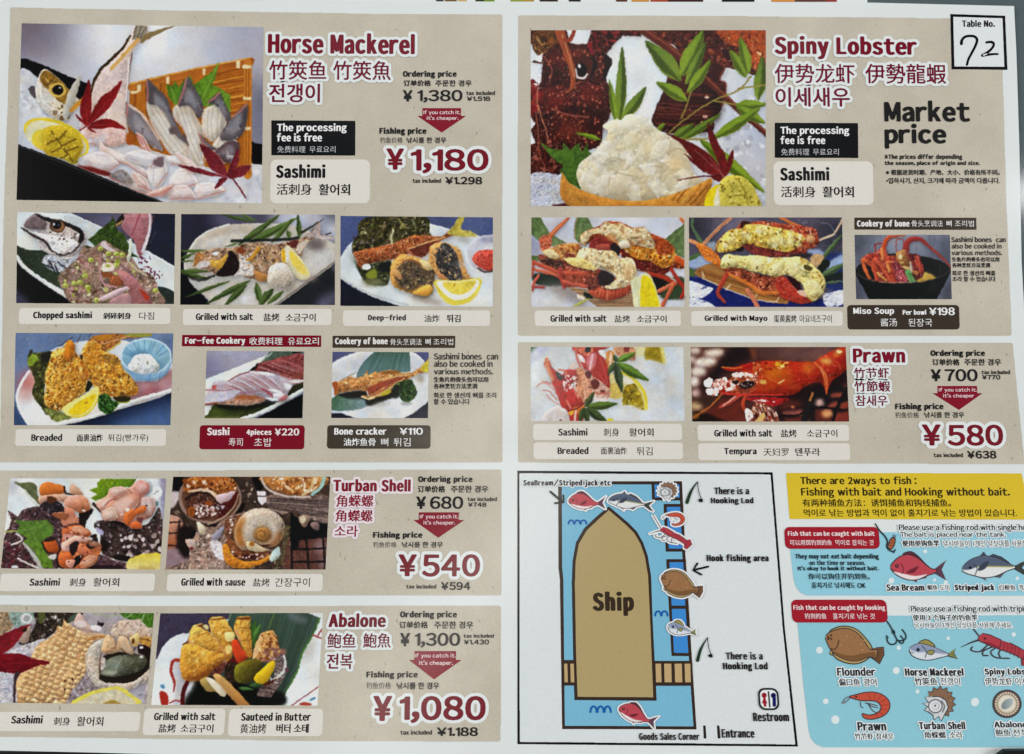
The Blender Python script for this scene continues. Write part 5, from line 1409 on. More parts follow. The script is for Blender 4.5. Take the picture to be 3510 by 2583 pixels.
    for q in ([(1725, 1335), (1560, 1290), (1460, 1170), (1390, 1080), (1285, 1005), (1480, 1080), (1620, 1170), (1700, 1270)], [(1725, 1330), (1660, 1180), (1610, 1060), (1600, 920), (1680, 1080), (1740, 1200)], [(1730, 1330), (1745, 1220), (1788, 1125), (1790, 1220), (1760, 1300)], [(1715, 1340), (1600, 1310), (1520, 1230), (1420, 1160), (1560, 1290)], [(1720, 1335), (1680, 1370), (1620, 1330)]):
        p.P(q, MR, col2=(126, 32, 30), ang=40, tex=.2, ts=5)
    p.S([(1700, 1325), (1520, 1335), (1375, 1360)], [12, 10, 6], MR); lines(p, [[(1720, 1330), (1610, 1180)], [(1720, 1330), (1500, 1130)]], 6, [(190, 150, 150)], .5)
    p.P([(1580, 1560), (1590, 1470), (1630, 1420), (1690, 1400), (1720, 1560)], (234, 204, 16)); p.P([(1650, 1560), (1660, 1450), (1700, 1400), (1740, 1560)], (230, 224, 190))
    yz = [(1688, 1390), (1740, 1330), (1850, 1328), (1930, 1390), (1975, 1480), (1988, 1570), (1720, 1570), (1690, 1480)]
    p.P(yz, (194, 178, 70), vol=.7, vr=9, bump=.3); p.scat(yz, 60, [(140, 120, 40), (218, 206, 110)], 5, 12); lines(p, [[(1830, 1350), (1880, 1450), (1900, 1540)], [(1760, 1480), (1860, 1470)]], 12, [(140, 120, 36)], .7)

def ph_chopped(p):
    p.fill((88, 86, 110)); p.P([(1860, 30), (2230, 30), (2230, 820), (1800, 560)], (40, 44, 62), soft=4); p.B(1300, 150, 250, 120, (112, 108, 136), .6)
    p.P([(20, 10), (760, 40), (1200, 235), (1830, 560), (2230, 790), (2230, 1150), (1970, 1050), (1500, 1310), (900, 1310), (600, 1120), (200, 860), (20, 640)], (213, 221, 223), sm=False); lines(p, [[(780, 52), (1200, 245), (1830, 570), (2220, 795)]], 16, [(240, 246, 246)], .9)
    p.P([(740, 60), (1180, 260), (1000, 400), (900, 250), (700, 150)], (196, 204, 206))
    p.P([(10, 640), (150, 790), (600, 1100), (880, 1300), (10, 1310)], (8, 8, 12), sm=False); p.P([(10, 1080), (240, 1310), (10, 1310)], (66, 64, 90), soft=6)
    p.P([(20, 490), (200, 548), (430, 572), (700, 800), (820, 1140), (500, 1000), (200, 810), (30, 630)], (44, 56, 40), col2=(60, 74, 54), ang=60, tex=.15); p.S([(25, 630), (150, 795), (500, 1045), (900, 1300)], 52, (224, 227, 225), vol=.8, vr=4)
    p.P([(1950, 1050), (2230, 1140), (2230, 1310), (1990, 1310)], (50, 60, 54), tex=.2, ts=4)
    p.P([(1490, 40), (1560, 40), (1500, 150), (1400, 220), (1400, 160)], (40, 32, 26)); p.S([(1480, 150), (1400, 205)], 26, (176, 140, 80))
    fl = [(1530, 40), (1870, 40), (1860, 300), (1780, 580), (1700, 615), (1640, 420), (1470, 235), (1510, 120)]
    p.P(fl, (178, 122, 128), col2=(150, 92, 100), vol=.4, vr=8, tex=.1); hatch(p, fl, [(1520, 60), (1660, 560)], [(1860, 60), (1780, 560)], 14, 8, [(206, 156, 158), (150, 84, 96)], .5)
    lines(p, [[(1720, 60), (1660, 230), (1610, 350)]], 22, [(160, 60, 80)], .7); p.S([(1862, 45), (1855, 280), (1760, 575)], [20, 40, 44], (216, 208, 212)); lines(p, [[(1930, 70), (1880, 210)], [(1940, 290), (1860, 460)]], 8, [(120, 116, 110)], .6)
    p.P([(1010, 405), (1080, 350), (1170, 265), (1230, 220), (1300, 170), (1345, 120), (1325, 60), (1390, 150), (1390, 230), (1430, 290), (1500, 330), (1540, 400), (1560, 450), (1600, 560), (1720, 660), (1500, 620), (1300, 570), (1100, 490)], (58, 82, 26), tex=.3, ts=6, sm=False, bump=.5)
    hd = [(290, 42), (200, 100), (150, 150), (140, 230), (95, 235), (120, 275), (240, 350), (330, 440), (360, 515), (480, 600), (560, 660), (820, 720), (900, 600), (1000, 400), (900, 250), (700, 160), (480, 105), (380, 88)]
    p.P(hd, (180, 170, 168), vol=.5, vr=9, bump=.5, bs=5)
    p.P([(290, 45), (160, 150), (145, 235), (300, 262), (430, 260), (420, 130)], (122, 106, 110), tex=.2, ts=5, vol=.5); p.P([(290, 55), (480, 105), (700, 160), (900, 245), (960, 350), (930, 440), (880, 440), (890, 330), (780, 250), (620, 200), (430, 150)], (36, 29, 31))
    p.P([(190, 285), (420, 330), (700, 370), (870, 450), (780, 560), (660, 605), (540, 560), (460, 440), (320, 350)], (228, 224, 224), vol=.6, bump=.5, bs=5); p.scat([(470, 300), (880, 320), (880, 460), (640, 470)], 46, [(110, 78, 62), (240, 236, 232), (150, 120, 104), (60, 46, 44)], 8, 28, 2)
    p.E(592, 215, 108, 92, (66, 46, 36)); p.E(600, 222, 92, 72, (140, 100, 66)); p.E(585, 205, 62, 58, (12, 12, 20)); p.E(545, 190, 16, 20, (200, 204, 214)); p.E(610, 205, 12, 14, (90, 100, 140))
    p.S([(95, 240), (250, 345), (420, 430), (500, 545), (600, 605), (700, 612), (840, 540), (930, 420)], [20, 30, 34, 26, 22, 20, 18, 14], (58, 44, 46)); lines(p, [[(330, 450), (400, 520), (560, 600)], [(480, 620), (640, 660), (820, 650)]], 18, [(226, 214, 200), (236, 238, 240)], .8)
    p.P([(380, 720), (470, 610), (700, 690), (880, 600), (850, 720), (720, 810), (560, 850)], (176, 180, 190), bump=.8, bs=5); lines(p, [[(400, 740), (520, 800)], [(470, 690), (560, 860)], [(600, 720), (700, 790)], [(560, 760), (600, 860)]], 22, [(30, 32, 44)], .85)
    ms = [(600, 930), (700, 800), (850, 680), (900, 580), (960, 480), (1100, 500), (1230, 420), (1400, 520), (1560, 600), (1680, 740), (1750, 830), (1900, 900), (1980, 1100), (2000, 1310), (900, 1310), (660, 1080)]
    p.P(ms, (150, 122, 106), bump=.6, bs=6)
    p.scat(ms, 170, [(206, 178, 170), (150, 92, 94), (222, 212, 200), (112, 92, 62), (84, 66, 46), (182, 136, 140), (120, 70, 60), (196, 150, 146)], 16, 70, 3.5, soft=.7)
    p.scat(ms, 70, [(74, 92, 34), (100, 120, 46), (52, 62, 28)], 10, 34, 2); p.scat(ms, 70, [(176, 188, 62), (206, 214, 120), (140, 156, 40), (220, 226, 170)], 12, 34, 1.2)
    for x, y in ((1050, 680), (820, 1000), (900, 990), (1290, 590), (1400, 600), (1480, 610), (1270, 1210), (1400, 750), (700, 1030), (1010, 1060), (970, 900), (1180, 520), (1940, 1100), (1130, 1230)):
        p.E(x, y, 40, 34, (166, 178, 56)); p.E(x - 6, y - 6, 24, 18, (214, 220, 140)); p.E(x + 4, y + 6, 12, 10, (96, 116, 30))
    p.E(1285, 780, 92, 62, (232, 214, 200)); p.E(1280, 765, 40, 24, (170, 180, 80)); p.P([(1200, 850), (1330, 860), (1380, 920), (1230, 920)], (150, 86, 46)); p.P([(1310, 930), (1400, 900), (1510, 950), (1480, 1030), (1340, 1040)], (158, 90, 52), vol=.6, bump=.4)
    p.P([(1390, 835), (1560, 860), (1720, 1000), (1865, 1200), (1870, 1310), (1650, 1310), (1560, 1080)], (180, 124, 126), col2=(150, 92, 92), vol=.7, vr=8, tex=.1); p.P([(1720, 1080), (1850, 1180), (1830, 1240), (1760, 1180)], (176, 62, 36)); p.P([(1150, 1215), (1480, 1060), (1570, 1090), (1260, 1235)], (210, 180, 186), vol=.7); p.P([(1330, 1220), (1560, 1140), (1600, 1310), (1350, 1310)], (178, 134, 136), vol=.6)
    p.S([(1180, 600), (1170, 800), (1220, 1000), (1400, 1060)], 22, (190, 140, 144)); p.S([(1450, 740), (1560, 830), (1640, 910)], 20, (120, 90, 110)); p.S([(1590, 400), (1600, 520), (1565, 680)], [34, 60, 40], (208, 212, 198), vol=.6); p.S([(1560, 700), (1700, 830), (1820, 900)], 26, (190, 180, 150))
    p.P([(1180, 470), (1240, 420), (1300, 500), (1400, 560), (1300, 560)], (206, 190, 196)); p.scat([(1700, 630), (1870, 640), (1880, 760), (2040, 880), (1950, 960), (1750, 840)], 60, [(112, 30, 70), (80, 20, 50), (170, 110, 140)], 10, 28, 2)

def ph_salt(p):
    p.fill((50, 48, 68)); p.B(800, 130, 420, 220, (112, 108, 136), .8); p.B(1650, 150, 520, 260, (196, 199, 214), .95); p.B(2100, 300, 200, 260, (200, 204, 216), .9)
    p.P([(20, 620), (140, 700), (400, 1310), (20, 1310)], (18, 18, 28)); p.P([(1350, 1310), (1800, 960), (2190, 690), (2190, 1310)], (40, 43, 50), sm=False); p.B(2080, 1230, 260, 110, (104, 101, 124), .9, -25); p.B(2150, 790, 60, 60, (110, 106, 126), .8)
    pl = [(88, 740), (120, 620), (180, 510), (280, 380), (450, 265), (700, 195), (1000, 180), (1300, 180), (1600, 210), (1900, 330), (2060, 410), (2190, 500), (2190, 690), (1800, 990), (1400, 1280), (1250, 1330), (520, 1330), (400, 1210), (200, 1030), (110, 860)]
    p.P(pl, (184, 176, 166), col2=(206, 202, 194), ang=70, vol=.3, vr=6, tex=.05); p.S([(110, 860), (95, 720), (180, 515), (280, 385), (450, 272), (700, 200)], 26, (216, 214, 206)); p.P([(260, 520), (420, 400), (700, 330), (1000, 330), (860, 480), (500, 520)], (206, 202, 196), soft=4); p.B(950, 1230, 130, 80, (220, 220, 226), .9); p.B(1850, 760, 180, 120, (204, 200, 194), .8)
    p.S([(1330, 1310), (1800, 970), (2180, 690)], 22, (110, 100, 90), al=.7); p.B(1900, 480, 160, 90, (96, 84, 84), .85); p.B(1750, 940, 220, 70, (150, 132, 120), .6)
    G = (80, 104, 46)
    for q in ((825, 480, 1400, 55, 90), (985, 440, 1640, 105, 110), (1665, 410, 1650, 55, 70), (1285, 450, 1580, 110, 70), (600, 55, 1060, 165, 44), (850, 55, 1095, 150, 30), (1540, 390, 1500, 270, 70), (910, 380, 1180, 240, 60), (1000, 960, 370, 1300, 80), (720, 970, 90, 1200, 50), (1075, 990, 1160, 1320, 96), (950, 1020, 640, 1320, 96), (1310, 1080, 1120, 1320, 110), (1460, 1110, 1220, 1300, 70), (30, 560, 420, 555, 40), (30, 665, 240, 590, 44), (30, 700, 240, 690, 30), (30, 830, 440, 835, 60), (30, 850, 420, 940, 66), (830, 450, 650, 505, 26)):
        leaf(p, *q, G if p.rng.random() < .6 else (60, 80, 36), .08, col2=(112, 132, 70), ang=50)
    p.S([(1690, 310), (1850, 220), (2005, 120)], [40, 26, 10], (64, 62, 46)); p.S([(2030, 335), (2100, 310)], 16, (60, 50, 52))
    p.S([(500, 900), (300, 960), (120, 900)], 40, (30, 30, 24), al=.7); p.S([(740, 420), (900, 420), (1500, 400), (1640, 380)], 44, (34, 40, 36), al=.9)
    fs = [(212, 785), (228, 680), (268, 585), (400, 550), (560, 518), (740, 520), (860, 478), (1100, 440), (1300, 470), (1500, 440), (1650, 400), (1760, 350), (1850, 270), (1950, 170), (1955, 330), (2150, 370), (1890, 390), (1790, 440), (1720, 560), (1690, 650), (1400, 780), (1250, 960), (1040, 950), (850, 895), (640, 905), (500, 860), (360, 810)]
    p.P(fs, (158, 126, 100), vol=.5, vr=9, bump=.9, bs=5); p.P([(830, 590), (1000, 720), (1040, 880), (860, 900), (760, 880), (850, 780)], (210, 201, 196), bump=.7); p.P([(1050, 480), (1400, 480), (1640, 420), (1680, 600), (1400, 740), (1100, 760), (1000, 680)], (172, 140, 110), bump=1, bs=4)
    p.scat(fs, 150, [(206, 190, 180), (110, 70, 44), (196, 140, 66), (86, 54, 42), (226, 216, 208), (150, 110, 70)], 10, 36, 2.2, 60, soft=.7)
    p.scat([(1060, 470), (1400, 480), (1640, 430), (1400, 740), (1100, 700)], 80, [(96, 60, 48), (206, 176, 150), (70, 44, 40), (180, 130, 70)], 8, 26, 3, 60)
    p.P([(1500, 450), (1650, 405), (1640, 500), (1540, 520)], (110, 52, 44), bump=.6); p.P([(1640, 480), (1800, 400), (1720, 540), (1660, 600)], (206, 188, 170)); p.P([(1760, 350), (1870, 270), (1950, 175), (1950, 330), (1850, 380)], (178, 160, 156), tex=.2); p.P([(1880, 380), (1950, 345), (2160, 380), (2060, 400)], (196, 180, 178))
    p.P([(440, 680), (560, 690), (680, 600), (640, 740), (580, 820), (470, 770)], (204, 156, 60), vol=.6, bump=.4); p.P([(225, 760), (240, 620), (300, 580), (360, 640), (300, 720)], (176, 122, 66), bump=.5); p.P([(250, 770), (330, 700), (440, 700), (420, 760), (290, 800)], (206, 194, 190))
    p.P([(700, 560), (780, 590), (838, 700), (840, 780), (780, 885), (600, 915), (520, 880), (590, 810), (680, 680)], (40, 26, 27), tex=.3); p.P([(930, 680), (1020, 620), (1100, 495), (1130, 540), (1050, 650), (970, 700)], (200, 142, 46), vol=.6); p.P([(800, 560), (860, 500), (940, 560), (860, 600)], (140, 72, 40)); p.E(512, 590, 44, 34, (226, 228, 232)); p.E(518, 586, 20, 16, (250, 250, 252)); p.S([(470, 580), (500, 560), (560, 560)], 14, (80, 60, 50))
    p.P([(1050, 830), (1240, 900), (1220, 960), (1120, 980), (1060, 900)], (192, 134, 72), vol=.6)
    p.P([(1425, 560), (1480, 510), (1535, 492), (1620, 580), (1720, 700), (1812, 850), (1800, 935), (1700, 955), (1600, 900), (1520, 745), (1470, 722), (1428, 690)], (226, 214, 168), vol=.4); p.P([(1545, 560), (1650, 650), (1780, 830), (1795, 890), (1720, 890), (1640, 820), (1560, 700)], (242, 204, 66), col2=(236, 216, 120), ang=30); p.P([(1425, 565), (1468, 540), (1475, 718), (1432, 692)], (230, 176, 34)); p.S([(1500, 520), (1505, 700)], 34, (220, 218, 206))
    p.P([(1258, 800), (1320, 745), (1410, 720), (1510, 750), (1560, 850), (1592, 950), (1560, 1050), (1510, 1112), (1420, 1080), (1290, 1060), (1230, 950)], (210, 204, 192), col2=(184, 172, 158), ang=70, vol=.7, vr=12, bump=.3, bs=4)

def ph_fried(p):
    p.fill((78, 90, 134), tex=.06); p.B(1900, 180, 300, 200, (96, 110, 154), .6); p.P([(40, 880), (300, 1060), (980, 1310), (40, 1310)], (30, 34, 52), sm=False)
    p.P([(40, 640), (180, 440), (290, 330), (560, 40), (720, 40), (1270, 140), (1560, 220), (1950, 300), (2200, 400), (2200, 1320), (1300, 1320), (900, 1280), (500, 1150), (180, 970), (40, 880)], (214, 220, 222), sm=False)
    p.S([(70, 870), (200, 970), (500, 1120), (1000, 1270)], 30, (184, 190, 192), al=.8); p.S([(1270, 145), (1560, 225)], 14, (240, 244, 246)); p.B(1500, 320, 200, 90, (186, 190, 206), .7); p.B(260, 620, 60, 140, (150, 156, 150), .6); p.B(1250, 1190, 300, 60, (170, 150, 136), .7, 12); p.B(1760, 360, 130, 60, (172, 168, 164), .7, 25)
    lt = [(300, 180), (360, 100), (430, 60), (640, 45), (1230, 45), (1290, 240), (1290, 330), (900, 390), (600, 460), (400, 520), (250, 560), (235, 400), (310, 280)]
    p.P(lt, (70, 66, 36), bump=1, bs=6); p.scat(lt, 130, [(112, 106, 44), (38, 38, 24), (142, 138, 86), (88, 92, 44), (54, 50, 30), (110, 90, 70)], 14, 60, 2.6); p.scat([(240, 330), (520, 300), (460, 520), (250, 560)], 30, [(66, 56, 48), (40, 34, 30), (120, 108, 96)], 12, 40, 2)
    p.S([(790, 235), (770, 330), (775, 440)], 30, (206, 196, 160)); p.S([(860, 80), (960, 190)], 34, (150, 146, 80), al=.7); p.S([(1060, 90), (1100, 200)], 30, (150, 160, 120), al=.6)
    f1 = [(250, 560), (290, 525), (500, 475), (780, 420), (1000, 320), (1200, 298), (1440, 320), (1560, 240), (1600, 230), (1640, 300), (1530, 340), (1380, 430), (1200, 610), (1000, 560), (780, 640), (500, 690), (330, 760), (290, 650)]
    p.P(f1, (166, 92, 50), vol=.6, vr=8, bump=.9, bs=4); p.scat(f1, 110, [(206, 140, 80), (120, 56, 30), (190, 110, 60), (226, 180, 120)], 7, 26, 2, 165); p.P([(1030, 480), (1380, 360), (1300, 500), (1150, 590)], (120, 60, 46), tex=.3); p.S([(990, 500), (1200, 420), (1500, 330)], 22, (214, 166, 110)); p.S([(980, 500), (1080, 590)], 26, (190, 110, 80))
    p.P([(1545, 260), (1640, 150), (1700, 50), (1775, 50), (1722, 215), (1840, 240), (1955, 310), (1850, 325), (1700, 320), (1580, 300)], (188, 172, 70), col2=(206, 190, 100), ang=30, tex=.2)
    p.P([(260, 640), (360, 760), (480, 700), (760, 660), (740, 900), (690, 995), (500, 980), (390, 930), (300, 760)], (60, 64, 38), bump=.8, soft=1.5); p.E(425, 740, 62, 44, (220, 228, 236)); p.P([(420, 840), (540, 760), (570, 860), (520, 910), (430, 890)], (134, 142, 44)); p.P([(380, 920), (560, 900), (690, 960), (600, 1000), (430, 990)], (120, 122, 84), soft=4); p.P([(580, 720), (740, 670), (740, 800), (620, 800)], (34, 40, 40))
    a = [(758, 740), (790, 660), (850, 595), (920, 560), (1050, 585), (1200, 640), (1350, 690), (1372, 800), (1345, 960), (1335, 1080), (1250, 1142), (1060, 1112), (850, 1035), (760, 940)]
    p.P(a, (202, 146, 74), vol=.8, vr=9, bump=.5); p.P([(810, 830), (900, 700), (1010, 650), (1120, 670), (1210, 760), (1350, 800), (1330, 990), (1150, 1000), (1020, 1070), (870, 1000)], (102, 86, 66), bump=.9, bs=4, soft=2); p.scat([(850, 760), (1200, 700), (1330, 850), (1280, 980), (1000, 1040), (860, 960)], 110, [(56, 52, 56), (150, 120, 80), (84, 70, 58), (186, 160, 110), (70, 64, 70)], 7, 24, 2.4, 110); p.P([(1060, 1105), (1160, 1030), (1290, 980), (1335, 1060), (1250, 1135)], (228, 168, 72), vol=.8); p.P([(800, 760), (880, 800), (920, 900), (860, 900), (790, 820)], (206, 156, 100), vol=.6); p.S([(930, 660), (1050, 640), (1180, 700)], 18, (150, 92, 54)); p.P([(1150, 640), (1350, 700), (1340, 780), (1230, 760)], (228, 200, 140), vol=.5)
    b = [(1288, 560), (1310, 450), (1440, 400), (1600, 440), (1720, 520), (1770, 700), (1840, 860), (1892, 925), (1500, 940), (1380, 830), (1290, 660)]
    p.P(b, (208, 150, 84), vol=.8, vr=9, bump=.5); p.P([(1380, 600), (1460, 425), (1560, 440), (1660, 560), (1720, 780), (1745, 935), (1600, 940), (1420, 780)], (72, 68, 68), bump=.9, bs=4); p.scat([(1300, 560), (1480, 450), (1660, 600), (1720, 920), (1560, 920), (1380, 700)], 70, [(190, 160, 110), (50, 48, 52), (206, 176, 126), (110, 92, 74)], 10, 36, 2, 60); p.P([(1390, 790), (1500, 860), (1530, 930), (1440, 900)], (206, 140, 90), vol=.6)
    p.E(2150, 570, 372, 275, (222, 224, 230)); p.E(2150, 570, 345, 250, (202, 202, 212)); p.P([(1960, 350), (2190, 320), (2190, 400), (2050, 400)], (150, 150, 176), soft=4); p.E(2150, 640, 270, 180, (222, 220, 224)); p.P([(1880, 640), (1905, 565), (1990, 515), (2110, 505), (2200, 530), (2200, 760), (2110, 800), (2000, 760), (1920, 700)], (214, 80, 64), vol=.7, vr=8, bump=.6, bs=3); p.S([(1960, 760), (2060, 810), (2180, 790)], 30, (70, 60, 60), al=.8); p.B(1750, 700, 120, 60, (206, 206, 206), .5)
    lem = [(1368, 928), (1680, 925), (1992, 898), (1980, 1050), (1900, 1180), (1760, 1252), (1600, 1262), (1460, 1170), (1392, 1050)]
    p.P(lem, (236, 214, 78)); p.P([(1395, 945), (1680, 940), (1965, 915), (1940, 1040), (1850, 1140), (1720, 1190), (1600, 1180), (1480, 1090)], (246, 243, 220)); p.P([(1470, 955), (1680, 950), (1925, 930), (1870, 1040), (1760, 1110), (1620, 1110), (1520, 1040)], (234, 208, 74), tex=.1); lines(p, [[(1690, 960), (1600, 1080)], [(1690, 960), (1720, 1110)], [(1700, 960), (1850, 1050)]], 10, [(246, 232, 150)], .8); p.E(1630, 990, 9, 18, (176, 120, 50), 20)
    p.B(2050, 1150, 120, 120, (226, 228, 228), .6)

def ph_breaded(p):
    p.fill((106, 128, 168), tex=.05); p.P([(20, 1000), (150, 1150), (250, 1330), (20, 1330)], (60, 84, 124), soft=8); p.P([(560, 1330), (1200, 1190), (1700, 1000), (2240, 840), (2240, 1330)], (28, 42, 72), sm=False); p.P([(1350, 1330), (1700, 1150), (2240, 1000), (2240, 1330)], (76, 104, 150), soft=14)
    p.P([(66, 930), (85, 850), (130, 730), (250, 560), (500, 300), (1000, 150), (1560, 150), (2200, 460), (2230, 830), (1500, 1090), (1000, 1240), (560, 1330), (250, 1330), (130, 1130), (80, 1020)], (222, 223, 224)); p.B(220, 730, 170, 230, (190, 104, 98), .95, 30); p.B(200, 900, 110, 130, (206, 170, 168), .7)
    p.P([(1500, 760), (1660, 700), (2230, 540), (2230, 800), (1700, 980), (1500, 960)], (178, 132, 138), soft=4); p.B(1900, 850, 200, 60, (156, 84, 96), .7, -20)
    p.S([(240, 570), (120, 760), (72, 930), (120, 1120), (250, 1320)], 30, (240, 242, 246)); p.S([(250, 1340), (700, 1285), (1200, 1165), (1700, 975), (2230, 825)], 50, (226, 226, 224), vol=.7, vr=4); p.P([(330, 1000), (430, 1060), (520, 1230), (440, 1280), (330, 1100)], (240, 243, 246), soft=3)
    ll = [(235, 330), (400, 310), (560, 300), (540, 450), (480, 600), (460, 720), (460, 1000), (560, 1110), (480, 1170), (400, 1050), (320, 960), (285, 830), (320, 700), (260, 540), (235, 490)]
    p.P(ll, (70, 70, 28), bump=1, bs=6); p.scat(ll, 80, [(118, 134, 40), (40, 44, 20), (92, 90, 40), (130, 126, 96), (58, 52, 30)], 14, 50, 2); p.P([(240, 340), (340, 350), (370, 400), (280, 490), (228, 490)], (136, 160, 42), tex=.2); p.P([(400, 330), (540, 310), (500, 440), (420, 420)], (44, 40, 34))
    p.P([(450, 1080), (560, 1085), (700, 1130), (830, 1200), (640, 1258), (550, 1230), (510, 1170)], (128, 136, 62), bump=.5, tex=.2)
    bf = [(1040, 210), (1150, 75), (1560, 55), (1900, 45), (1890, 90), (1520, 130), (1480, 190), (1320, 300), (1200, 270)]
    p.P(bf, (172, 108, 46), bump=.6, tex=.2); p.P([(1560, 55), (1900, 45), (1890, 92), (1640, 95)], (150, 150, 62)); p.P([(1150, 80), (1400, 60), (1320, 130), (1180, 150)], (190, 126, 30)); p.S([(1500, 165), (1400, 240), (1320, 300)], 24, (206, 190, 110)); p.S([(1230, 200), (1400, 150), (1640, 80)], 14, (226, 170, 120)); lines(p, [[(840, 100), (720, 180), (640, 230)], [(960, 60), (900, 180)], [(1100, 60), (1050, 100)]], 10, [(70, 60, 46)], .8)
    p.P([(300, 290), (250, 280), (240, 380)], (60, 60, 50))
    CL = [(555, 310), (640, 260), (700, 245), (740, 190), (800, 140), (862, 190), (872, 300), (960, 400), (1010, 470), (1065, 600), (1035, 720), (1015, 850), (860, 965), (690, 1095), (560, 1090), (480, 1040), (445, 940), (480, 800), (458, 690), (490, 520), (530, 400)]
    CR = [(955, 390), (1000, 220), (1100, 148), (1200, 185), (1262, 290), (1420, 350), (1520, 450), (1600, 560), (1685, 700), (1742, 800), (1722, 885), (1500, 935), (1380, 920), (1200, 870), (1150, 790), (1080, 690), (1010, 560)]
    for q in (CR, CL):
        p.P(q, (206, 142, 44), vol=.7, vr=12, bump=1.3, bs=4, spec=.25)
        p.scat(q, 170, [(236, 186, 92), (150, 88, 20), (222, 160, 60), (176, 108, 26), (244, 208, 130), (196, 120, 30)], 9, 36, 1.8, soft=.8)
        p.scat(q, 70, [(120, 72, 18), (246, 214, 140)], 5, 14, 2)
    p.P([(800, 150), (745, 240), (715, 390), (780, 440), (850, 340), (872, 220)], (206, 122, 24), vol=.7, tex=.15); p.P([(1020, 250), (1100, 170), (1200, 200), (1200, 420), (1080, 480), (1000, 420)], (212, 134, 28), al=.7, bump=.7); p.P([(1230, 330), (1400, 370), (1500, 470), (1420, 480), (1280, 440)], (132, 92, 26), al=.6, bump=.8); p.P([(940, 350), (985, 350), (960, 420)], (60, 46, 20)); p.P([(1010, 830), (1060, 700), (1120, 760), (1040, 850)], (40, 44, 18)); p.S([(955, 440), (1020, 560), (1050, 690)], 40, (176, 96, 18), al=.6)
    p.P([(1400, 930), (1600, 910), (1620, 980), (1480, 1000)], (54, 50, 22))
    p.E(1850, 400, 352, 288, (190, 214, 230)); p.P([(1500, 440), (1560, 540), (1640, 620), (1700, 690), (1860, 706), (2020, 680), (2140, 600), (2195, 440), (2050, 580), (1850, 620), (1640, 570)], (122, 162, 198), vol=.5); hatch(p, [(1500, 440), (1640, 690), (1860, 710), (2020, 690), (2195, 440), (1850, 620)], [(1560, 500), (2180, 500)], [(1640, 720), (2080, 720)], 16, 14, [(160, 190, 214), (96, 138, 176)], .7, 4)
    p.E(1850, 362, 350, 248, (196, 220, 234)); p.E(1850, 364, 332, 230, (112, 158, 190), col2=(150, 194, 216), ang=-90)
    for t in np.linspace(math.pi * 1.02, math.pi * 1.98, 20):
        p.S([(1850 + 325 * math.cos(t), 364 + 224 * math.sin(t)), (1840 + 190 * math.cos(t), 400 + 110 * math.sin(t))], 13, (160, 200, 220) if p.rng.random() < .5 else (84, 134, 172), al=.6)
    p.B(1760, 340, 170, 70, (70, 116, 154), .7)
    sc = [(1600, 510), (1640, 430), (1700, 350), (1780, 330), (1900, 340), (1990, 430), (2035, 520), (1960, 575), (1820, 595), (1690, 575)]
    p.P(sc, (228, 230, 228), vol=.6, vr=8, bump=.5, bs=4); p.scat(sc, 16, [(180, 186, 170), (150, 160, 140)], 8, 18)
    p.P([(688, 1082), (880, 955), (1060, 855), (1168, 768), (1205, 840), (1185, 970), (1085, 1120), (960, 1192), (820, 1192)], (238, 226, 130)); p.P([(790, 1110), (950, 970), (1145, 880), (1155, 950), (1070, 1085), (940, 1165), (830, 1165)], (244, 206, 18), tex=.08); p.S([(820, 1192), (960, 1190), (1085, 1118), (1185, 970), (1200, 850)], 18, (226, 200, 40)); p.E(1025, 998, 22, 16, (190, 140, 20))
    ps = [(1205, 900), (1320, 885), (1390, 970), (1470, 1000), (1430, 1085), (1330, 1155), (1205, 1085)]
    p.P(ps, (36, 78, 26), bump=1.2, bs=3); p.scat(ps, 90, [(74, 126, 42), (22, 52, 16), (104, 156, 64)], 6, 18)
    p.S([(1460, 1000), (1560, 1000), (1620, 985)], 18, (150, 170, 50))

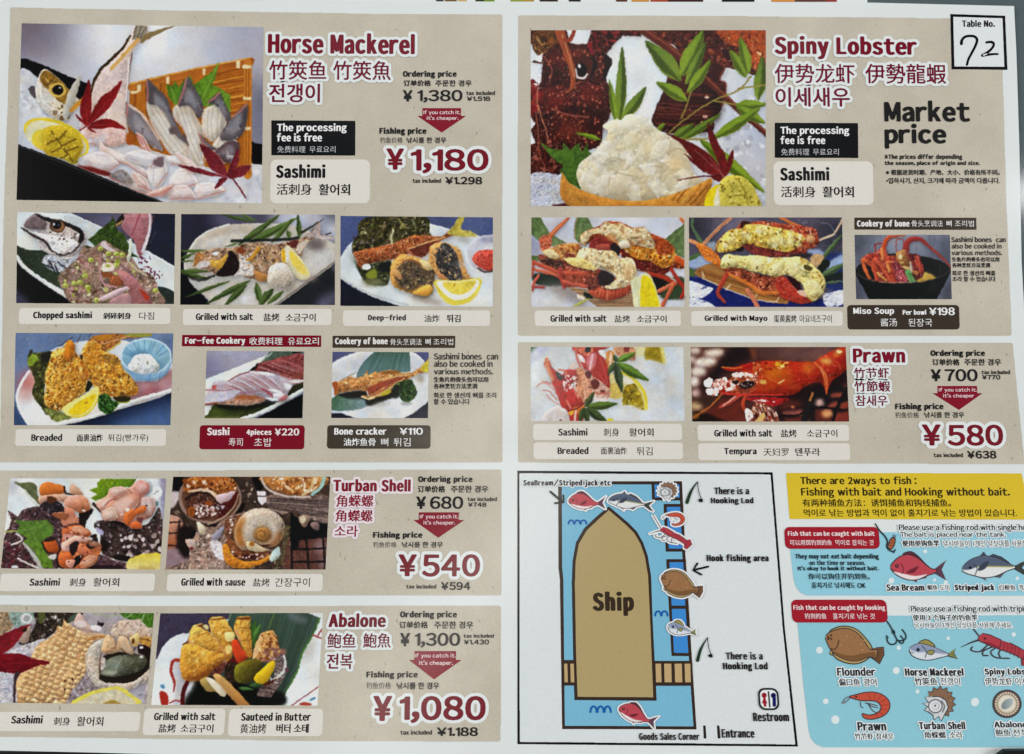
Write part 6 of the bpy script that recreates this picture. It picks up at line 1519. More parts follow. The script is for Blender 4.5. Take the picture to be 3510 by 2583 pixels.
def ph_sushi(p):
    p.fill((150, 148, 172)); p.B(900, 150, 800, 260, (172, 170, 190), .8); p.B(200, 500, 220, 220, (126, 122, 152), .8)
    p.P([(60, 680), (800, 380), (1400, 150), (1500, 80), (1300, 300), (1000, 520), (560, 720), (300, 720), (60, 1300)], (224, 233, 229), sm=False); p.P([(60, 1200), (240, 1220), (150, 1390), (60, 1500)], (226, 234, 232), sm=False)
    p.P([(1230, 310), (1380, 160), (1500, 70), (2080, 70), (2080, 170), (1700, 190), (1460, 270)], (80, 102, 82), col2=(90, 106, 98), ang=0, tex=.15); p.P([(1900, 90), (2040, 90), (2050, 120), (1900, 120)], (16, 18, 16)); p.S([(1230, 300), (1480, 110)], 14, (236, 240, 238))
    bk = [(1100, 490), (1170, 340), (1420, 270), (1560, 220), (1750, 175), (2150, 165), (2150, 680), (1850, 640), (1560, 545), (1300, 500)]
    p.P(bk, (140, 68, 68), vol=.4, bump=.6, bs=5); hatch(p, bk, [(1150, 420), (1750, 180)], [(1900, 640), (2200, 420)], 16, 16, [(196, 116, 110), (92, 36, 42), (176, 90, 86), (78, 48, 54), (196, 140, 140)], .75, 14)
    p.P([(1000, 500), (1110, 380), (1180, 330), (1130, 470)], (40, 24, 22)); p.P([(1600, 560), (2150, 480), (2150, 680), (1850, 650)], (150, 78, 60), al=.6, bump=.6); p.P([(1560, 560), (1850, 640), (2130, 690), (2130, 740), (1880, 760), (1780, 680)], (190, 150, 150)); p.P([(1800, 700), (2130, 680), (2130, 720), (1900, 730)], (230, 226, 226))
    p.P([(1780, 960), (1900, 790), (2130, 740), (2130, 870), (1800, 1040)], (52, 52, 24), soft=2)
    p.P([(60, 1480), (150, 1380), (240, 1210), (330, 1150), (700, 1250), (1300, 1190), (1640, 1120), (1900, 950), (2130, 800), (2130, 880), (1800, 1060), (1300, 1330), (850, 1500)], (68, 82, 32), col2=(50, 60, 28), ang=10, tex=.15); p.B(350, 1330, 200, 110, (92, 108, 40), .7); p.P([(60, 1460), (400, 1440), (850, 1450), (800, 1500), (60, 1500)], (120, 124, 60), soft=3)
    p.P([(300, 1160), (640, 1190), (1000, 1200), (1280, 1120), (1420, 1100), (1560, 1130), (1400, 1210), (900, 1300), (400, 1270)], (16, 18, 10), soft=4)
    p.S([(820, 1500), (1300, 1330), (1800, 1060), (2140, 870)], 74, (220, 228, 222), vol=.5); p.P([(1080, 1510), (1400, 1345), (1800, 1130), (2150, 950), (2150, 1510)], (9, 13, 19), sm=False)
    rc = [(320, 1160), (640, 1075), (780, 990), (1100, 985), (1330, 1060), (1280, 1135), (1080, 1190), (900, 1205), (640, 1195), (420, 1190)]
    p.P(rc, (196, 146, 120), col2=(206, 160, 136), vol=.5, bump=.7, bs=6); p.P([(760, 1000), (1100, 990), (1320, 1060), (1000, 1080), (700, 1080)], (196, 112, 66), soft=3)
    fr_ = [(60, 1020), (150, 900), (225, 770), (280, 712), (560, 690), (820, 560), (1010, 500), (1300, 508), (1560, 570), (1800, 680), (1892, 790), (1800, 930), (1795, 1040), (1700, 1115), (1500, 1115), (1300, 1050), (1050, 985), (800, 985), (640, 1075), (420, 1115), (60, 1190)]
    p.P(fr_, (172, 158, 166), vol=.6, vr=9, bump=.2)
    for i in range(22):
        t = i / 21.0
        x0, y0 = 330 + 900 * t, 800 - 290 * t + 20 * math.sin(9 * t)
        p.S([(x0, y0), (x0 + 260, y0 + 60 + 110 * t), (x0 + 460, y0 + 200 + 140 * t)], [8, 22, 10], [(156, 82, 86), (228, 226, 230), (160, 134, 146), (190, 120, 116)][i % 4], al=.7, clip=p.mask(fr_))
    p.P([(1010, 505), (1300, 512), (1560, 575), (1420, 580), (1150, 540)], (232, 230, 236)); p.P([(1380, 860), (1560, 880), (1700, 930), (1640, 950), (1500, 920)], (236, 238, 242)); p.P([(1740, 740), (1880, 790), (1800, 880), (1720, 830)], (226, 230, 236), soft=2)
    p.P([(60, 1030), (400, 910), (800, 900), (720, 1000), (560, 1090), (60, 1180)], (206, 202, 216), col2=(190, 186, 206), ang=0, soft=1.5); p.S([(80, 890), (240, 890), (480, 900), (760, 860)], [26, 20, 12, 8], (176, 74, 84), al=.8); p.P([(225, 800), (320, 790), (310, 860), (230, 880)], (190, 92, 86)); p.S([(560, 700), (760, 590), (1000, 505)], 26, (132, 62, 68), al=.8); p.S([(800, 960), (1100, 920), (1300, 900), (1480, 990)], 44, (160, 110, 130), al=.6)
    p.P([(1240, 830), (1400, 900), (1500, 1000), (1440, 1010), (1280, 900)], (170, 76, 84), al=.7); p.P([(1500, 960), (1720, 960), (1700, 1080), (1540, 1080)], (216, 210, 220), vol=.6); p.P([(1620, 1080), (1720, 1000), (1790, 1000), (1760, 1090), (1640, 1115)], (176, 104, 108), vol=.5); p.P([(1330, 1040), (1560, 1060), (1600, 1110), (1430, 1100)], (214, 222, 234)); p.S([(90, 1190), (230, 1170), (330, 1150)], 40, (150, 72, 50), al=.8)

def ph_bone(p):
    p.fill((90, 94, 134)); p.P([(60, 1280), (300, 1350), (650, 1500), (60, 1500)], (34, 38, 54), sm=False); p.P([(1500, 1500), (1800, 1330), (2000, 1160), (2160, 1000), (2160, 1500)], (44, 46, 66), sm=False)
    p.P([(60, 420), (640, 90), (1000, 60), (1740, 80), (2020, 300), (2150, 560), (2150, 1040), (1980, 1230), (1760, 1390), (1500, 1490), (700, 1490), (300, 1360), (60, 1290)], (219, 223, 227)); lines(p, [[(100, 390), (380, 230), (650, 95)], [(1745, 105), (1900, 190), (2030, 300)]], 20, [(242, 244, 248)], .9); p.P([(110, 500), (620, 180), (900, 150), (620, 480), (300, 700), (110, 720)], (202, 206, 212), soft=5); p.P([(1760, 150), (1900, 240), (1990, 330), (1800, 480)], (204, 208, 216), soft=4)
    lf = [(1000, 85), (1730, 85), (1745, 500), (1100, 540), (900, 610), (600, 650), (640, 500), (760, 300), (900, 180)]
    p.P(lf, (72, 104, 92), col2=(110, 140, 146), ang=95, sm=False); hatch(p, lf, [(980, 100), (1720, 100)], [(640, 640), (1700, 540)], 26, 12, [(130, 160, 158), (54, 84, 70), (96, 126, 116)], .5, 5)
    p.P([(90, 1090), (180, 1010), (260, 950), (560, 1050), (850, 1085), (870, 1190), (650, 1290), (110, 1310)], (80, 118, 88), col2=(132, 154, 166), ang=15, tex=.12)
    p.P([(250, 970), (600, 905), (850, 900), (1100, 1000), (1360, 840), (1560, 960), (1500, 1040), (1300, 1080), (1000, 1190), (850, 1210), (760, 1080), (400, 1060)], (44, 44, 40), soft=2); p.B(1150, 1180, 240, 60, (186, 182, 172), .8, -8); p.B(1950, 660, 90, 100, (150, 136, 110), .8, -30); p.B(1660, 1170, 150, 50, (150, 152, 150), .8); p.B(900, 1290, 120, 50, (206, 204, 206), .6)
    bo = [(110, 745), (280, 700), (400, 640), (500, 600), (600, 630), (760, 610), (830, 490), (850, 470), (860, 590), (1000, 510), (1040, 490), (1020, 540), (1150, 500), (1250, 470), (1400, 470), (1560, 530), (1800, 510), (1950, 400), (2150, 220), (2150, 500), (1950, 535), (1750, 630), (1500, 770), (1350, 870), (1320, 960), (1000, 1060), (850, 1085), (725, 1020), (760, 1000), (880, 1015), (830, 900), (640, 890), (400, 925), (240, 950), (170, 1010), (160, 850)]
    p.P(bo, (192, 132, 74), vol=.6, vr=8, bump=.8, bs=5, sm=False); p.scat(bo, 130, [(226, 178, 116), (150, 86, 44), (206, 150, 84), (230, 206, 150), (176, 96, 60)], 14, 50, 3, 165)
    p.P([(820, 880), (1080, 740), (1620, 590), (1560, 650), (1130, 860), (940, 960)], (160, 78, 54), tex=.2); p.P([(900, 1010), (1150, 880), (1500, 690), (1560, 700), (1250, 880), (960, 1060)], (190, 110, 76), tex=.15); p.S([(870, 1060), (1100, 980), (1350, 830), (1560, 690)], 26, (228, 206, 136)); p.P([(1130, 960), (1300, 870), (1320, 950), (1160, 1010)], (190, 176, 50)); p.S([(730, 1020), (860, 1070), (980, 1040)], 30, (226, 206, 160)); p.S([(830, 910), (870, 1010)], 20, (236, 226, 214)); p.S([(900, 720), (1200, 650), (1600, 580), (1900, 540)], 22, (222, 178, 120)); p.P([(1960, 420), (2150, 240), (2150, 500), (2000, 500)], (206, 190, 58), tex=.15); p.P([(110, 740), (230, 720), (220, 940), (170, 990), (150, 860)], (176, 92, 40)); p.P([(1150, 505), (1400, 470), (1540, 530), (1200, 560)], (150, 104, 48)); lines(p, [[(600, 520), (420, 620), (280, 690)]], 16, [(110, 96, 70)], .8)
    ps = [(1370, 860), (1450, 760), (1560, 700), (1750, 670), (1830, 800), (1870, 900), (1860, 1010), (1760, 1110), (1640, 1140), (1530, 1060), (1510, 960)]
    p.P(ps, (48, 74, 38), bump=1.2, bs=3); p.scat(ps, 90, [(84, 120, 56), (26, 44, 24), (116, 140, 66), (60, 90, 50)], 12, 36, 1.4); p.P([(1370, 860), (1500, 800), (1510, 960), (1420, 960)], (40, 42, 34), soft=3)

def ph_turban_sashimi(p):
    p.fill((222, 227, 226)); p.B(170, 140, 90, 130, (180, 176, 190), .8); p.P([(2120, 30), (2230, 30), (2230, 640), (2150, 560)], (150, 146, 172), soft=4); p.S([(1990, 80), (2020, 180), (1960, 240)], 22, (180, 184, 190)); p.E(2090, 220, 60, 80, (236, 238, 240)); p.S([(2040, 250), (2100, 200)], 12, (130, 130, 140)); p.E(2085, 370, 26, 34, (110, 150, 150))
    Ls = [(105, 465), (180, 500), (240, 540), (300, 460), (450, 410), (600, 400), (720, 520), (900, 660), (960, 900), (760, 1240), (0, 1240), (50, 850), (150, 600)]
    p.P(Ls, (84, 58, 62), bump=1.2, bs=5); p.scat(Ls, 170, [(124, 94, 96), (48, 28, 34), (152, 124, 112), (96, 60, 68), (64, 40, 46), (186, 160, 150)], 8, 28, 1.8); p.scat([(40, 880), (300, 860), (380, 1060), (280, 1230), (20, 1220)], 60, [(110, 36, 56), (60, 18, 30), (130, 60, 60)], 8, 26)
    Rs = [(1250, 680), (1300, 600), (1500, 590), (1900, 660), (2060, 500), (2115, 420), (2160, 640), (2130, 1050), (1900, 1060), (1700, 1140), (1500, 1100), (1350, 1020), (1330, 760)]
    p.P(Rs, (74, 56, 54), bump=1.1, bs=5); hatch(p, Rs, [(1300, 640), (2000, 620)], [(1700, 980), (2200, 900)], 16, 20, [(126, 112, 124), (40, 28, 26), (104, 82, 80), (60, 44, 36)], .7, 24); p.scat(Rs, 70, [(206, 196, 204), (150, 134, 140), (40, 28, 26)], 8, 24); p.scat([(1650, 800), (2130, 780), (2100, 1040), (1600, 1060)], 26, [(220, 208, 210), (186, 166, 160)], 16, 34); p.P([(1500, 1060), (1700, 1060), (1720, 1130), (1560, 1120)], (30, 24, 20)); p.P([(1340, 850), (1440, 880), (1420, 1000), (1340, 980)], (36, 26, 22)); p.P([(1290, 690), (1380, 740), (1360, 790), (1290, 750)], (176, 170, 206))
    p.P([(1100, 1245), (1300, 1050), (1520, 1120), (1740, 1170), (1690, 1245)], (96, 66, 74), bump=.8); p.P([(1100, 1200), (1560, 1180), (1600, 1245), (1100, 1245)], (48, 28, 36))
    p.P([(190, 85), (300, 95), (400, 85), (490, 130), (500, 250), (548, 385), (440, 300), (330, 185)], (106, 112, 74), tex=.2); p.S([(330, 190), (420, 320), (520, 400)], 20, (206, 206, 196))
    G = (94, 128, 52)
    p.P([(190, 575), (380, 600), (620, 578), (690, 640), (725, 705), (680, 795), (600, 840), (560, 920), (600, 1000), (690, 1110), (705, 1225), (560, 1215), (440, 1090), (490, 1040), (400, 950), (300, 880), (365, 830), (215, 750), (260, 660)], G, col2=(104, 140, 40), ang=80, tex=.2, ts=7, sm=False); p.S([(60, 740), (220, 730)], 22, (170, 176, 90)); lines(p, [[(220, 730), (420, 700), (600, 640)], [(420, 720), (500, 900)]], 10, [(140, 166, 96)], .6)
    p.P([(1185, 190), (1300, 150), (1290, 95), (1350, 40), (1810, 40), (1750, 150), (1560, 150), (1450, 260), (1270, 335), (1205, 290), (1290, 245)], (128, 158, 20), col2=(96, 132, 24), ang=60, tex=.2, sm=False)
    OR = (206, 112, 42)
    p.P([(535, 255), (545, 125), (640, 82), (740, 105), (850, 140), (866, 225), (700, 260)], OR, vol=.7, vr=6); p.S([(850, 140), (880, 230), (980, 250)], 26, (44, 26, 20)); p.P([(930, 225), (960, 108), (1095, 220), (1085, 265)], (198, 152, 124), vol=.6); p.P([(505, 300), (640, 250), (890, 255), (880, 350), (740, 335), (640, 330), (560, 380)], (204, 156, 132), vol=.8, vr=5); p.P([(540, 390), (640, 330), (760, 330), (860, 440), (830, 570), (700, 545), (600, 450)], (50, 40, 48), bump=.8); p.P([(630, 270), (760, 300), (700, 370), (640, 350)], (96, 56, 26)); p.P([(690, 500), (900, 480), (1010, 520), (1080, 650), (860, 670), (800, 580)], (206, 132, 104), vol=.8, bump=.4); p.P([(690, 500), (900, 500), (880, 590), (760, 560)], (140, 84, 50), al=.8)
    p.P([(1070, 460), (1240, 445), (1150, 600), (1125, 700), (1050, 640)], (38, 28, 26)); p.P([(845, 375), (910, 280), (1050, 255), (1160, 300), (1205, 430), (1170, 460), (1080, 495), (960, 450)], (198, 146, 132), col2=(206, 122, 72), ang=70, vol=.8, vr=9, bump=.2); p.E(1110, 460, 26, 14, (238, 220, 214)); p.P([(860, 420), (960, 440), (1000, 520), (880, 500)], (214, 134, 104), vol=.6)
    lm = [(820, 760), (850, 690), (1060, 655), (1210, 760), (1170, 830), (1330, 900), (1325, 1040), (1210, 1190), (980, 1240), (800, 1200), (770, 1060), (820, 960)]
    p.P(lm, (206, 112, 62), vol=.7, bump=.6, bs=6); p.P([(830, 750), (870, 690), (1060, 665), (1200, 760), (1000, 770), (900, 780)], (208, 108, 60), vol=.7); p.P([(840, 780), (1000, 780), (1020, 820), (860, 880)], (214, 146, 130)); p.P([(825, 900), (1000, 800), (1160, 810), (1175, 870), (960, 900), (930, 1000), (830, 990)], (228, 174, 160), vol=.9, vr=5); p.P([(1030, 1000), (1060, 890), (1205, 1010), (1180, 1080)], (216, 122, 84), vol=.8); p.P([(570, 880), (720, 845), (790, 970), (745, 1035), (640, 1020)], (196, 92, 34), vol=.9, vr=5); p.S([(560, 880), (620, 1000), (760, 1040), (800, 940)], 22, (36, 24, 24), al=.85); p.P([(580, 860), (720, 800), (740, 850), (620, 880)], (54, 40, 34))
    p.P([(940, 900), (1050, 875), (1015, 1000), (960, 1070), (925, 1000)], (44, 32, 34)); p.P([(1005, 1070), (1110, 1055), (1065, 1150), (975, 1215)], (30, 24, 30)); p.P([(1150, 900), (1290, 815), (1290, 930), (1200, 975)], (44, 38, 34)); p.E(1230, 905, 34, 26, (120, 116, 100)); p.P([(1190, 800), (1280, 770), (1270, 840)], (50, 34, 30)); p.S([(780, 1060), (770, 1180), (860, 1240)], 24, (40, 26, 24)); p.P([(640, 1060), (750, 1040), (730, 1110), (660, 1100)], (214, 206, 204)); p.P([(780, 1060), (900, 1010), (960, 1080), (880, 1200), (800, 1180)], (208, 104, 50), vol=.8); p.P([(880, 1120), (1000, 1120), (960, 1220), (890, 1200)], (222, 150, 130), vol=.7); flesh(p, [(1060, 1180), (1180, 1060), (1300, 1080), (1240, 1180), (1110, 1230)], (196, 120, 80)); flesh(p, [(950, 700), (1060, 680), (1180, 750), (1080, 790)], (214, 126, 84)); flesh(p, [(1170, 850), (1320, 900), (1310, 960), (1200, 930)], (150, 84, 50)); p.scat(lm, 40, [(60, 40, 40), (232, 180, 160), (120, 60, 44)], 8, 24, 2); p.S([(860, 690), (940, 650), (1060, 645)], 14, (60, 36, 40))
    rm = [(1280, 360), (1420, 260), (1455, 175), (1600, 140), (1700, 170), (1840, 55), (1960, 90), (1985, 180), (1910, 280), (2040, 300), (2070, 420), (1995, 545), (1895, 590), (1885, 695), (1740, 695), (1680, 645), (1530, 590), (1380, 590), (1335, 460)]
    p.S([(1240, 370), (1340, 470), (1380, 520)], 34, (40, 24, 28)); p.P([(1500, 560), (1690, 640), (1660, 680), (1530, 640)], (44, 26, 26)); p.P(rm, (212, 152, 132), vol=.7, vr=10, bump=.3, bs=8)
    for q, c in (([(1290, 360), (1520, 290), (1400, 440), (1340, 450)], (222, 166, 146)), ([(1480, 300), (1640, 200), (1840, 230), (1860, 330), (1700, 500), (1640, 580), (1540, 560), (1400, 470)], (216, 150, 126)), ([(1760, 160), (1850, 60), (1960, 95), (1975, 185), (1880, 280)], (206, 136, 124)), ([(1880, 300), (2030, 300), (2060, 420), (1990, 540), (1900, 460)], (198, 158, 150)), ([(1360, 480), (1500, 420), (1560, 560), (1400, 590)], (206, 166, 146)), ([(1450, 180), (1600, 145), (1700, 200), (1500, 290)], (214, 160, 140))):
        flesh(p, q, c, (150, 70, 60), 4)
    p.P([(1640, 560), (1680, 480), (1840, 420), (1935, 395), (1925, 480), (1800, 530), (1720, 660), (1660, 640)], (214, 110, 50), vol=.8); p.P([(1730, 640), (1820, 600), (1890, 685), (1760, 695)], (216, 104, 52), vol=.7); lines(p, [[(1860, 250), (1860, 340), (1820, 420), (1700, 540)], [(1400, 390), (1480, 320), (1560, 300)], [(1700, 180), (1760, 230)], [(1900, 580), (1990, 540)]], 14, [(140, 72, 60)], .75); p.E(1695, 450, 30, 26, (246, 222, 216)); p.E(1620, 510, 20, 16, (238, 190, 180)); p.P([(1820, 560), (1900, 560), (1880, 620), (1830, 600)], (120, 66, 66)); p.E(1945, 395, 16, 12, (50, 30, 34))
    lines(p, [[(225, 765), (295, 850), (160, 912)], [(235, 1095), (400, 1180), (570, 1235)]], 24, [(222, 216, 210)], 1); p.S([(310, 890), (390, 980), (480, 1110), (560, 1235)], [26, 50, 60, 40], (178, 178, 170), tex=.15); p.E(200, 1210, 46, 20, (220, 220, 226))
    p.P([(1690, 1145), (1790, 1065), (1950, 1032), (2130, 1040), (2130, 1250), (1720, 1250)], (230, 204, 60), col2=(226, 212, 150), ang=90); p.B(1950, 1230, 160, 40, (196, 160, 80), .8)

def ph_turban_grill(p):
    p.fill((74, 57, 48), tex=.3, ts=14); w_ = [(20, 20), (2240, 20), (2240, 1270), (20, 1270)]
    p.scat(w_, 420, [(152, 130, 114), (104, 86, 72), (52, 40, 34), (124, 100, 86), (176, 154, 138), (84, 66, 50)], 8, 34, 2)
    p.P([(20, 20), (270, 20), (225, 200), (110, 235), (20, 200)], (18, 16, 18)); p.P([(20, 260), (220, 240), (150, 420), (20, 450)], (206, 190, 190), soft=2); p.P([(20, 570), (200, 565), (260, 700), (200, 940), (20, 960)], (210, 160, 142), col2=(170, 92, 50), ang=90); p.P([(20, 1000), (260, 1000), (330, 1130), (160, 1250), (20, 1270)], (150, 124, 130), soft=2); p.P([(200, 700), (450, 760), (330, 1100), (200, 1000)], (34, 22, 20), soft=3); lines(p, [[(30, 640), (230, 630)], [(30, 780), (260, 780)], [(20, 945), (260, 940)], [(215, 600), (190, 960)]], 20, [(46, 30, 28)], .9)
    p.P([(1620, 880), (2190, 820), (2190, 1280), (1620, 1280)], (104, 66, 56), tex=.15); p.B(2080, 960, 90, 140, (160, 130, 136), .8); p.B(2110, 1180, 60, 100, (150, 124, 130), .8); lines(p, [[(1700, 1000), (2180, 980)], [(1700, 1165), (2180, 1155)], [(1900, 860), (1930, 1270)], [(2115, 830), (2150, 1270)], [(1700, 980), (1710, 1270)]], 26, [(24, 20, 22)], 1)
    p.P([(1690, 500), (1800, 600), (2190, 640), (2190, 830), (1800, 880), (1800, 980), (1690, 1000), (1680, 700)], (19, 19, 23), sm=False); p.P([(800, 560), (1060, 380), (1040, 520), (800, 660), (560, 690)], (26, 19, 18)); p.P([(1180, 30), (1300, 30), (1330, 160), (1260, 240), (1210, 140)], (22, 18, 18)); p.P([(320, 830), (470, 720), (400, 860)], (24, 18, 18))
    rg = [(1370, 320), (1500, 250), (1800, 280), (2200, 300), (2200, 640), (1900, 570), (1720, 480), (1600, 530), (1400, 440)]
    p.P(rg, (130, 108, 100), bump=.8); hatch(p, rg, [(1400, 300), (1400, 480)], [(2220, 330), (2220, 640)], 12, 18, [(62, 50, 50), (186, 166, 158), (84, 70, 70), (150, 130, 118)], .8, 12); p.P([(1800, 560), (1950, 560), (1900, 690), (1840, 680)], (150, 122, 104), vol=.8); p.E(1850, 600, 40, 50, (206, 190, 160)); p.P([(1960, 640), (2060, 640), (2060, 740), (1980, 720)], (140, 112, 106), vol=.8)
    # upper shell
    p.E(620, 310, 420, 345, (150, 122, 110)); p.E(630, 310, 385, 312, (112, 76, 56)); p.P([(262, 200), (320, 60), (600, 20), (910, 60), (980, 200), (900, 260), (700, 260), (500, 205), (330, 235)], (170, 98, 36), vol=.5, bump=.7); p.scat([(280, 60), (920, 60), (960, 210), (300, 210)], 40, [(236, 206, 190), (140, 72, 24), (206, 140, 80), (100, 48, 20)], 12, 34, 1.1)
    p.P([(320, 300), (420, 250), (560, 245), (700, 330), (770, 420), (730, 540), (560, 600), (340, 560), (310, 420)], (92, 52, 38), bump=.8); p.S([(300, 330), (460, 240), (640, 270), (740, 380)], 40, (44, 26, 26), al=.8); p.S([(335, 230), (500, 205), (640, 240), (750, 350)], [20, 40, 44, 40], (222, 190, 162)); p.P([(700, 290), (850, 240), (960, 222), (890, 340), (770, 395)], (206, 178, 186), vol=.6); p.P([(770, 400), (890, 340), (980, 230), (960, 400), (800, 590), (640, 640), (740, 540)], (88, 26, 22), vol=.5); p.scat([(400, 400), (560, 380), (720, 480), (600, 580), (420, 540)], 90, [(226, 198, 194), (150, 110, 104), (240, 226, 222)], 7, 20); p.scat([(680, 400), (850, 440), (740, 560)], 24, [(190, 180, 190), (60, 30, 30)], 8, 26, 2); p.S([(600, 655), (800, 570), (940, 420), (1000, 260)], [30, 26, 20, 14], (176, 150, 124)); p.P([(330, 440), (420, 440), (400, 560), (340, 540)], (150, 84, 26), tex=.3); p.P([(560, 350), (650, 360), (640, 410), (560, 400)], (150, 78, 30))
    p.P([(1310, 30), (1400, 170), (1560, 250), (1900, 280), (2090, 200), (2140, 30)], (198, 138, 74), col2=(176, 104, 44), vol=.6, bump=.6, bs=8); p.scat([(1420, 40), (2040, 40), (1960, 240), (1560, 220)], 40, [(236, 206, 170), (226, 184, 120), (140, 76, 30), (240, 226, 220)], 14, 50, 2); p.S([(2140, 30), (2090, 170), (1980, 265)], 44, (158, 198, 190)); p.S([(1300, 30), (1340, 140), (1460, 240), (1640, 290), (1940, 300)], 26, (206, 186, 176)); p.S([(2000, 60), (1960, 180), (1850, 270)], 40, (222, 200, 150), al=.8)
    p.P([(1245, 215), (1360, 230), (1365, 360), (1310, 415), (1255, 345)], (228, 216, 222), sm=False); p.S([(1250, 290), (1365, 290)], 14, (60, 46, 50))
    # lower shell
    lo = [(295, 870), (380, 860), (440, 760), (450, 640), (560, 690), (680, 700), (800, 600), (960, 530), (1080, 520), (920, 700), (840, 900), (800, 1100), (920, 1280), (20, 1280), (200, 1190), (340, 1120), (340, 980)]
    p.P(lo, (152, 124, 110), bump=1, bs=6); p.scat(lo, 150, [(196, 170, 154), (110, 84, 74), (222, 204, 190), (84, 60, 52), (170, 130, 120)], 8, 30, 1.8); p.P([(445, 640), (490, 640), (560, 720), (540, 800), (480, 770)], (210, 194, 168), vol=.7); p.P([(295, 870), (420, 870), (430, 1000), (350, 990)], (196, 168, 154), vol=.7); p.E(375, 985, 26, 20, (130, 40, 50)); p.P([(820, 620), (960, 550), (1040, 540), (940, 720), (880, 880), (820, 820)], (130, 82, 56), bump=.7)
    p.scat([(860, 580), (960, 560), (880, 800)], 14, [(236, 226, 220)], 8, 20)
    p.P([(620, 900), (700, 865), (790, 960), (810, 1120), (720, 1110), (650, 1000)], (222, 212, 218), bump=.5); p.P([(640, 820), (800, 690), (760, 830), (690, 880)], (150, 146, 166), vol=.5)
    p.P([(790, 960), (850, 930), (930, 1080), (1080, 1150), (1300, 1130), (1500, 1000), (1530, 960), (1520, 1080), (1320, 1180), (1120, 1250), (940, 1240), (820, 1150)], (208, 130, 32), vol=.7, vr=6, bump=.4); p.P([(830, 860), (1000, 900), (1150, 1000), (1400, 1000), (1300, 1120), (1000, 1110), (900, 1010)], (140, 82, 46), bump=.7); p.P([(1420, 1070), (1525, 955), (1555, 1060), (1500, 1135), (1420, 1160)], (192, 214, 210), vol=.5); p.P([(1050, 1070), (1230, 1070), (1220, 1120), (1080, 1120)], (70, 24, 22)); p.scat([(880, 1000), (1100, 1060), (1340, 1040), (1300, 1130), (960, 1100)], 40, [(236, 214, 204), (100, 46, 30), (206, 150, 120)], 8, 22)
    op = [(945, 740), (1000, 600), (1100, 500), (1230, 452), (1370, 450), (1500, 510), (1590, 620), (1612, 740), (1560, 880), (1440, 965), (1250, 930), (1120, 1000), (1020, 990), (955, 880)]
    p.P(op, (192, 174, 156), vol=.9, vr=12, bump=.35, bs=3); p.P([(945, 740), (1000, 610), (1080, 560), (1060, 760), (1110, 900), (1050, 980), (960, 880)], (176, 112, 50), soft=5, vol=.4); p.P([(1440, 800), (1600, 740), (1560, 880), (1440, 960), (1300, 920)], (156, 98, 50), soft=5, al=.85)
    th = np.linspace(0, 2 * math.pi * 1.75, 40)
    p.S([(1310 + (235 - 17 * t) * math.cos(t + 2.6), 780 + (225 - 17 * t) * math.sin(t + 2.6)) for t in th], [70, 56, 40, 20], (206, 196, 184), al=.55, soft=3); p.E(1312, 800, 122, 112, (150, 110, 66), soft=3); p.E(1318, 790, 96, 88, (176, 126, 66), vol=.6); p.S([(1310 + (100 - 9 * t) * math.cos(t), 800 + (92 - 8 * t) * math.sin(t)) for t in np.linspace(0, 9, 30)], 14, (120, 76, 40), al=.7); p.scat(op, 130, [(120, 86, 60), (140, 110, 84)], 3, 7, al=.7); p.S([(1210, 890), (1290, 945), (1420, 945)], [8, 26, 14], (70, 26, 24)); p.P([(1100, 900), (1200, 900), (1340, 980), (1420, 1000), (1250, 1030), (1120, 990)], (206, 184, 150), vol=.6); p.P([(1150, 900), (1210, 900), (1200, 950), (1150, 950)], (176, 112, 30))
    p.S([(1640, 700), (1600, 1000), (1500, 1270)], 60, (96, 84, 62), tex=.4, ts=4); p.scat([(1600, 600), (1700, 620), (1640, 1270), (1450, 1270)], 70, [(150, 136, 104), (60, 50, 36), (110, 100, 60)], 8, 28, 2.4, 100)

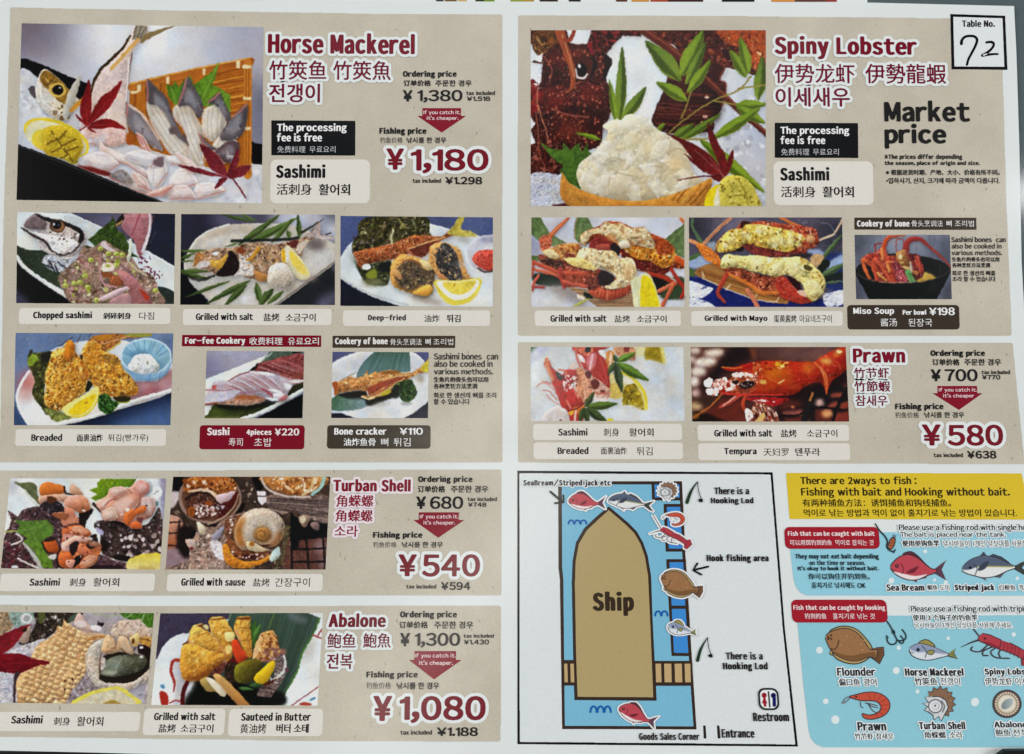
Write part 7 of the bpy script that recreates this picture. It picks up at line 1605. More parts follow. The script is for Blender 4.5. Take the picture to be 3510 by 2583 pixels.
def ph_abalone_sashimi(p):
    p.fill((172, 163, 168), tex=.14, ts=12); w_ = [(-100, 20), (2210, 20), (2100, 1350), (-300, 1350)]
    p.scat(w_, 160, [(206, 200, 204), (140, 128, 134), (190, 182, 188), (120, 106, 112)], 12, 50, 1.8)
    p.P([(-120, 20), (220, 20), (200, 200), (100, 310), (-120, 380)], (158, 132, 102), bump=.8); p.P([(140, 20), (500, 20), (430, 190), (220, 230)], (140, 162, 152), bump=.6); p.E(380, 120, 86, 76, (206, 208, 210)); p.E(385, 120, 50, 44, (160, 164, 166))
    ds = [(530, 20), (1140, 20), (1110, 120), (960, 190), (820, 290), (640, 410), (400, 490), (270, 470), (430, 340), (510, 180)]
    p.P(ds, (58, 46, 38), bump=.9); p.scat(ds, 60, [(96, 80, 66), (34, 26, 22), (120, 112, 104), (78, 84, 50)], 10, 40, 2, 130); p.scat([(580, 120), (840, 60), (760, 300)], 12, [(214, 206, 206)], 10, 22); p.P([(550, 40), (650, 40), (620, 170), (560, 190)], (92, 100, 50)); p.P([(960, 150), (1060, 50), (1140, 60), (1080, 150)], (80, 96, 76)); p.P([(280, 360), (420, 230), (440, 330), (390, 470), (290, 460)], (170, 146, 132), vol=.6)
    p.P([(400, 480), (640, 410), (560, 520), (470, 620), (120, 610)], (196, 192, 198), bump=.5)
    p.P([(1120, 40), (1200, 120), (1300, 250), (1350, 300), (1200, 300), (1060, 200)], (206, 172, 160), vol=.6); p.P([(1070, 170), (1180, 150), (1240, 230), (1130, 240)], (222, 206, 204)); p.P([(1390, 190), (1480, 180), (1450, 240), (1390, 235)], (44, 26, 28)); p.P([(1300, 220), (1440, 230), (1420, 300), (1310, 280)], (222, 216, 218))
    ab = [(905, 128), (960, 180), (1060, 250), (1180, 310), (1500, 345), (1505, 400), (1340, 435), (1270, 560), (1220, 680), (1235, 860), (1180, 970), (1040, 1120), (920, 1345), (240, 1345), (225, 1040), (290, 890), (430, 770), (455, 620), (560, 480), (700, 400), (790, 330), (820, 225), (890, 250)]
    p.P(ab, (218, 168, 114), vol=.6, vr=10, bump=.3, sm=False)
    clip = p.mask(ab)
    ax, ay = np.array([-.40, .92]), np.array([.93, .34])
    for i in range(17):
        for j in range(11):
            c = np.array([1150.0, 300.0]) + ax * (i * 72.0) + ay * (j * 92.0 - 470 + 16 * math.sin(i * 1.1)) + p.rng.normal(0, 9, 2)
            u, v = ax * p.rng.uniform(22, 30), ay * p.rng.uniform(30, 42)
            col = np.array((228, 184, 132)) + p.rng.normal(0, 9)
            p.lay(p.c(np.array([c - u - v, c - u + v, c + u + v, c + u - v]) + p.rng.normal(0, 6, (4, 2))), col, al=.85, vol=1.1, vr=2.5, clip=clip, soft=.8)
    hatch(p, ab, [(900, 150), (420, 800)], [(1100, 420), (640, 900)], 14, 14, [(176, 112, 54), (240, 204, 156)], .6, 8); p.scat(ab, 46, [(166, 100, 44), (242, 212, 166), (190, 130, 76)], 8, 26, 2.5, 20); p.scat([(920, 1000), (1160, 850), (1120, 960), (940, 1170)], 9, [(50, 30, 30)], 12, 24, 1.5); p.S([(1180, 340), (1350, 350), (1500, 380)], [44, 40, 30], (206, 170, 140)); p.S([(1250, 430), (1400, 380), (1510, 390)], 28, (186, 124, 60))
    p.P([(-120, 400), (0, 365), (160, 290), (330, 222), (450, 205), (380, 260), (260, 440), (140, 560), (-120, 680)], (118, 14, 28), col2=(146, 30, 44), ang=40, tex=.2); p.P([(320, 280), (380, 235), (380, 290), (340, 320)], (60, 30, 20))
    p.P([(-120, 660), (200, 615), (350, 640), (480, 690), (695, 735), (680, 778), (560, 790), (380, 860), (250, 912), (-120, 905)], (134, 9, 28), col2=(112, 8, 24), ang=90, tex=.12); lines(p, [[(-60, 780), (300, 750), (600, 755)], [(100, 700), (220, 660)], [(100, 860), (260, 850)]], 8, [(176, 60, 74)], .6)
    p.P([(-300, 920), (220, 910), (215, 1060), (210, 1345), (-300, 1345)], (190, 186, 194), bump=.5, tex=.1); p.P([(205, 920), (290, 900), (240, 1010), (220, 1300), (190, 1340)], (70, 52, 56))
    p.P([(1040, 1130), (1180, 980), (1260, 900), (1500, 1080), (1200, 1200), (960, 1345)], (150, 136, 142), bump=.6); p.scat([(1000, 1100), (1300, 900), (1400, 1080), (1000, 1340)], 40, [(206, 198, 206), (100, 84, 90)], 10, 36, 2)
    p.P([(1640, 200), (1760, 140), (1900, 155), (2000, 132), (2100, 240), (2190, 245), (2150, 470), (1980, 420), (1860, 410), (1640, 395), (1580, 300)], (196, 170, 152), vol=.7, bump=.5); p.scat([(1640, 200), (2100, 180), (2140, 380), (1660, 380)], 30, [(160, 128, 112), (218, 198, 182)], 8, 22)
    p.P([(1520, 420), (1420, 425), (1300, 500), (1235, 610), (1220, 760), (1255, 900), (1320, 1030), (1450, 1110), (1620, 1120), (1800, 1150), (2100, 1000), (2110, 850), (1900, 1000), (1600, 1040), (1440, 1000), (1415, 850), (1430, 600)], (204, 188, 172), vol=.6, bump=.4); p.S([(1250, 620), (1240, 780), (1300, 960)], 12, (110, 84, 72), al=.6); p.S([(1440, 640), (1420, 800), (1430, 960)], 16, (120, 78, 50))
    p.P([(1430, 920), (1480, 660), (1800, 600), (2140, 700), (2110, 850), (1900, 1015), (1640, 1045), (1430, 1000)], (46, 36, 27)); p.P([(1440, 860), (1500, 740), (1640, 660), (1860, 630), (2050, 660), (2100, 740), (2020, 850), (1820, 920), (1600, 950), (1450, 920)], (112, 116, 98), col2=(84, 82, 62), ang=10, vol=.7, vr=12, bump=.4, bs=7); p.B(1640, 800, 130, 110, (140, 150, 138), .8); p.B(1560, 890, 130, 40, (190, 190, 166), .8); p.E(2020, 670, 26, 20, (206, 210, 206)); p.S([(1640, 900), (1680, 780), (1740, 690)], 18, (164, 168, 156), al=.6); p.P([(1440, 700), (1500, 690), (1490, 800), (1440, 850)], (200, 184, 176), bump=.6)
    mt = [(1455, 510), (1530, 345), (1640, 430), (1660, 520), (1700, 385), (1800, 395), (1860, 500), (1905, 645), (1720, 590), (1560, 630), (1450, 600)]
    p.P(mt, (204, 164, 124), vol=.9, vr=6, bump=.4); p.P([(1690, 400), (1800, 395), (1900, 630), (1760, 560)], (214, 180, 146), vol=.8); p.S([(1640, 430), (1650, 520), (1580, 540)], 12, (130, 84, 54)); p.P([(1850, 400), (1980, 330), (1990, 480), (1900, 520)], (214, 182, 120), vol=.7); p.E(1895, 440, 26, 40, (120, 70, 30)); p.P([(1980, 400), (2150, 390), (2150, 530), (2020, 480)], (192, 138, 58), bump=.6); p.P([(1975, 495), (2140, 540), (2140, 730), (2050, 640), (1975, 610)], (40, 22, 20)); p.E(2015, 530, 28, 22, (226, 226, 230))
    p.P([(1750, 20), (2210, 20), (2200, 235), (2090, 235), (2000, 132), (1890, 140), (1760, 105)], (80, 122, 36), tex=.35, ts=4); lines(p, [[(1780, 130), (1900, 40)], [(2020, 150), (2060, 50)]], 14, [(180, 196, 170)], .8); lines(p, [[(1480, 90), (1740, 70)], [(1340, 60), (1480, 60)]], 14, [(150, 180, 120)], .7)
    p.P([(1060, 1350), (1190, 1205), (1400, 1130), (1600, 1095), (1720, 1093), (1850, 1180), (1985, 1350)], (226, 212, 84)); p.P([(1120, 1350), (1240, 1245), (1440, 1170), (1650, 1130), (1780, 1190), (1910, 1350)], (206, 196, 166), tex=.05); p.P([(1470, 1345), (1560, 1288), (1650, 1288), (1730, 1345)], (176, 142, 66))

def ph_abalone_butter(p):
    p.fill((222, 228, 231)); p.P([(100, 20), (1070, 20), (900, 180), (780, 290), (520, 295), (400, 310), (280, 370), (180, 470), (90, 610)], (72, 64, 88), tex=.12, ts=4)
    dl = [(1050, 20), (2030, 30), (2195, 100), (2100, 320), (1960, 560), (1900, 780), (1760, 1040), (1640, 1240), (460, 1240), (560, 980), (620, 880), (1000, 700), (980, 300)]
    p.B(2050, 500, 120, 200, (186, 184, 176), .8, 25); p.P(dl, (68, 92, 78), sm=False, col2=(52, 70, 60), ang=80); hatch(p, dl, [(1080, 30), (2180, 100)], [(1100, 1000), (1700, 1220)], 26, 14, [(98, 122, 112), (52, 76, 58), (84, 104, 98)], .4, 6); p.S([(2195, 100), (2100, 320), (1965, 560), (1905, 780), (1760, 1040), (1640, 1240)], 26, (76, 120, 54)); p.S([(1610, 40), (1540, 240)], 10, (120, 140, 70)); p.S([(1060, 40), (1000, 180)], 12, (130, 150, 110))
    p.P([(450, 1240), (560, 990), (640, 890), (900, 860), (1400, 1000), (1720, 1060), (1640, 1240)], (10, 15, 9), soft=3); p.B(1900, 100, 180, 60, (120, 130, 140), .6, 20)
    lines(p, [[(1830, 1225), (2175, 985)]], 14, [(150, 52, 54)], .9); lines(p, [[(2170, 320), (2225, 250)], [(2110, 320), (2215, 365)]], 22, [(160, 50, 46)], .9); p.E(2010, 1205, 84, 22, (180, 66, 40)); p.E(2100, 1140, 46, 16, (90, 150, 186), -25)
    p.P([(300, 660), (400, 640), (470, 900), (590, 930), (480, 1130), (430, 1230), (300, 1230), (345, 1050)], (192, 192, 200), soft=5); p.S([(410, 650), (340, 640), (297, 690), (290, 800), (330, 920), (322, 1050)], [40, 44, 38, 34, 34, 16], (172, 56, 46)); p.S([(500, 915), (445, 1050), (432, 1225)], [50, 60, 54], (92, 20, 22)); p.P([(145, 1045), (220, 1060), (258, 1125), (240, 1225), (165, 1225)], (178, 48, 36)); p.S([(270, 1190), (340, 1160), (410, 1180)], 18, (170, 60, 60)); p.E(182, 980, 34, 26, (92, 150, 188), 40)
    Y = (220, 170, 70)
    def piece(q, c=Y, c2=(206, 140, 46)):
        p.P(q, c, col2=c2, ang=80, vol=.8, vr=8, bump=.5, bs=5)
        p.scat(q, 26, [(240, 206, 120), (190, 124, 36), (228, 186, 90)], 10, 34, 1.6, soft=1)
    p.P([(430, 440), (500, 390), (540, 250), (520, 450)], (110, 70, 40)); piece([(1108, 165), (1150, 88), (1295, 88), (1312, 200), (1322, 560), (1260, 605), (1180, 430), (1095, 260)]); piece([(778, 125), (860, 88), (962, 98), (1050, 220), (1110, 340), (1085, 480), (1065, 620), (1000, 670), (900, 430), (800, 280)]); piece([(525, 440), (545, 235), (620, 190), (690, 178), (760, 260), (880, 400), (945, 520), (960, 560), (700, 510)], (226, 186, 88))
    p.P([(530, 380), (640, 470), (800, 530), (720, 540), (520, 450)], (214, 158, 110), al=.8, soft=2); p.P([(800, 290), (880, 380), (1000, 580), (990, 660), (900, 440)], (214, 150, 96), al=.8, soft=2); p.P([(1100, 260), (1150, 260), (1200, 440), (1180, 430)], (222, 160, 100), al=.8)
    piece([(408, 620), (440, 455), (600, 440), (760, 520), (965, 565), (965, 640), (890, 720), (700, 885), (560, 905), (450, 885), (408, 770)], (218, 164, 60), (200, 132, 40)); p.P([(440, 880), (600, 830), (800, 740), (970, 600), (960, 690), (700, 890), (560, 915)], (140, 78, 24), soft=4, al=.85)
    for q in ([(540, 240), (690, 180), (730, 250), (620, 210)], [(790, 118), (962, 98), (960, 122), (800, 130)], [(1140, 95), (1295, 92), (1290, 130), (1140, 120)]):
        p.P(q, (128, 70, 34), soft=1.2)
    lines(p, [[(730, 420), (830, 380)], [(800, 560), (900, 540)], [(640, 330), (760, 280)], [(940, 300), (1060, 260)], [(980, 440), (1090, 390)], [(1150, 230), (1310, 235)], [(1180, 390), (1315, 385)], [(820, 580), (950, 540)]], 16, [(176, 110, 36)], .75); p.P([(690, 200), (760, 195), (760, 260), (720, 250)], (226, 204, 140)); p.S([(690, 190), (720, 250), (770, 260)], 10, (60, 40, 40)); p.P([(970, 300), (1080, 290), (1100, 380), (1010, 400)], (238, 216, 140), vol=.6); p.P([(990, 470), (1060, 460), (1060, 540), (1000, 560)], (234, 200, 120))
    p.P([(990, 690), (1110, 600), (1180, 680), (1060, 720)], (96, 30, 16)); p.P([(1058, 420), (1130, 378), (1180, 460), (1265, 600), (1190, 672), (1115, 640)], (208, 68, 26), vol=.7, vr=6); leaf(p, 1360, 440, 1370, 130, 60, (66, 112, 40)); leaf(p, 1340, 380, 1440, 180, 70, (84, 130, 56)); leaf(p, 1330, 300, 1310, 130, 44, (60, 100, 36)); p.S([(1330, 330), (1370, 480)], 40, (70, 110, 44))
    p.P([(1325, 610), (1420, 325), (1540, 265), (1610, 285), (1680, 500), (1650, 620), (1450, 660)], (200, 144, 82), vol=.7, bump=.8); p.P([(1420, 330), (1460, 340), (1380, 600), (1330, 600)], (226, 184, 130)); p.P([(1490, 500), (1740, 500), (1740, 580), (1600, 670), (1470, 660)], (152, 104, 92), bump=.7, soft=2); p.scat([(1440, 320), (1620, 300), (1680, 560), (1420, 640)], 40, [(150, 92, 34), (226, 180, 110), (120, 66, 30)], 8, 26)
    p.P([(980, 720), (1120, 690), (1140, 900), (1010, 930)], (60, 40, 28), bump=.8); p.P([(800, 790), (980, 660), (960, 780), (860, 850)], (110, 56, 44), bump=.8)
    sh = [(1610, 650), (1735, 560), (1768, 720), (1730, 880), (1610, 1060), (1560, 1110), (1390, 1090), (1450, 980), (1600, 880)]
    p.P(sh, (112, 94, 90), bump=.9); hatch(p, sh, [(1660, 620), (1400, 1080)], [(1780, 680), (1600, 1100)], 12, 16, [(206, 204, 204), (60, 44, 42), (150, 130, 124)], .8, 12); p.S([(1735, 590), (1745, 760), (1600, 900), (1560, 870)], [30, 36, 40, 20], (210, 208, 206)); p.E(1775, 770, 26, 34, (110, 70, 84))
    p.P([(1092, 800), (1130, 700), (1290, 630), (1430, 640), (1455, 720), (1400, 860), (1260, 940), (1120, 910)], (124, 116, 28), col2=(84, 74, 22), ang=20, vol=.9, vr=9, tex=.12); p.P([(1355, 850), (1480, 730), (1590, 648), (1622, 700), (1560, 860), (1480, 945), (1380, 930)], (226, 182, 18), vol=.6, vr=6)
    p.P([(655, 910), (740, 860), (850, 900), (1005, 1010), (960, 1115), (860, 1050), (740, 1035)], (176, 150, 84), vol=.7); p.P([(740, 870), (860, 900), (1005, 1010), (960, 1115), (820, 990)], (222, 212, 190), vol=.4); p.P([(830, 850), (930, 838), (1130, 1030), (1310, 1240), (1170, 1240), (1000, 1060)], (208, 162, 98), col2=(170, 116, 56), ang=60, vol=.7); leaf(p, 1150, 1000, 1350, 1020, 46, (80, 120, 60)); leaf(p, 1290, 970, 1450, 950, 50, (64, 100, 46)); p.P([(1480, 940), (1640, 880), (1600, 930), (1500, 980)], (90, 40, 20))

def ph_lobster_salt(p):
    p.fill((203, 206, 216)); p.B(120, 420, 140, 300, (150, 152, 180), .9); p.B(420, 180, 200, 160, (176, 178, 200), .7)
    G = (90, 114, 62)
    for q in ([(20, 20), (160, 20), (300, 250), (540, 400), (360, 450), (160, 370), (20, 260)], [(690, 20), (820, 20), (925, 200), (700, 400), (640, 300), (650, 120)], [(1910, 340), (2200, 120), (2200, 620), (2080, 570)], [(20, 570), (180, 580), (220, 660), (20, 650)]):
        p.P(q, G, col2=(120, 140, 96), ang=30, tex=.2, sm=False)
    p.S([(690, 30), (655, 160), (650, 330)], 16, (176, 150, 120)); lines(p, [[(90, 60), (300, 330)], [(760, 60), (700, 360)], [(2180, 180), (2000, 380)]], 12, [(140, 160, 116)], .6)
    p.P([(90, 820), (600, 880), (500, 990), (130, 985)], (48, 60, 52), soft=2); p.P([(1480, 780), (1960, 860), (2080, 1000), (1800, 1120), (1690, 830)], (34, 33, 33)); p.P([(2000, 900), (2200, 900), (2200, 1160), (1850, 1160)], (64, 82, 56), soft=2); p.P([(150, 990), (620, 1000), (840, 1200), (760, 1310), (560, 1200), (300, 1060)], (146, 134, 128), soft=10)
    tr = [(530, 1005), (760, 1150), (1000, 1310), (1540, 1310), (1500, 1080), (1000, 1080)]
    p.P(tr, (156, 122, 92), sm=False); hatch(p, tr, [(560, 1020), (1000, 1300)], [(1500, 1080), (1520, 1300)], 16, 10, [(110, 80, 56), (206, 176, 140)], .7, 5); p.P([(690, 1110), (790, 1160), (760, 1190), (690, 1170)], (226, 214, 190)); p.P([(780, 1080), (880, 1120), (900, 1170), (800, 1160)], (46, 52, 48)); leaf(p, 860, 1170, 590, 1310, 30, (176, 180, 70))
    bs_ = [(720, 330), (800, 240), (1000, 160), (1090, 95), (1300, 108), (1480, 190), (1600, 165), (1700, 255), (1900, 335), (2030, 450), (2070, 590), (2190, 640), (2190, 750), (1980, 750), (1700, 810), (1500, 750), (1300, 570), (1200, 420), (1000, 320), (780, 430)]
    p.P(bs_, (166, 72, 30), bump=1, bs=6, vol=.5)
    p.P([(1300, 560), (1500, 580), (1720, 640), (1980, 740), (1900, 850), (1690, 800), (1480, 740)], (110, 40, 30), bump=.8); p.P([(1290, 490), (1440, 520), (1530, 640), (1600, 760), (1480, 700)], (120, 40, 36))
    oi = [(1330, 475), (1500, 440), (1660, 455), (1900, 350), (2030, 470), (2070, 640), (1900, 750), (1700, 650), (1500, 610)]
    p.P(oi, (206, 132, 34), bump=1.1, bs=5, vol=.5); p.scat(oi, 80, [(150, 62, 20), (242, 196, 96), (196, 110, 30), (110, 40, 20), (236, 210, 150)], 8, 30, 1.8); p.P([(1760, 340), (1900, 345), (2030, 460), (2000, 540), (1820, 560)], (150, 56, 24), al=.75, bump=.9)
    bm = [(725, 340), (790, 240), (1000, 180), (1090, 98), (1180, 130), (1300, 120), (1440, 190), (1600, 168), (1680, 240), (1770, 400), (1740, 475), (1500, 430), (1380, 470), (1250, 400), (1080, 290), (900, 280), (790, 430)]
    p.P(bm, (206, 182, 138), vol=.6, vr=8, bump=.8, bs=6); p.scat(bm, 90, [(232, 218, 186), (190, 140, 84), (176, 116, 70), (226, 200, 150)], 12, 44, 2, soft=.9); p.scat(bm, 36, [(110, 70, 40), (90, 60, 50)], 5, 13, 1.6); p.P([(1080, 300), (1180, 270), (1260, 400), (1160, 370)], (196, 130, 76), al=.7); p.P([(1260, 400), (1380, 360), (1420, 450), (1300, 470)], (226, 206, 180), vol=.7)
    p.P([(860, 430), (900, 330), (1000, 305), (1130, 360), (1220, 440), (1160, 520), (900, 500)], (138, 50, 44), vol=.5, bump=.4); p.P([(950, 430), (1120, 410), (1160, 500), (980, 500)], (170, 80, 66), vol=.6); p.P([(1150, 430), (1220, 400), (1295, 480), (1250, 590), (1170, 520)], (50, 42, 44))
    fsx = [(160, 560), (460, 610), (900, 770), (1000, 760), (1250, 890), (1450, 980), (1400, 1110), (1150, 1195), (950, 1160), (800, 1020), (500, 1000), (430, 800), (200, 700)]
    p.P(fsx, (164, 80, 60), bump=1, bs=5); p.scat(fsx, 110, [(206, 130, 100), (120, 50, 40), (226, 170, 146), (96, 44, 40)], 10, 36, 2.4, 80); p.P([(180, 620), (460, 640), (470, 740), (240, 700)], (96, 60, 54), bump=.8)
    p.P([(195, 500), (300, 470), (480, 415), (720, 410), (740, 560), (640, 640), (440, 640), (300, 610)], (196, 134, 78), bump=.9, vol=.5); p.P([(210, 520), (320, 480), (400, 540), (440, 600), (320, 610)], (230, 206, 150), vol=.5, bump=.5); p.P([(520, 540), (650, 560), (640, 620), (540, 610)], (136, 66, 56)); p.scat([(440, 420), (720, 420), (680, 540), (480, 540)], 30, [(226, 170, 70), (150, 76, 40), (206, 130, 60)], 10, 30)
    p.P([(950, 1010), (1100, 1060), (1250, 1050), (1440, 950), (1420, 1080), (1160, 1195), (930, 1150), (850, 1060)], (188, 84, 58), vol=.8, vr=6); hatch(p, [(900, 1010), (1440, 960), (1400, 1120), (1150, 1195), (900, 1120)], [(950, 1000), (1400, 1000)], [(900, 1200), (1420, 1160)], 9, 14, [(226, 150, 120), (140, 50, 36)], .7)
    fm = [(490, 600), (640, 640), (690, 560), (740, 480), (860, 468), (1020, 500), (1200, 515), (1280, 600), (1420, 600), (1505, 700), (1512, 850), (1450, 960), (1260, 1040), (1070, 1015), (1240, 885), (1000, 740), (940, 780), (760, 750), (600, 700)]
    p.P(fm, (214, 192, 146), vol=.7, vr=8, bump=.8, bs=6); p.scat(fm, 90, [(240, 228, 196), (200, 150, 92), (190, 140, 96), (236, 214, 160)], 12, 46, 2.2, 60, soft=.9); p.scat(fm, 34, [(110, 70, 40), (80, 56, 46)], 5, 13, 1.6); p.P([(520, 620), (700, 600), (850, 660), (960, 770), (760, 745), (600, 700)], (236, 206, 124), vol=.6, bump=.5); hatch(p, [(1200, 620), (1490, 700), (1460, 900), (1240, 860)], [(1200, 640), (1480, 720)], [(1240, 860), (1500, 940)], 8, 16, [(196, 150, 96), (240, 226, 196), (206, 160, 110)], .7)
    p.P([(960, 890), (1000, 800), (1080, 785), (1190, 850), (1210, 900), (1150, 975), (1000, 995)], (56, 48, 50), soft=1.5); p.P([(800, 900), (960, 880), (980, 1020), (860, 1060)], (120, 62, 52), bump=.9)
    p.S([(570, 40), (430, 175), (300, 310)], [40, 52, 70], (206, 104, 56), vol=.5); p.S([(540, 55), (330, 270)], 12, (230, 150, 110)); p.P([(160, 340), (240, 288), (325, 330), (315, 450), (200, 505), (160, 410)], (200, 102, 74), bump=1, bs=4)
    L = (194, 88, 64)
    for q, w, c in (([(75, 670), (250, 740), (430, 810), (800, 830)], 58, L), ([(55, 760), (300, 820), (470, 880)], 46, (206, 104, 76)), ([(450, 760), (450, 850), (505, 1015)], 50, (176, 74, 66)), ([(150, 850), (85, 950), (60, 1060)], 38, (206, 96, 80)), ([(55, 1010), (220, 1020)], 38, (176, 80, 76)), ([(500, 940), (700, 985), (810, 1005)], 56, (200, 96, 76)), ([(70, 670), (60, 860)], 30, (190, 84, 66)),
                    ([(1690, 830), (1900, 880), (2060, 960)], 60, (172, 60, 34)), ([(2060, 960), (1830, 1070)], 62, (208, 112, 78)), ([(2060, 950), (1960, 1120), (1860, 1310)], 50, (198, 98, 66)), ([(2000, 760), (2100, 920), (2190, 1040), (2150, 1160)], 54, (174, 52, 36)), ([(1930, 830), (2060, 930)], 20, (206, 190, 180)), ([(2080, 620), (2190, 690)], 90, (206, 90, 30)), ([(2130, 45), (2180, 110)], 40, (206, 110, 50))):
        p.S(q, w, c, vol=.6, vr=3)
    p.P([(1438, 935), (1520, 870), (1662, 812), (1740, 900), (1800, 1080), (1845, 1310), (1510, 1310), (1460, 1090)], (224, 224, 178)); p.P([(1590, 895), (1680, 862), (1760, 1000), (1835, 1310), (1585, 1310)], (238, 212, 18), tex=.08); p.S([(1500, 920), (1540, 1100), (1560, 1310)], 26, (206, 206, 140), al=.6); p.B(250, 1180, 180, 100, (214, 217, 222), .8)

def ph_lobster_mayo(p):
    p.fill((92, 88, 108), tex=.08); p.B(150, 200, 200, 220, (46, 46, 56), .8); p.B(700, 130, 360, 150, (124, 118, 138), .8); p.B(2050, 250, 260, 250, (52, 54, 66), .85)
    p.P([(20, 860), (400, 900), (800, 1000), (1400, 1200), (1900, 1180), (2230, 920), (2230, 1310), (20, 1310)], (27, 42, 118), sm=False, tex=.12); p.P([(1800, 600), (2230, 560), (2230, 1000), (1900, 1000)], (44, 62, 120), soft=3)
    for q in ([(40, 935), (300, 1005), (380, 1050), (220, 1165), (60, 1165)], [(40, 1170), (250, 1200), (380, 1260), (390, 1310), (40, 1310)], [(1920, 1130), (2060, 1080), (2215, 1060), (2215, 1240), (1980, 1290)]):
        p.P(q, (218, 221, 232), tex=.12); p.scat(q, 24, [(60, 76, 140), (240, 242, 248)], 10, 44, 5, -20)
    p.P([(40, 610), (250, 570), (360, 690), (200, 750), (40, 730)], (150, 170, 206), soft=2); p.P([(1950, 700), (2220, 550), (2220, 700), (1960, 770)], (150, 172, 210), soft=2); p.P([(1690, 480), (1900, 500), (1950, 580), (1760, 570)], (150, 166, 200), soft=2); p.P([(290, 390), (420, 390), (440, 500), (320, 480)], (150, 164, 178), soft=2); p.scat([(1830, 350), (2190, 350), (2190, 560), (1850, 480)], 30, [(90, 92, 104), (60, 62, 74)], 8, 24)
    p.S([(95, 30), (95, 170), (160, 290), (225, 410)], [26, 34, 44, 50], (92, 122, 84)); p.P([(40, 600), (210, 530), (200, 580), (60, 640)], (84, 112, 66)); p.P([(40, 750), (140, 790), (130, 850), (40, 850)], (84, 110, 60))
    leaf(p, 1880, 660, 2190, 270, 70, (88, 110, 72)); leaf(p, 1880, 870, 2230, 680, 100, (90, 114, 74)); leaf(p, 1930, 955, 2230, 930, 44, (92, 112, 84)); p.P([(1830, 700), (1960, 625), (2020, 690), (1900, 810)], (38, 42, 38)); p.P([(1900, 880), (2200, 800), (2200, 900), (1940, 930)], (40, 50, 46))
    p.P([(1780, 560), (1935, 585), (1830, 750), (1740, 690)], (200, 160, 112), tex=.15)
    tr = [(130, 810), (240, 715), (390, 690), (620, 790), (1300, 1090), (1430, 1200), (1380, 1248), (1000, 1190), (600, 1050), (220, 880)]
    p.P(tr, (178, 124, 64)); hatch(p, tr, [(180, 740), (160, 860)], [(1420, 1160), (1380, 1240)], 12, 12, [(120, 74, 34), (216, 172, 110), (150, 98, 46)], .8, 8); p.S([(220, 885), (600, 1052), (1000, 1192), (1290, 1222)], 12, (230, 220, 196)); lines(p, [[(230, 800), (260, 880)], [(560, 1050), (630, 980)], [(960, 1170), (1000, 1110)], [(1270, 1220), (1310, 1140)]], 16, [(226, 208, 170)], .9)
    p.S([(640, 40), (430, 220), (250, 415)], [40, 48, 54], (206, 148, 108), vol=.5); p.S([(610, 50), (270, 380)], 12, (176, 90, 50), al=.8); p.S([(1320, 40), (1500, 130), (1650, 205), (1720, 280)], [40, 50, 56, 50], (206, 116, 60), vol=.5); p.S([(2200, 60), (2095, 240), (2050, 285), (1860, 360)], [20, 34, 34, 30], (222, 194, 166)); p.S([(2200, 90), (2100, 250)], 8, (120, 90, 70)); p.S([(1880, 120), (2010, 140), (2110, 310)], 8, (130, 132, 144))
    bs_ = [(425, 430), (520, 290), (700, 190), (780, 95), (900, 110), (1100, 92), (1450, 140), (1640, 160), (1800, 200), (1855, 320), (1840, 430), (1700, 490), (1640, 545), (1200, 580), (920, 530), (820, 430), (760, 490), (450, 530)]
    p.P(bs_, (176, 76, 46), bump=1, bs=5, vol=.4); p.scat([(1450, 150), (1800, 190), (1850, 330), (1650, 330)], 40, [(206, 110, 80), (140, 46, 40), (226, 160, 140)], 8, 22); p.P([(780, 95), (910, 110), (860, 160), (760, 190)], (70, 36, 34))
    p.P([(810, 430), (1000, 430), (1260, 490), (1650, 520), (1600, 580), (1200, 590), (920, 540)], (138, 56, 50), bump=.6); p.P([(1460, 560), (1760, 540), (1700, 610), (1500, 600)], (56, 50, 56), soft=2); p.P([(700, 480), (800, 440), (820, 490), (740, 520)], (50, 36, 36))
    cb = [(428, 440), (500, 320), (620, 215), (780, 190), (850, 138), (1000, 136), (1200, 165), (1440, 215), (1560, 260), (1670, 330), (1560, 450), (1440, 520), (1240, 490), (1050, 450), (900, 405), (800, 420), (700, 490), (480, 530)]
    p.P(cb, (214, 182, 80), vol=.6, vr=8, bump=1, bs=5); p.scat(cb, 70, [(242, 236, 190), (226, 190, 60), (206, 160, 50), (238, 226, 150)], 14, 50, 1.6, soft=1); p.scat(cb, 64, [(140, 82, 28), (110, 66, 30), (120, 110, 50)], 8, 26, 1.8)
    for x, y, rx, ry, a in ((1060, 200, 90, 50, 20), (1320, 370, 120, 60, 20), (1480, 330, 50, 130, 0), (1200, 380, 60, 60, 0), (640, 360, 70, 60, 0), (820, 280, 60, 44, 0), (1740, 340, 70, 60, 0), (1590, 430, 50, 40, 0)):
        p.E(x, y, rx, ry, (236, 224, 164), a, vol=.7, vr=4, al=.55, soft=2)
    p.P([(140, 400), (300, 445), (470, 590), (500, 750), (400, 695), (260, 610)], (222, 122, 42), vol=.6, bump=.6); p.S([(50, 360), (150, 400)], 50, (226, 150, 100)); lines(p, [[(180, 440), (420, 620)], [(240, 440), (440, 560)]], 10, [(176, 80, 30)], .7)
    fs_ = [(480, 700), (700, 720), (1000, 830), (1250, 870), (1400, 880), (1560, 1060), (1800, 1200), (1600, 1245), (1350, 1170), (1100, 1090), (900, 1010), (600, 840)]
    p.P(fs_, (168, 80, 50), bump=1, bs=5); p.scat(fs_, 110, [(206, 140, 96), (116, 52, 34), (190, 104, 66), (90, 40, 30), (230, 170, 130)], 10, 30, 1.8)
    rt = [(1250, 910), (1400, 875), (1560, 1060), (1800, 1190), (1590, 1248), (1330, 1130)]
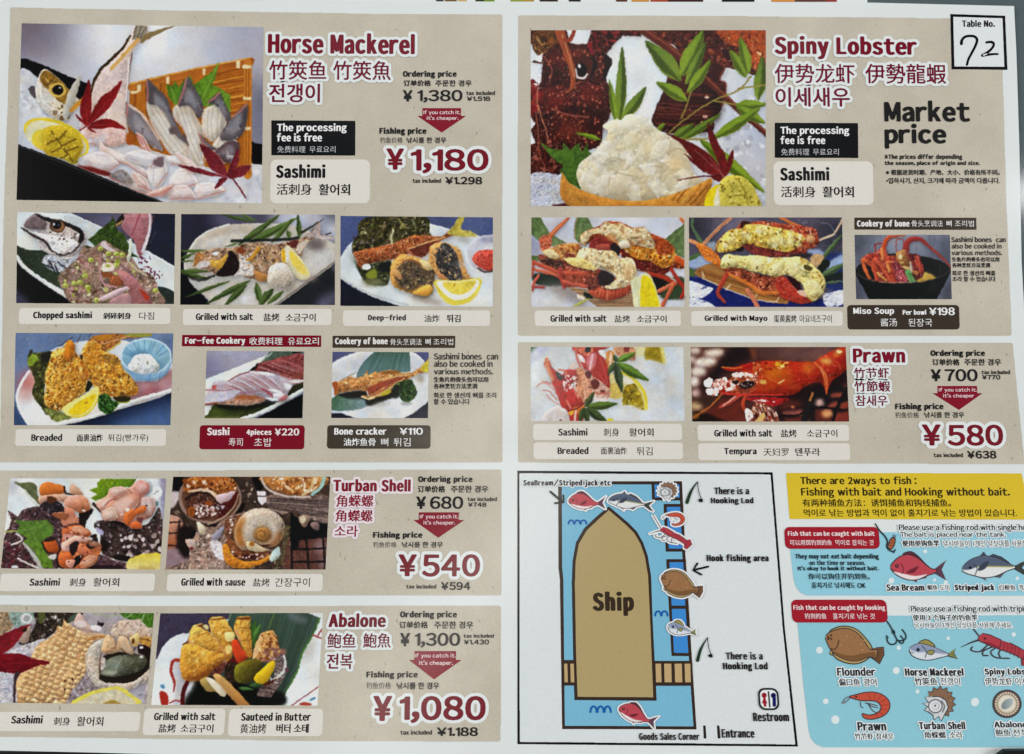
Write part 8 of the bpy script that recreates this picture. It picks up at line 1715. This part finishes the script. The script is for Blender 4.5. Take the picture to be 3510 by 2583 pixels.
    p.P(rt, (184, 60, 42), vol=.7, bump=.5); hatch(p, rt, [(1280, 900), (1600, 1240)], [(1420, 880), (1800, 1180)], 12, 10, [(214, 110, 90), (140, 36, 30)], .6); p.P([(1420, 880), (1560, 900), (1620, 1060), (1560, 1050)], (60, 24, 32))
    p.S([(600, 830), (900, 985), (1050, 1090), (1290, 1090)], [40, 60, 60, 50], (214, 122, 50), vol=.6); p.S([(570, 840), (500, 980), (450, 1100), (545, 1225)], [60, 66, 50, 40], (182, 68, 48), vol=.6); p.S([(860, 1050), (960, 1200), (1020, 1320)], [60, 60, 66], (208, 122, 92), vol=.6)
    cf = [(495, 640), (580, 555), (760, 580), (1000, 568), (1200, 600), (1400, 600), (1560, 588), (1700, 640), (1840, 760), (1935, 870), (1955, 1000), (1910, 1120), (1795, 1215), (1680, 1140), (1640, 980), (1560, 920), (1420, 840), (1250, 870), (1140, 840), (950, 800), (780, 745), (620, 740), (505, 750)]
    p.P(cf, (222, 204, 124), vol=.7, vr=9, bump=.7, bs=6); p.scat(cf, 70, [(246, 242, 206), (226, 196, 90), (214, 180, 90), (240, 230, 170)], 14, 56, 1.8, soft=1)
    for q in ([(1150, 800), (1260, 680), (1380, 620), (1330, 760), (1230, 850)], [(1410, 800), (1450, 660), (1600, 690), (1570, 800), (1480, 860)], [(520, 650), (640, 600), (720, 680), (600, 720)], [(1640, 1000), (1780, 900), (1900, 1060), (1790, 1200)], [(900, 640), (1060, 620), (1100, 740), (960, 780)]):
        p.P(q, (236, 226, 166), vol=.8, vr=5, al=.6, soft=1.6)
    p.scat(cf, 60, [(150, 96, 36), (110, 80, 36), (190, 150, 50)], 8, 28, 2); p.P([(1660, 700), (1780, 740), (1740, 790), (1660, 760)], (96, 84, 40)); lines(p, [[(1740, 1130), (1800, 1160), (1840, 1120)], [(1760, 880), (1880, 900)], [(1830, 800), (1900, 900), (1880, 980)]], 16, [(150, 104, 50), (196, 160, 60)], .8); p.P([(1560, 1070), (1660, 1060), (1690, 1150), (1600, 1120)], (226, 184, 160))

def ph_miso(p):
    p.fill((108, 113, 130), tex=.08); p.B(1100, 200, 700, 420, (152, 158, 174), .9); hatch(p, [(40, 40), (2200, 40), (2200, 1490), (40, 1490)], [(40, 20), (2200, 20)], [(80, 1500), (2200, 1500)], 40, 20, [(92, 96, 112), (130, 136, 152)], .35, 20); p.B(2080, 500, 150, 500, (84, 88, 102), .7); p.B(130, 1300, 200, 300, (82, 84, 100), .8); p.B(2100, 1300, 150, 300, (72, 74, 88), .8); p.B(150, 250, 160, 300, (84, 90, 104), .7)
    p.P([(70, 890), (110, 780), (200, 690), (500, 560), (1000, 470), (1500, 525), (1900, 620), (2120, 750), (2170, 850), (1900, 1010), (1000, 1130), (300, 1040)], (37, 41, 41)); p.P([(1270, 480), (1520, 530), (1900, 640), (2100, 780), (1960, 900), (1600, 870), (1500, 640)], (34, 37, 38)); p.S([(1940, 680), (1930, 900)], 16, (90, 94, 92), al=.5)
    p.P([(1420, 1080), (1500, 910), (1680, 885), (1820, 955), (1850, 1030), (1500, 1110)], (208, 178, 84), col2=(190, 150, 60), ang=80, soft=2); p.P([(540, 870), (820, 1040), (900, 1090), (500, 1080)], (196, 150, 78), soft=2); p.P([(1590, 840), (1840, 880), (1900, 1000), (1700, 890)], (36, 38, 36), soft=2)
    RD = (168, 62, 52)
    p.S([(690, 420), (715, 260), (790, 135), (900, 92), (1170, 68)], [120, 100, 84, 50, 22], (196, 82, 46), vol=.6, vr=4); p.S([(740, 300), (850, 160), (1000, 95)], 20, (130, 40, 36), al=.7); p.S([(525, 450), (520, 270), (640, 250)], 36, (150, 70, 66)); p.S([(500, 270), (500, 300)], 30, (120, 60, 66)); p.S([(975, 480), (975, 170), (1040, 148), (1120, 165), (1155, 270)], 28, (156, 84, 92))
    p.S([(1180, 430), (1200, 260), (1340, 150), (1530, 175), (1710, 335), (1920, 515), (2200, 790)], [140, 140, 110, 86, 62, 50, 36], (158, 56, 50), vol=.6, vr=4); p.scat([(1700, 320), (1760, 330), (2180, 740), (2140, 760)], 16, [(206, 120, 110), (130, 40, 40)], 10, 22, 2, 40)
    bd = [(200, 610), (330, 490), (520, 450), (600, 375), (750, 380), (770, 480), (930, 520), (1060, 700), (1190, 900), (1200, 1100), (860, 1120), (520, 1080), (390, 1030), (240, 770)]
    p.P(bd, (176, 72, 54), bump=1, bs=5, vol=.4); p.P([(300, 560), (480, 500), (600, 560), (440, 640)], (170, 62, 50), bump=.8); p.scat(bd, 60, [(206, 104, 66), (130, 44, 38), (190, 84, 60), (110, 40, 38)], 16, 60, 2.4, 65)
    p.P([(310, 730), (400, 760), (470, 860), (500, 1040), (400, 1000)], (40, 42, 41)); p.P([(880, 650), (970, 620), (1180, 910), (1190, 1100), (980, 1090), (920, 850)], (160, 72, 80), bump=1, bs=4); p.scat([(900, 680), (1000, 680), (1180, 1060), (1000, 1060)], 40, [(196, 116, 120), (120, 46, 56)], 10, 24); p.P([(790, 480), (900, 480), (900, 520), (800, 520)], (50, 40, 46))
    for q, w, c in (([(235, 600), (300, 850), (390, 1030)], 60, (216, 108, 56)), ([(265, 600), (430, 720), (480, 860)], 64, (206, 98, 56)), ([(480, 610), (505, 850), (545, 1075)], 80, (196, 82, 56)), ([(520, 590), (700, 850), (870, 1100)], 78, (206, 92, 60)), ([(650, 370), (670, 600)], 56, (226, 138, 76)), ([(720, 420), (740, 640), (700, 760)], 60, (196, 84, 56)), ([(790, 560), (860, 800), (930, 1100)], 84, (192, 76, 52)), ([(780, 700), (820, 860)], 70, (222, 140, 76)), ([(560, 900), (660, 1000), (760, 1060)], 50, (214, 150, 80)), ([(760, 660), (900, 660)], 50, (216, 120, 70))):
        p.S(q, w, c, vol=.8, vr=4)
    lines(p, [[(560, 720), (640, 850), (760, 1000)], [(340, 640), (420, 700)], [(860, 880), (960, 1050)]], 22, [(96, 30, 28)], .7)
    p.P([(970, 440), (1060, 400), (1160, 380), (1235, 460), (1270, 640), (1240, 770), (1060, 720), (975, 600)], (176, 126, 70), col2=(150, 92, 44), ang=70, vol=.8, vr=8, bump=.6, bs=5); p.E(1060, 540, 44, 60, (222, 202, 156)); p.E(1090, 670, 50, 30, (200, 164, 100)); p.P([(1160, 390), (1240, 460), (1290, 600), (1210, 560)], (150, 76, 66)); p.P([(1090, 750), (1260, 770), (1330, 900), (1200, 830)], (206, 166, 110), vol=.5)
    p.P([(1260, 480), (1490, 520), (1520, 650), (1570, 750), (1575, 910), (1490, 1030), (1330, 1010), (1290, 700)], (108, 40, 40), bump=.8); lines(p, [[(1420, 530), (1470, 640), (1490, 880)], [(1520, 720), (1550, 860)], [(1340, 660), (1400, 800)], [(1400, 600), (1440, 760)]], 44, [(206, 88, 60), (180, 66, 58), (150, 60, 60)], .9); p.P([(1330, 830), (1440, 870), (1440, 960), (1370, 930)], (176, 116, 66), vol=.5); p.P([(1265, 640), (1310, 700), (1330, 900), (1280, 880)], (214, 196, 172), soft=1.5)
    p.P([(1165, 830), (1285, 840), (1345, 960), (1420, 1080), (1270, 1110), (1200, 970)], (88, 148, 90), col2=(130, 180, 120), ang=70, vol=.7); p.S([(1240, 900), (1330, 1080)], 16, (60, 116, 66)); p.P([(1290, 900), (1400, 1010), (1440, 1050), (1390, 1060)], (76, 70, 36))
    p.P([(60, 900), (300, 1035), (700, 1112), (1100, 1122), (1500, 1105), (1900, 1005), (2190, 830), (2120, 980), (2000, 1210), (1850, 1510), (390, 1510), (220, 1190)], (29, 33, 34), col2=(26, 29, 30), sm=False); p.S([(75, 890), (300, 1030), (700, 1106), (1100, 1117), (1500, 1098), (1900, 1000), (2150, 850), (2150, 760)], 16, (104, 90, 84), al=.85); p.S([(600, 1098), (1000, 1112), (1300, 1108)], 14, (196, 150, 120)); p.B(1800, 1200, 120, 160, (40, 44, 46), .8)

def ph_prawn_sashimi(p):
    p.fill((204, 209, 213)); p.scat([(30, 30), (2210, 30), (2210, 1080), (30, 1080)], 120, [(214, 218, 222), (194, 199, 204), (220, 224, 226)], 20, 70, 1.4, al=.5, soft=2); p.P([(20, 20), (150, 20), (20, 130)], (72, 108, 70), soft=3); p.P([(20, 130), (150, 30), (300, 30), (60, 290), (20, 290)], (184, 187, 214), soft=5); p.B(100, 300, 60, 300, (222, 228, 232), .8)
    p.P([(1500, 30), (1660, 30), (1640, 160), (1500, 150)], (222, 214, 160), soft=3); p.P([(1660, 20), (1840, 20), (1905, 255), (1820, 245), (1740, 220), (1640, 205)], (166, 144, 30), tex=.2, soft=2); p.S([(1870, 20), (1905, 255)], 46, (222, 212, 116), soft=2)
    p.P([(1200, 20), (1440, 20), (1505, 110), (1480, 225), (1400, 200), (1250, 160)], (214, 152, 112), vol=.5, bump=.5); p.P([(1340, 40), (1420, 40), (1400, 110), (1350, 100)], (140, 60, 56)); p.P([(1090, 120), (1200, 100), (1190, 280), (1110, 400)], (222, 150, 80), tex=.2); p.S([(1160, 120), (1150, 300)], 30, (240, 206, 180))
    lm = [(1140, 440), (1320, 400), (1480, 490), (1620, 650), (1665, 760), (1650, 920), (1560, 910), (1420, 860), (1330, 850), (1310, 750), (1140, 745)]
    p.P(lm, (222, 210, 144), tex=.08); p.P([(1140, 560), (1290, 560), (1300, 740), (1140, 740)], (212, 184, 92), tex=.1); p.P([(1325, 690), (1375, 570), (1500, 555), (1580, 700), (1625, 890), (1570, 915), (1440, 845), (1330, 850)], (162, 140, 22), bump=.7, bs=4, tex=.15); p.S([(1305, 385), (1480, 490), (1620, 660), (1660, 890)], [30, 40, 44, 40], (228, 208, 52)); p.P([(1320, 440), (1440, 480), (1480, 540), (1360, 560)], (224, 222, 206))
    p.P([(1290, 860), (1500, 870), (1600, 920), (1400, 910)], (214, 212, 204), soft=4); p.P([(540, 360), (660, 240), (720, 340), (700, 420)], (212, 190, 182), soft=2)
    bp = [(635, 20), (1120, 20), (1000, 110), (1060, 190), (1095, 250), (1138, 430), (1130, 620), (1000, 570), (900, 450), (850, 370), (780, 340), (700, 170)]
    p.P(bp, (186, 52, 46), vol=.6, vr=8, bump=.2); p.P([(640, 20), (900, 20), (880, 140), (780, 150), (680, 80)], (206, 104, 76), bump=.5); p.E(835, 72, 44, 46, (40, 44, 50)); p.S([(960, 20), (1110, 30)], 40, (190, 90, 90)); p.P([(860, 140), (960, 130), (930, 300), (870, 370), (810, 260)], (206, 120, 124), soft=2); p.S([(900, 140), (870, 350)], 26, (236, 186, 194)); p.P([(690, 130), (780, 190), (790, 250), (730, 230)], (222, 216, 216)); p.P([(980, 90), (1060, 80), (1090, 180), (1050, 170)], (222, 220, 222)); p.S([(655, 80), (700, 230), (740, 340), (750, 450)], 30, (196, 106, 96)); lines(p, [[(1000, 180), (1060, 330), (1120, 560)], [(960, 380), (1100, 560)]], 14, [(214, 120, 110)], .6)
    mb = [(640, 370), (760, 330), (860, 470), (910, 660), (860, 760), (800, 810), (720, 770), (660, 560)]
    p.P(mb, (212, 146, 112), bump=.8); hatch(p, mb, [(660, 400), (860, 480)], [(720, 780), (900, 700)], 9, 18, [(196, 96, 60), (236, 196, 176), (206, 120, 80)], .8); p.P([(800, 390), (870, 370), (880, 460), (830, 480)], (110, 40, 46)); p.P([(870, 480), (950, 470), (1130, 620), (1130, 750), (960, 770), (900, 640)], (206, 158, 138), bump=.6); p.E(938, 555, 62, 72, (114, 44, 40)); p.E(1045, 660, 36, 26, (130, 56, 50)); p.S([(940, 680), (1130, 690)], 26, (190, 110, 90)); p.P([(920, 740), (1130, 760), (1100, 790), (930, 790)], (226, 216, 214), soft=2)
    fp = [(225, 265), (290, 225), (330, 310), (390, 370), (520, 430), (670, 350), (660, 500), (600, 560), (700, 700), (775, 830), (660, 905), (560, 950), (460, 850), (400, 700), (350, 560), (280, 380)]
    p.P(fp, (194, 44, 34), vol=.6, vr=8, bump=.3, bs=5); p.S([(260, 200), (275, 300), (345, 490)], [40, 62, 50], (206, 116, 76), vol=.5); lines(p, [[(240, 270), (330, 500)], [(300, 300), (380, 390)]], 14, [(230, 170, 140), (150, 50, 40)], .8); p.P([(500, 370), (660, 360), (650, 500), (540, 490)], (180, 48, 50), vol=.5); p.S([(430, 350), (500, 370), (560, 440)], 26, (206, 110, 76))
    p.scat([(480, 430), (700, 470), (660, 620), (520, 660)], 50, [(232, 210, 212), (120, 30, 40), (214, 150, 140), (240, 226, 226)], 12, 34, 1.6); p.P([(385, 400), (425, 388), (485, 470), (455, 505), (410, 485)], (42, 46, 50)); p.E(436, 440, 8, 8, (180, 184, 186)); p.scat([(640, 600), (740, 640), (760, 800), (700, 760)], 24, [(230, 170, 140), (206, 120, 90)], 14, 40, 3, 60); lines(p, [[(530, 780), (600, 880)], [(520, 700), (500, 780)], [(640, 640), (700, 760)], [(470, 580), (540, 640)], [(560, 820), (590, 900)]], 18, [(230, 150, 130), (140, 30, 26)], .75)
    p.P([(560, 935), (770, 840), (795, 900), (745, 1090), (530, 1090)], (214, 112, 40), vol=.5); p.S([(560, 930), (680, 900), (790, 820)], 20, (110, 24, 30)); p.P([(540, 990), (750, 980), (740, 1090), (530, 1090)], (190, 52, 46)); p.P([(580, 950), (640, 930), (630, 980), (590, 990)], (232, 176, 40)); p.S([(670, 930), (650, 1070)], 26, (236, 196, 180))
    lines(p, [[(105, 595), (200, 540), (350, 565)], [(210, 640), (300, 660), (400, 770)], [(250, 700), (330, 780), (430, 840)], [(200, 520), (330, 540)], [(270, 560), (380, 640)]], 14, [(206, 116, 96), (190, 80, 70)], .9)
    p.P([(195, 1010), (280, 920), (420, 860), (545, 935), (560, 1090), (205, 1090)], (206, 197, 194), vol=.5); p.E(455, 1058, 20, 10, (110, 50, 36))
    G = (84, 108, 34)
    for q, c in (((800, 870, 925, 660, 90), (66, 84, 34)), ((820, 870, 1262, 825, 120), G), ((820, 890, 1110, 1090, 120), (60, 80, 30)), ((790, 890, 850, 1100, 96), (58, 78, 30)), ((770, 890, 720, 1090, 80), (66, 84, 30)), ((1240, 240, 1500, 112, 100), (104, 140, 50)), ((1240, 260, 1690, 505, 140), (96, 128, 44)), ((1230, 270, 1318, 670, 120), (66, 84, 56)), ((1230, 250, 1112, 425, 84), (72, 92, 50)), ((1240, 250, 1195, 140, 70), (70, 92, 56))):
        leaf(p, *q, c, .05, tex=.12)
    p.E(1150, 1055, 46, 22, (226, 206, 30))

def ph_prawn_grill(p):
    p.fill((92, 53, 46), tex=.25, ts=26); p.B(1500, 120, 600, 130, (120, 84, 80), .8); p.B(1850, 150, 250, 120, (140, 96, 92), .7); p.B(1100, 100, 200, 100, (96, 62, 56), .8); p.S([(840, 60), (900, 160)], 60, (170, 96, 50), al=.7, soft=4)
    p.P([(200, 520), (420, 240), (600, 30), (800, 30), (860, 200), (640, 290), (400, 480), (240, 640), (180, 760)], (42, 27, 30), soft=6)
    for x, y, rx, ry, a, c in ((90, 85, 80, 48, 0, (228, 206, 190)), (350, 115, 140, 56, -6, (232, 214, 196)), (225, 240, 160, 64, -4, (236, 220, 206)), (130, 370, 110, 66, 0, (232, 220, 208)), (80, 510, 66, 74, 0, (236, 222, 212)), (100, 670, 60, 60, 0, (214, 180, 176)), (110, 840, 90, 66, 0, (210, 178, 134)), (45, 200, 40, 50, 0, (222, 202, 190)), (250, 950, 90, 46, 0, (206, 160, 120))):
        p.E(x, y, rx, ry, c, a, soft=4)
    p.P([(430, 770), (720, 720), (760, 1080), (150, 1080), (250, 900)], (112, 46, 34), soft=3); p.P([(40, 960), (180, 930), (500, 1050), (500, 1080), (40, 1080)], (40, 24, 16), soft=3); p.E(100, 985, 50, 40, (120, 80, 24)); p.P([(70, 740), (420, 740), (300, 860), (80, 780)], (70, 46, 36), soft=5)
    p.P([(1250, 700), (1700, 560), (2200, 380), (2220, 700), (1950, 760), (1560, 1080), (1250, 1080)], (48, 27, 30), soft=4); p.P([(1700, 640), (2220, 600), (2220, 1080), (1700, 1080)], (36, 30, 34), soft=4)
    for q, c in (([(1945, 680), (2115, 655), (2105, 725), (1950, 725)], (170, 82, 60)), ([(1960, 800), (2065, 775), (2020, 875), (1890, 865)], (158, 76, 58)), ([(2090, 800), (2200, 780), (2200, 905), (2070, 890)], (150, 66, 48)), ([(2010, 945), (2210, 920), (2215, 1070), (1985, 1070)], (142, 58, 44)), ([(1280, 925), (1560, 890), (1570, 985), (1300, 965)], (156, 88, 78)), ([(1740, 880), (1960, 880), (1980, 1070), (1740, 1070)], (110, 50, 40)), ([(1320, 1020), (1560, 1000), (1560, 1070), (1320, 1070)], (120, 56, 46))):
        p.P(q, c, soft=2.5, sm=False)
    p.E(1900, 950, 76, 56, (228, 160, 104), soft=3); p.E(1800, 800, 60, 56, (206, 166, 158), soft=3); p.E(2150, 560, 30, 26, (120, 60, 50), soft=3); p.S([(1240, 980), (1500, 970), (1750, 870), (2200, 900)], 24, (26, 22, 26)); p.S([(2150, 650), (2060, 820), (1980, 1060)], 40, (30, 26, 30)); p.S([(1750, 870), (1900, 860)], 20, (26, 22, 26))
    bd = [(455, 310), (700, 312), (860, 250), (1000, 228), (1300, 228), (1700, 240), (1800, 180), (2000, 80), (2200, 30), (2200, 300), (1960, 520), (1900, 690), (1820, 520), (1600, 570), (1420, 700), (1000, 700), (700, 690), (480, 690), (380, 620), (330, 530), (560, 480), (640, 400), (780, 375), (560, 362)]
    p.P(bd, (178, 42, 18), vol=.6, vr=12, bump=.4, bs=8); p.B(1200, 400, 240, 140, (206, 112, 14), .95); p.B(1640, 320, 110, 90, (206, 120, 32), .9); p.B(1890, 230, 110, 60, (230, 176, 90), .95, 10); p.B(1330, 470, 160, 80, (190, 80, 16), .7); p.B(1050, 590, 220, 60, (190, 72, 18), .8); p.B(1450, 580, 120, 50, (196, 76, 30), .7); p.B(2050, 120, 100, 50, (222, 140, 60), .9, -30); p.B(2100, 230, 80, 60, (160, 30, 22), .9); p.B(1800, 480, 90, 70, (110, 30, 22), .7)
    p.P([(460, 308), (560, 318), (860, 262), (840, 330), (600, 360)], (186, 30, 22), vol=.5); p.S([(460, 308), (600, 326), (740, 312)], 14, (214, 140, 50)); p.S([(1730, 250), (1840, 360), (1890, 500), (1900, 680)], [30, 56, 60, 20], (206, 100, 50), vol=.5); p.S([(1800, 300), (1860, 420)], 12, (240, 170, 120), al=.7); p.S([(1950, 170), (2050, 260), (2080, 330)], 40, (196, 70, 40), al=.8)
    p.E(1260, 268, 70, 34, (230, 180, 30), 0, soft=1.5); p.E(1290, 300, 34, 18, (244, 220, 130)); p.E(1020, 515, 54, 30, (226, 176, 90), 10, soft=1.5); p.S([(1240, 530), (1310, 490)], 22, (240, 196, 130)); p.E(2070, 100, 40, 22, (244, 214, 150)); p.scat([(900, 240), (1400, 240), (1400, 400), (950, 400)], 26, [(236, 170, 90), (226, 120, 50), (150, 30, 14)], 10, 34, 2.4, 20); p.S([(980, 400), (1100, 460), (1280, 560)], 14, (226, 110, 50), al=.6); p.scat([(850, 260), (1000, 240), (960, 420), (860, 420)], 24, [(206, 100, 50), (236, 180, 130), (140, 40, 20)], 10, 26)
    p.P([(620, 460), (760, 420), (930, 430), (960, 560), (860, 660), (640, 680), (560, 600)], (170, 74, 44), bump=.9); p.scat([(560, 430), (960, 400), (940, 500), (620, 560)], 70, [(240, 206, 186), (206, 130, 90), (246, 230, 222), (150, 70, 46)], 10, 26, 1.3)
    p.P([(690, 555), (760, 508), (885, 508), (890, 570), (800, 612), (730, 600)], (40, 24, 22), bump=.6); p.scat([(700, 520), (880, 520), (800, 600)], 14, [(190, 180, 180), (110, 80, 76)], 8, 18); p.P([(600, 500), (680, 490), (680, 540), (610, 540)], (50, 26, 24))
    fo = [(215, 510), (290, 450), (330, 490), (500, 450), (540, 500), (640, 560), (620, 620), (480, 660), (400, 700), (280, 695), (240, 630), (300, 590)]
    p.scat(fo, 110, [(246, 236, 232), (236, 200, 186), (226, 160, 140), (250, 244, 240)], 14, 36, 1.2); p.scat([(215, 500), (330, 470), (300, 580), (230, 580)], 24, [(246, 240, 238)], 16, 36); p.scat([(250, 610), (400, 600), (400, 690), (280, 690)], 24, [(246, 240, 238), (240, 214, 204)], 16, 36); p.scat([(590, 400), (780, 380), (900, 440), (640, 450)], 40, [(244, 220, 206), (250, 240, 236), (226, 160, 130)], 12, 26)
    lines(p, [[(450, 690), (300, 850), (180, 930), (60, 1010)]], 24, [(180, 102, 42)], 1); p.S([(700, 700), (570, 790), (440, 860)], [50, 60, 40], (190, 80, 62), vol=.5); p.S([(640, 720), (470, 840)], 14, (236, 190, 176)); p.S([(780, 710), (745, 830), (770, 900)], 50, (190, 72, 40), vol=.5); p.S([(460, 670), (700, 690), (900, 690), (1300, 690)], [30, 36, 30, 16], (206, 60, 46))
    p.P([(800, 730), (1340, 735), (1350, 790), (1180, 850), (1020, 830), (930, 800)], (176, 28, 34), bump=.6)
    lo = [(840, 770), (1000, 790), (1160, 850), (1240, 1080), (880, 1080), (900, 980)]
    p.P([(900, 820), (1080, 830), (1240, 1080), (860, 1080)], (150, 84, 62), bump=.9); p.scat(lo, 70, [(240, 206, 190), (150, 56, 44), (110, 44, 34), (226, 170, 140), (70, 30, 26)], 12, 46, 2.6, 60); p.P([(900, 1080), (1020, 940), (1060, 960), (1000, 1080)], (222, 180, 110)); p.S([(1010, 860), (1060, 960), (1090, 1070)], 16, (50, 26, 26)); p.scat([(780, 890), (840, 890), (890, 1000), (800, 1060)], 24, [(248, 240, 236), (240, 214, 208)], 18, 36); p.scat([(930, 760), (1200, 770), (1180, 820)], 16, [(244, 206, 200)], 10, 22)
    p.P([(1240, 830), (1420, 760), (1560, 830), (1300, 900)], (96, 44, 34), soft=4); p.E(1435, 860, 26, 20, (206, 130, 90), soft=1.5); p.S([(1705, 670), (1640, 860), (1580, 1080)], [40, 60, 80], (38, 37, 41)); p.S([(1705, 670), (1670, 770)], [34, 30], (190, 120, 60))

PH = [('A1', [(165, 175), (1990, 205), (1978, 1535), (126, 1508)], 'photo of whole horse mackerel sashimi in a black boat', ph_mackerel),
      ('A3', [(262, 228), (2037, 228), (2037, 1555), (262, 1555)], 'photo of spiny lobster sashimi heaped in a basket', ph_lobster),
      ('f3', [(40, 25), (2208, 50), (2192, 1288), (25, 1276)], 'photo of chopped mackerel sashimi with fish head', ph_chopped),
      ('f4', [(46, 52), (2160, 62), (2157, 1302), (32, 1297)], 'photo of salt grilled mackerel with lemon and grated radish', ph_salt),
      ('f5', [(70, 38), (2164, 58), (2160, 1285), (68, 1273)], 'photo of deep fried mackerel with lemon wedge', ph_fried),
      ('f6', [(57, 42), (2222, 48), (2182, 1308), (32, 1308)], 'photo of breaded mackerel with a blue sauce cup', ph_breaded),
      ('f7', [(112, 72), (2142, 84), (2105, 1472), (72, 1472)], 'photo of mackerel sushi', ph_sushi),
      ('f8', [(122, 92), (2122, 100), (2105, 1472), (95, 1466)], 'photo of fried bone crackers with parsley', ph_bone),
      ('f9', [(140, 34), (2208, 36), (2122, 1243), (14, 1228)], 'photo of turban shell sashimi', ph_turban_sashimi),
      ('f10', [(132, 32), (2216, 32), (2151, 1262), (30, 1262)], 'photo of grilled turban shells', ph_turban_grill),
      ('f11', [(-100, 28), (2196, 44), (2086, 1340), (-290, 1318)], 'photo of abalone sashimi in a shell', ph_abalone_sashimi),
      ('f12', [(150, 42), (2236, 38), (2166, 1226), (32, 1216)], 'photo of butter sauteed abalone on a white plate', ph_abalone_butter),
      ('f13', [(48, 40), (2186, 40), (2186, 1290), (48, 1290)], 'photo of salt grilled spiny lobster with lemon', ph_lobster_salt),
      ('f14', [(46, 40), (2188, 40), (2208, 1290), (54, 1290)], 'photo of spiny lobster grilled with mayonnaise', ph_lobster_mayo),
      ('f15', [(56, 60), (2150, 60), (2194, 1474), (92, 1474)], 'photo of lobster miso soup in a black pot', ph_miso),
      ('f16', [(36, 36), (2172, 36), (2192, 1070), (36, 1070)], 'photo of raw prawn heads with lemon', ph_prawn_sashimi),
      ('f17', [(28, 36), (2158, 36), (2206, 1058), (52, 1058)], 'photo of a salt grilled prawn over coals', ph_prawn_grill)]
for i, (fr, quad, lb_, fn) in enumerate(PH):
    photo(fr, quad, 11 + i, lb_, fn)

bpy.data.objects.remove(_to)
